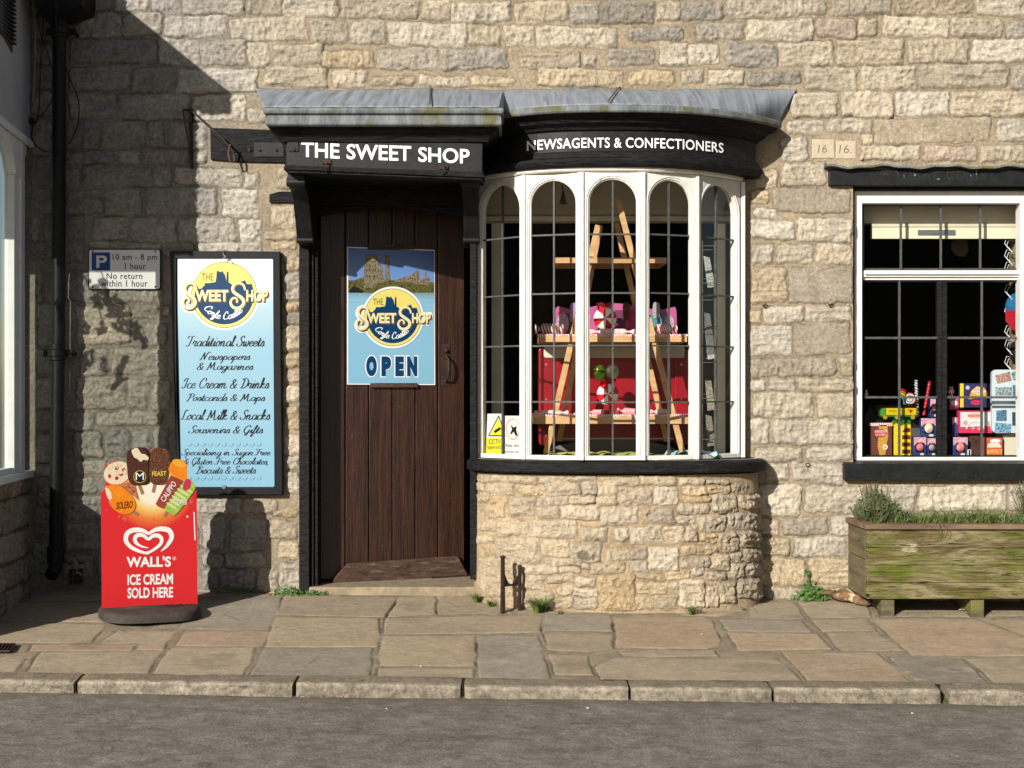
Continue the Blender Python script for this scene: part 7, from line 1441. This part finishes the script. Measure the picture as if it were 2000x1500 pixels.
bxm = glassmat('clear_plastic', (.9, .95, .88), refl=.5)
m = MB(); m.rect(1716, 791, 1791, 819.5, YP(y_ - .02), -.07, 0); m.build('clear_toy_box', bxm, None, 'clear plastic box around the yellow toy lorry', 'box', loc=P(1752, 819, y_))
rb = thing('rainbow_lolly', P(1768, 790, .24), 'striped rainbow lolly above the toy lorry', 'sweet'); p_ = YP(.24)
for i, c_ in enumerate(((206, 40, 50), (240, 130, 40), (244, 220, 60), (110, 180, 60), (60, 130, 190))): m = MB(); cp_ = [p_.P(x, y, 0) for x, y in ell(1757, 786, 22 - i * 3.4, 26 - i * 4, 0, 14, -90, 20)]; m.tube(cp_, .0042, 6); m.build('colour_band', ink('rainbow_print', c_), rb)
def twist(x0, y0, x1, y1, mat_, lb): a = P(x0, y0, .25); b = P(x1, y1, .25); m = MB(); n_ = 40; m.tube([a.lerp(b, i / n_) for i in range(n_ + 1)], [.011 * (.82 + .18 * math.sin(i * 1.5)) * (.5 if i in (0, n_) else 1) for i in range(n_ + 1)], 10); m.build('rock_stick', mat_, None, lb, 'sweet', 'sticks of rock in the window', loc=a, smooth=True)
twist(1789, 742, 1792, 815, stripes('blue_white_rock', C(60, 90, 110), C(225, 230, 230), .014, (.5, 0, 1)), 'blue and white twisted stick of rock beside the red one'); twist(1816, 744, 1804, 812, stripes('red_twist_rock', C(206, 30, 50), C(180, 20, 40), .014, (.5, 0, 1), .3), 'long red twisted stick of rock left of the casement post')
c = P(1858, 765, .24); m = MB(); m.ball(c, .016, 1, .8, .9, 12); m.lathe(c, [(.004, .012), (.014, .026), (.004, .022)], 10); m.lathe(c, [(.004, -.012), (.015, -.026), (.004, -.022)], 10); m.build('wrapped_sweet', cand, None, 'small red and white wrapped sweet right of the casement post', 'sweet', loc=c, smooth=True)
eggm = {}
EG = [(1799, 817, 1829, 854, .20, (190, 170, 140), 'blue blossom-print egg box stacked on top left of the casement post'), (1785, 854, 1809, 891, .18, (200, 70, 80), 'blue blossom-print box with a red egg at the bottom left of the casement post'), (1810, 856, 1830, 891, .20, (120, 110, 110), 'blue blossom-print box with a grey egg at the foot of the casement post'),
      (1862, 854, 1890, 891, .18, (190, 90, 90), 'blue blossom-print box with a red and white egg right of the casement post'), (1817, 779, 1832, 815, .23, (190, 90, 80), 'blue blossom-print egg box half hidden behind the casement post, top row'), (1860, 815, 1870, 852, .23, (90, 60, 60), 'narrow side of a blossom-print box above the red and white egg')]
blossom = pm('blossom_print', C(240, 215, 225), C(205, 100, 130), 160, rough=.4, c3=C(120, 60, 90), s3=120, lo3=.6, hi3=.64); bluep = ink('deep_blue_print', (40, 52, 110), (52, 66, 130))
for x0, y0, x1, y1, y_, ec, lb in EG:
    t, p_ = carton('egg_box', x0, y0, x1, y1, y_, .05, bluep, lb, 'blossom-print egg boxes'); w, h = x1 - x0, y1 - y0
    patch(t, p_, 'blossom_top', [(x0, y0), (x1, y0), (x1, y0 + h * .42), (x0 + w * .8, y0 + h * .30), (x0 + w * .3, y0 + h * .28), (x0, y0 + h * .45)], .0012, blossom)
    if w > 14:
        patch(t, p_, 'opening', [(x0 + w * .22, y0 + h * .28), (x0 + w * .8, y0 + h * .28), (x0 + w * .85, y0 + h * .8), (x0 + w * .18, y0 + h * .8)], .0018, ink('opening_print', (14, 14, 24)))
        m = MB(); c = p_.P((x0 + x1) / 2, y0 + h * .52, .002); m.ball(c, w * S * .29, 1, .35, 1.15, 16); m.build('egg', ink('egg_paint', ec, tuple(min(255, v + 70) for v in ec), scale=40), t, smooth=True)
        patch(t, p_, 'label', ell(x0 + w * .66, y1 - h * .1, w * .16, h * .07), .002, ink('label_white', (225, 220, 205)))
t, p_ = carton('sweet_assortment_box', 1875, 749, 1936, 797, .24, .03, ink('night_print', (40, 40, 80), (60, 60, 110)), 'navy and yellow sweet box leaning behind the pink lunch box')
patch(t, p_, 'yellow_side', [(1875, 749), (1882, 749), (1882, 797), (1875, 797)], .0012, ink('sun_yellow_print', (246, 216, 60))); patch(t, p_, 'orange_blob', [(1892, 780), (1897, 763), (1908, 754), (1922, 757), (1930, 768), (1928, 778), (1912, 775), (1900, 779)], .0012, ink('orange_print', (240, 170, 60))); patch(t, p_, 'title_print', ell(1912, 764, 13, 7), .002, ink('title_cream_print', (245, 225, 200)))
m = MB(); put_text(m, 'KINGDOM', (1902, 759, 1923, 763), p_, .0026); put_text(m, 'OF SWEETS', (1903, 765, 1922, 769), p_, .0026); m.build('lettering', lolred, t); patch(t, p_, 'pink_print', ell(1906, 786, 10, 5), .0014, pnk); patch(t, p_, 'moon', ell(1890, 757, 4, 4), .0014, ink('moon_print', (200, 200, 220)))
t, p_ = carton('pink_lunch_box', 1873, 802, 1938, 846, .20, .04, ink('lunch_pink', (228, 60, 100), (214, 50, 92)), 'pink and pale blue picture tin in the middle of the right pane')
patch(t, p_, 'sky_print', [(1876, 805), (1935, 805), (1935, 832), (1876, 834)], .0012, ink('sky_blue_print', (196, 224, 232), (240, 220, 225), scale=30)); m = MB(); ap_ = [p_.P(x, y, .002) for x, y in ell(1905, 838, 17, 15, 0, 16, 180, 360)]; m.tube(ap_, .004, 5); m.build('rainbow_print', ink('rainbow_white', (245, 235, 225)), t)
patch(t, p_, 'title_print', ell(1903, 812, 13, 5), .0018, ink('title_orange_print', (236, 120, 60))); m = MB(); put_text(m, 'KINGDOM', (1893, 807, 1913, 811), p_, .0024); put_text(m, 'OF SWEETS', (1892, 814, 1914, 818), p_, .0024); m.build('lettering', W_, t)
m = MB(); [m.prism(ell(x, y, a, b), p_, .0012, .002) for x, y, a, b in ((1886, 826, 4, 5), (1900, 836, 3, 3), (1912, 837, 3, 3), (1930, 828, 3, 5))]; m.build('figures_print', ink('figure_print', (190, 60, 70), (240, 210, 190), scale=150), t)
t, p_ = carton('burger_sweet_box', 1925, 855, 1958, 891, .18, .04, ink('burger_red', (190, 80, 60), (220, 120, 90), scale=90), 'orange burger-picture sweet box at the bottom of the right pane')
patch(t, p_, 'burger_bun', [(1928, 874), (1930, 867), (1940, 863), (1952, 866), (1956, 874)], .0012, ink('bun_print', (244, 226, 200))); patch(t, p_, 'burger_filling', [(1927, 878), (1957, 878), (1957, 886), (1927, 886)], .0012, ink('filling_print', (220, 110, 60), (240, 190, 90))); patch(t, p_, 'title_print', ell(1944, 861, 10, 3.5), .0012, W_)
m = MB(); m.prism([(1958, 850), (1968, 848), (1989, 847), (1989, 892), (1962, 892), (1960, 872), (1962, 862)], YP(.22), -.003, 0); m.build('cream_card', pm('cream_card', C(205, 196, 176, .8), rough=.8), None, 'plain cream card standing in the bottom right corner of the window', 'card', loc=P(1975, 892, .22))
fb_ = thing('magnet_board', P(1964, 846, .17), 'white fridge-shaped display board covered with picture magnets', 'display board'); p_ = YP(.17)
m = MB(); m.rect(1938, 722, 1994, 846, p_, -.03, 0, r=9); m.build('board', ink('board_white_print', (214, 226, 234), (205, 218, 228)), fb_, bevel=.002)
for i, (pts, c1, c2) in enumerate((([(1944, 733), (1972, 726), (1976, 743), (1948, 749)], (120, 96, 70), (220, 170, 160)), ([(1975, 728), (1990, 722), (1990, 742), (1979, 742)], (160, 190, 190), (60, 90, 100)), ([(1944, 756), (1976, 756), (1976, 772), (1944, 772)], (190, 205, 210), (70, 90, 100)), ([(1978, 752), (1990, 752), (1990, 774), (1978, 774)], (110, 160, 200), (60, 80, 60)), ([(1946, 802), (1966, 800), (1966, 822), (1946, 822)], (30, 60, 90), (110, 150, 180)), ([(1944, 825), (1975, 828), (1974, 845), (1943, 844)], (150, 200, 230), (60, 90, 110)), ([(1977, 805), (1990, 805), (1990, 831), (1977, 831)], (70, 90, 100), (40, 50, 60)))):
    patch(fb_, p_, 'magnet', pts, .003, ink('magnet_print', c1, c2, scale=90))
m = MB(); m.rect(1938, 792, 1994, 797, p_, .0, .002); m.build('door_line', ink('grey_line', (90, 100, 108)), fb_)
def capthing(cx, cy, r_, y_, c1, c2, lb, brim=True):
    c = P(cx, cy, y_); t = thing('baseball_cap', c, lb, 'cap', 'caps hanging in the right-hand window'); m = MB(); V = []; R0 = r_ * S
    m.ball(c, R0, .85, .55, 1.0, 18); m.build('crown', pm('cap_cloth', C(*c1, .5), C(*[v * .85 for v in c1], .5), 60, rough=.9), t, smooth=True)
    if brim: m = MB(); q = YP(y_ - R0 * .5); m.prism([(cx - r_ * .8, cy + r_ * .2), (cx + r_ * .8, cy + r_ * .2), (cx + r_ * .9, cy + r_ * 1.0), (cx + r_ * .5, cy + r_ * 1.6), (cx - r_ * .3, cy + r_ * 1.5), (cx - r_ * .8, cy + r_ * .9)], q, -.004, .0); m.build('peak', pm('peak_cloth', C(*c2, .5), rough=.9), t, bevel=.001)
capthing(1988, 600, 30, .22, (40, 120, 170), (200, 30, 50), 'blue cap with a red peak at the right edge of the window'); capthing(1990, 572, 26, .27, (22, 40, 60), (22, 30, 44), 'dark navy cap hanging behind the blue and red cap', False); capthing(1992, 688, 26, .24, (30, 30, 34), (30, 30, 34), 'dark cap hanging below the blue and red cap', False); capthing(1874, 470, 20, .5, (120, 108, 90), (110, 98, 82), 'dim beige cap with its peak hanging down in the upper sash', True)
hk = thing('cap_rack', P(1985, 500, .26), 'white wire rack with bent hooks at the right of the window', 'rack'); wm = pm('white_wire', C(225, 225, 225, .85), rough=.4); m = MB()
m.tube([P(1992, 440, .28), P(1992, 730, .28)], .004, 6)
for y in (468, 492, 516, 560, 600, 640, 668, 700):
    for k in range(2): m.tube([P(1992, y + 5 * k, .28), P(1966 + 4 * k, y - 4 + 5 * k, .24), P(1962 + 4 * k, y + 8 + 5 * k, .2), P(1974 + 3 * k, y + 20 + 5 * k, .19)], .0018, 5)
m.build('hooks', wm, hk)
m = MB(); m.prism([(1690, 892), (1690, 812), (1700, 793), (1711, 812), (1711, 892)], YP(.30), -.03, 0); m.build('house_card', pm('dim_grey_card', C(60, 62, 66, .6), C(44, 46, 50, .6), 40, rough=.8), None, 'dim grey house-shaped card behind the noodle box', 'card', loc=P(1700, 892, .3))
for x0, x1, y0, lb in ((1781, 1832, 855, 'dark low riser shelf left of the casement post'), (1852, 1942, 848, 'dark low riser shelf right of the casement post'), (1713, 1795, 820, 'dark box riser behind the yellow box')):
    a = P(x0, 893, .235); b = P(x1, y0, .235); m = MB(); m.box(a.x, b.x, .245, .40, .712, b.z); m.build('display_riser', pm('riser_black', (.012, .011, .012), rough=.7), None, lb, 'riser', loc=(a.x, .3, .712))
t, p_ = carton('brown_card_box', 1893, 849, 1917, 891, .235, .005, ink('dim_brown_print', (96, 66, 54), (70, 46, 40), scale=60), 'dim brown card box between the blossom box and the burger box'); patch(t, p_, 'window_print', [(1898, 856), (1912, 856), (1912, 872), (1898, 872)], .0012, ink('dark_window_print', (40, 30, 30), (90, 60, 50), scale=90))
t, p_ = carton('pink_sweet_packet', 1855, 777, 1873, 800, .24, .01, ink('magenta_print', (170, 40, 90), (220, 120, 160), scale=90), 'pink foil sweet packet right of the casement post under the wrapped sweet'); patch(t, p_, 'packet_label', ell(1864, 787, 6, 5), .0012, W_)
t, p_ = carton('white_price_block', 1890, 878, 1897, 891, .17, .01, ink('tag_print', (230, 230, 226)), 'tiny white and black price tag on the shelf beside the red and white egg', None, 'tag'); patch(t, p_, 'dark_band', [(1892, 879), (1895, 879), (1895, 890), (1892, 890)], .0012, dk)
t, p_ = carton('grey_card_wedge', 1780, 836, 1798, 853, .22, .02, ink('grey_wedge_print', (92, 90, 92), (76, 74, 78)), 'plain grey card block behind the lower blossom boxes', None, 'card')
sw2 = thing('swirl_lolly', P(1777, 775, .2), 'round multicoloured swirl lolly half behind the blue rock stick', 'sweet'); p_ = YP(.2)
for i, c_ in enumerate(((226, 60, 60), (240, 235, 225), (60, 140, 190), (240, 235, 225), (240, 190, 50))): patch(sw2, p_, 'swirl_ring', ell(1777, 779, 12 - i * 2.3, 12 - i * 2.3), .001 + .0012 * i, ink('swirl_print', c_))
c = P(1692, 770, .25); m = MB(); m.lathe(c, [(.009, -.02), (.010, 0), (.005, .012), (.007, .018), (.002, .026)], 12); m.build('white_figurine', W_, None, 'tiny white figurine at the left edge of the right-hand window', 'ornament', loc=c, smooth=True)
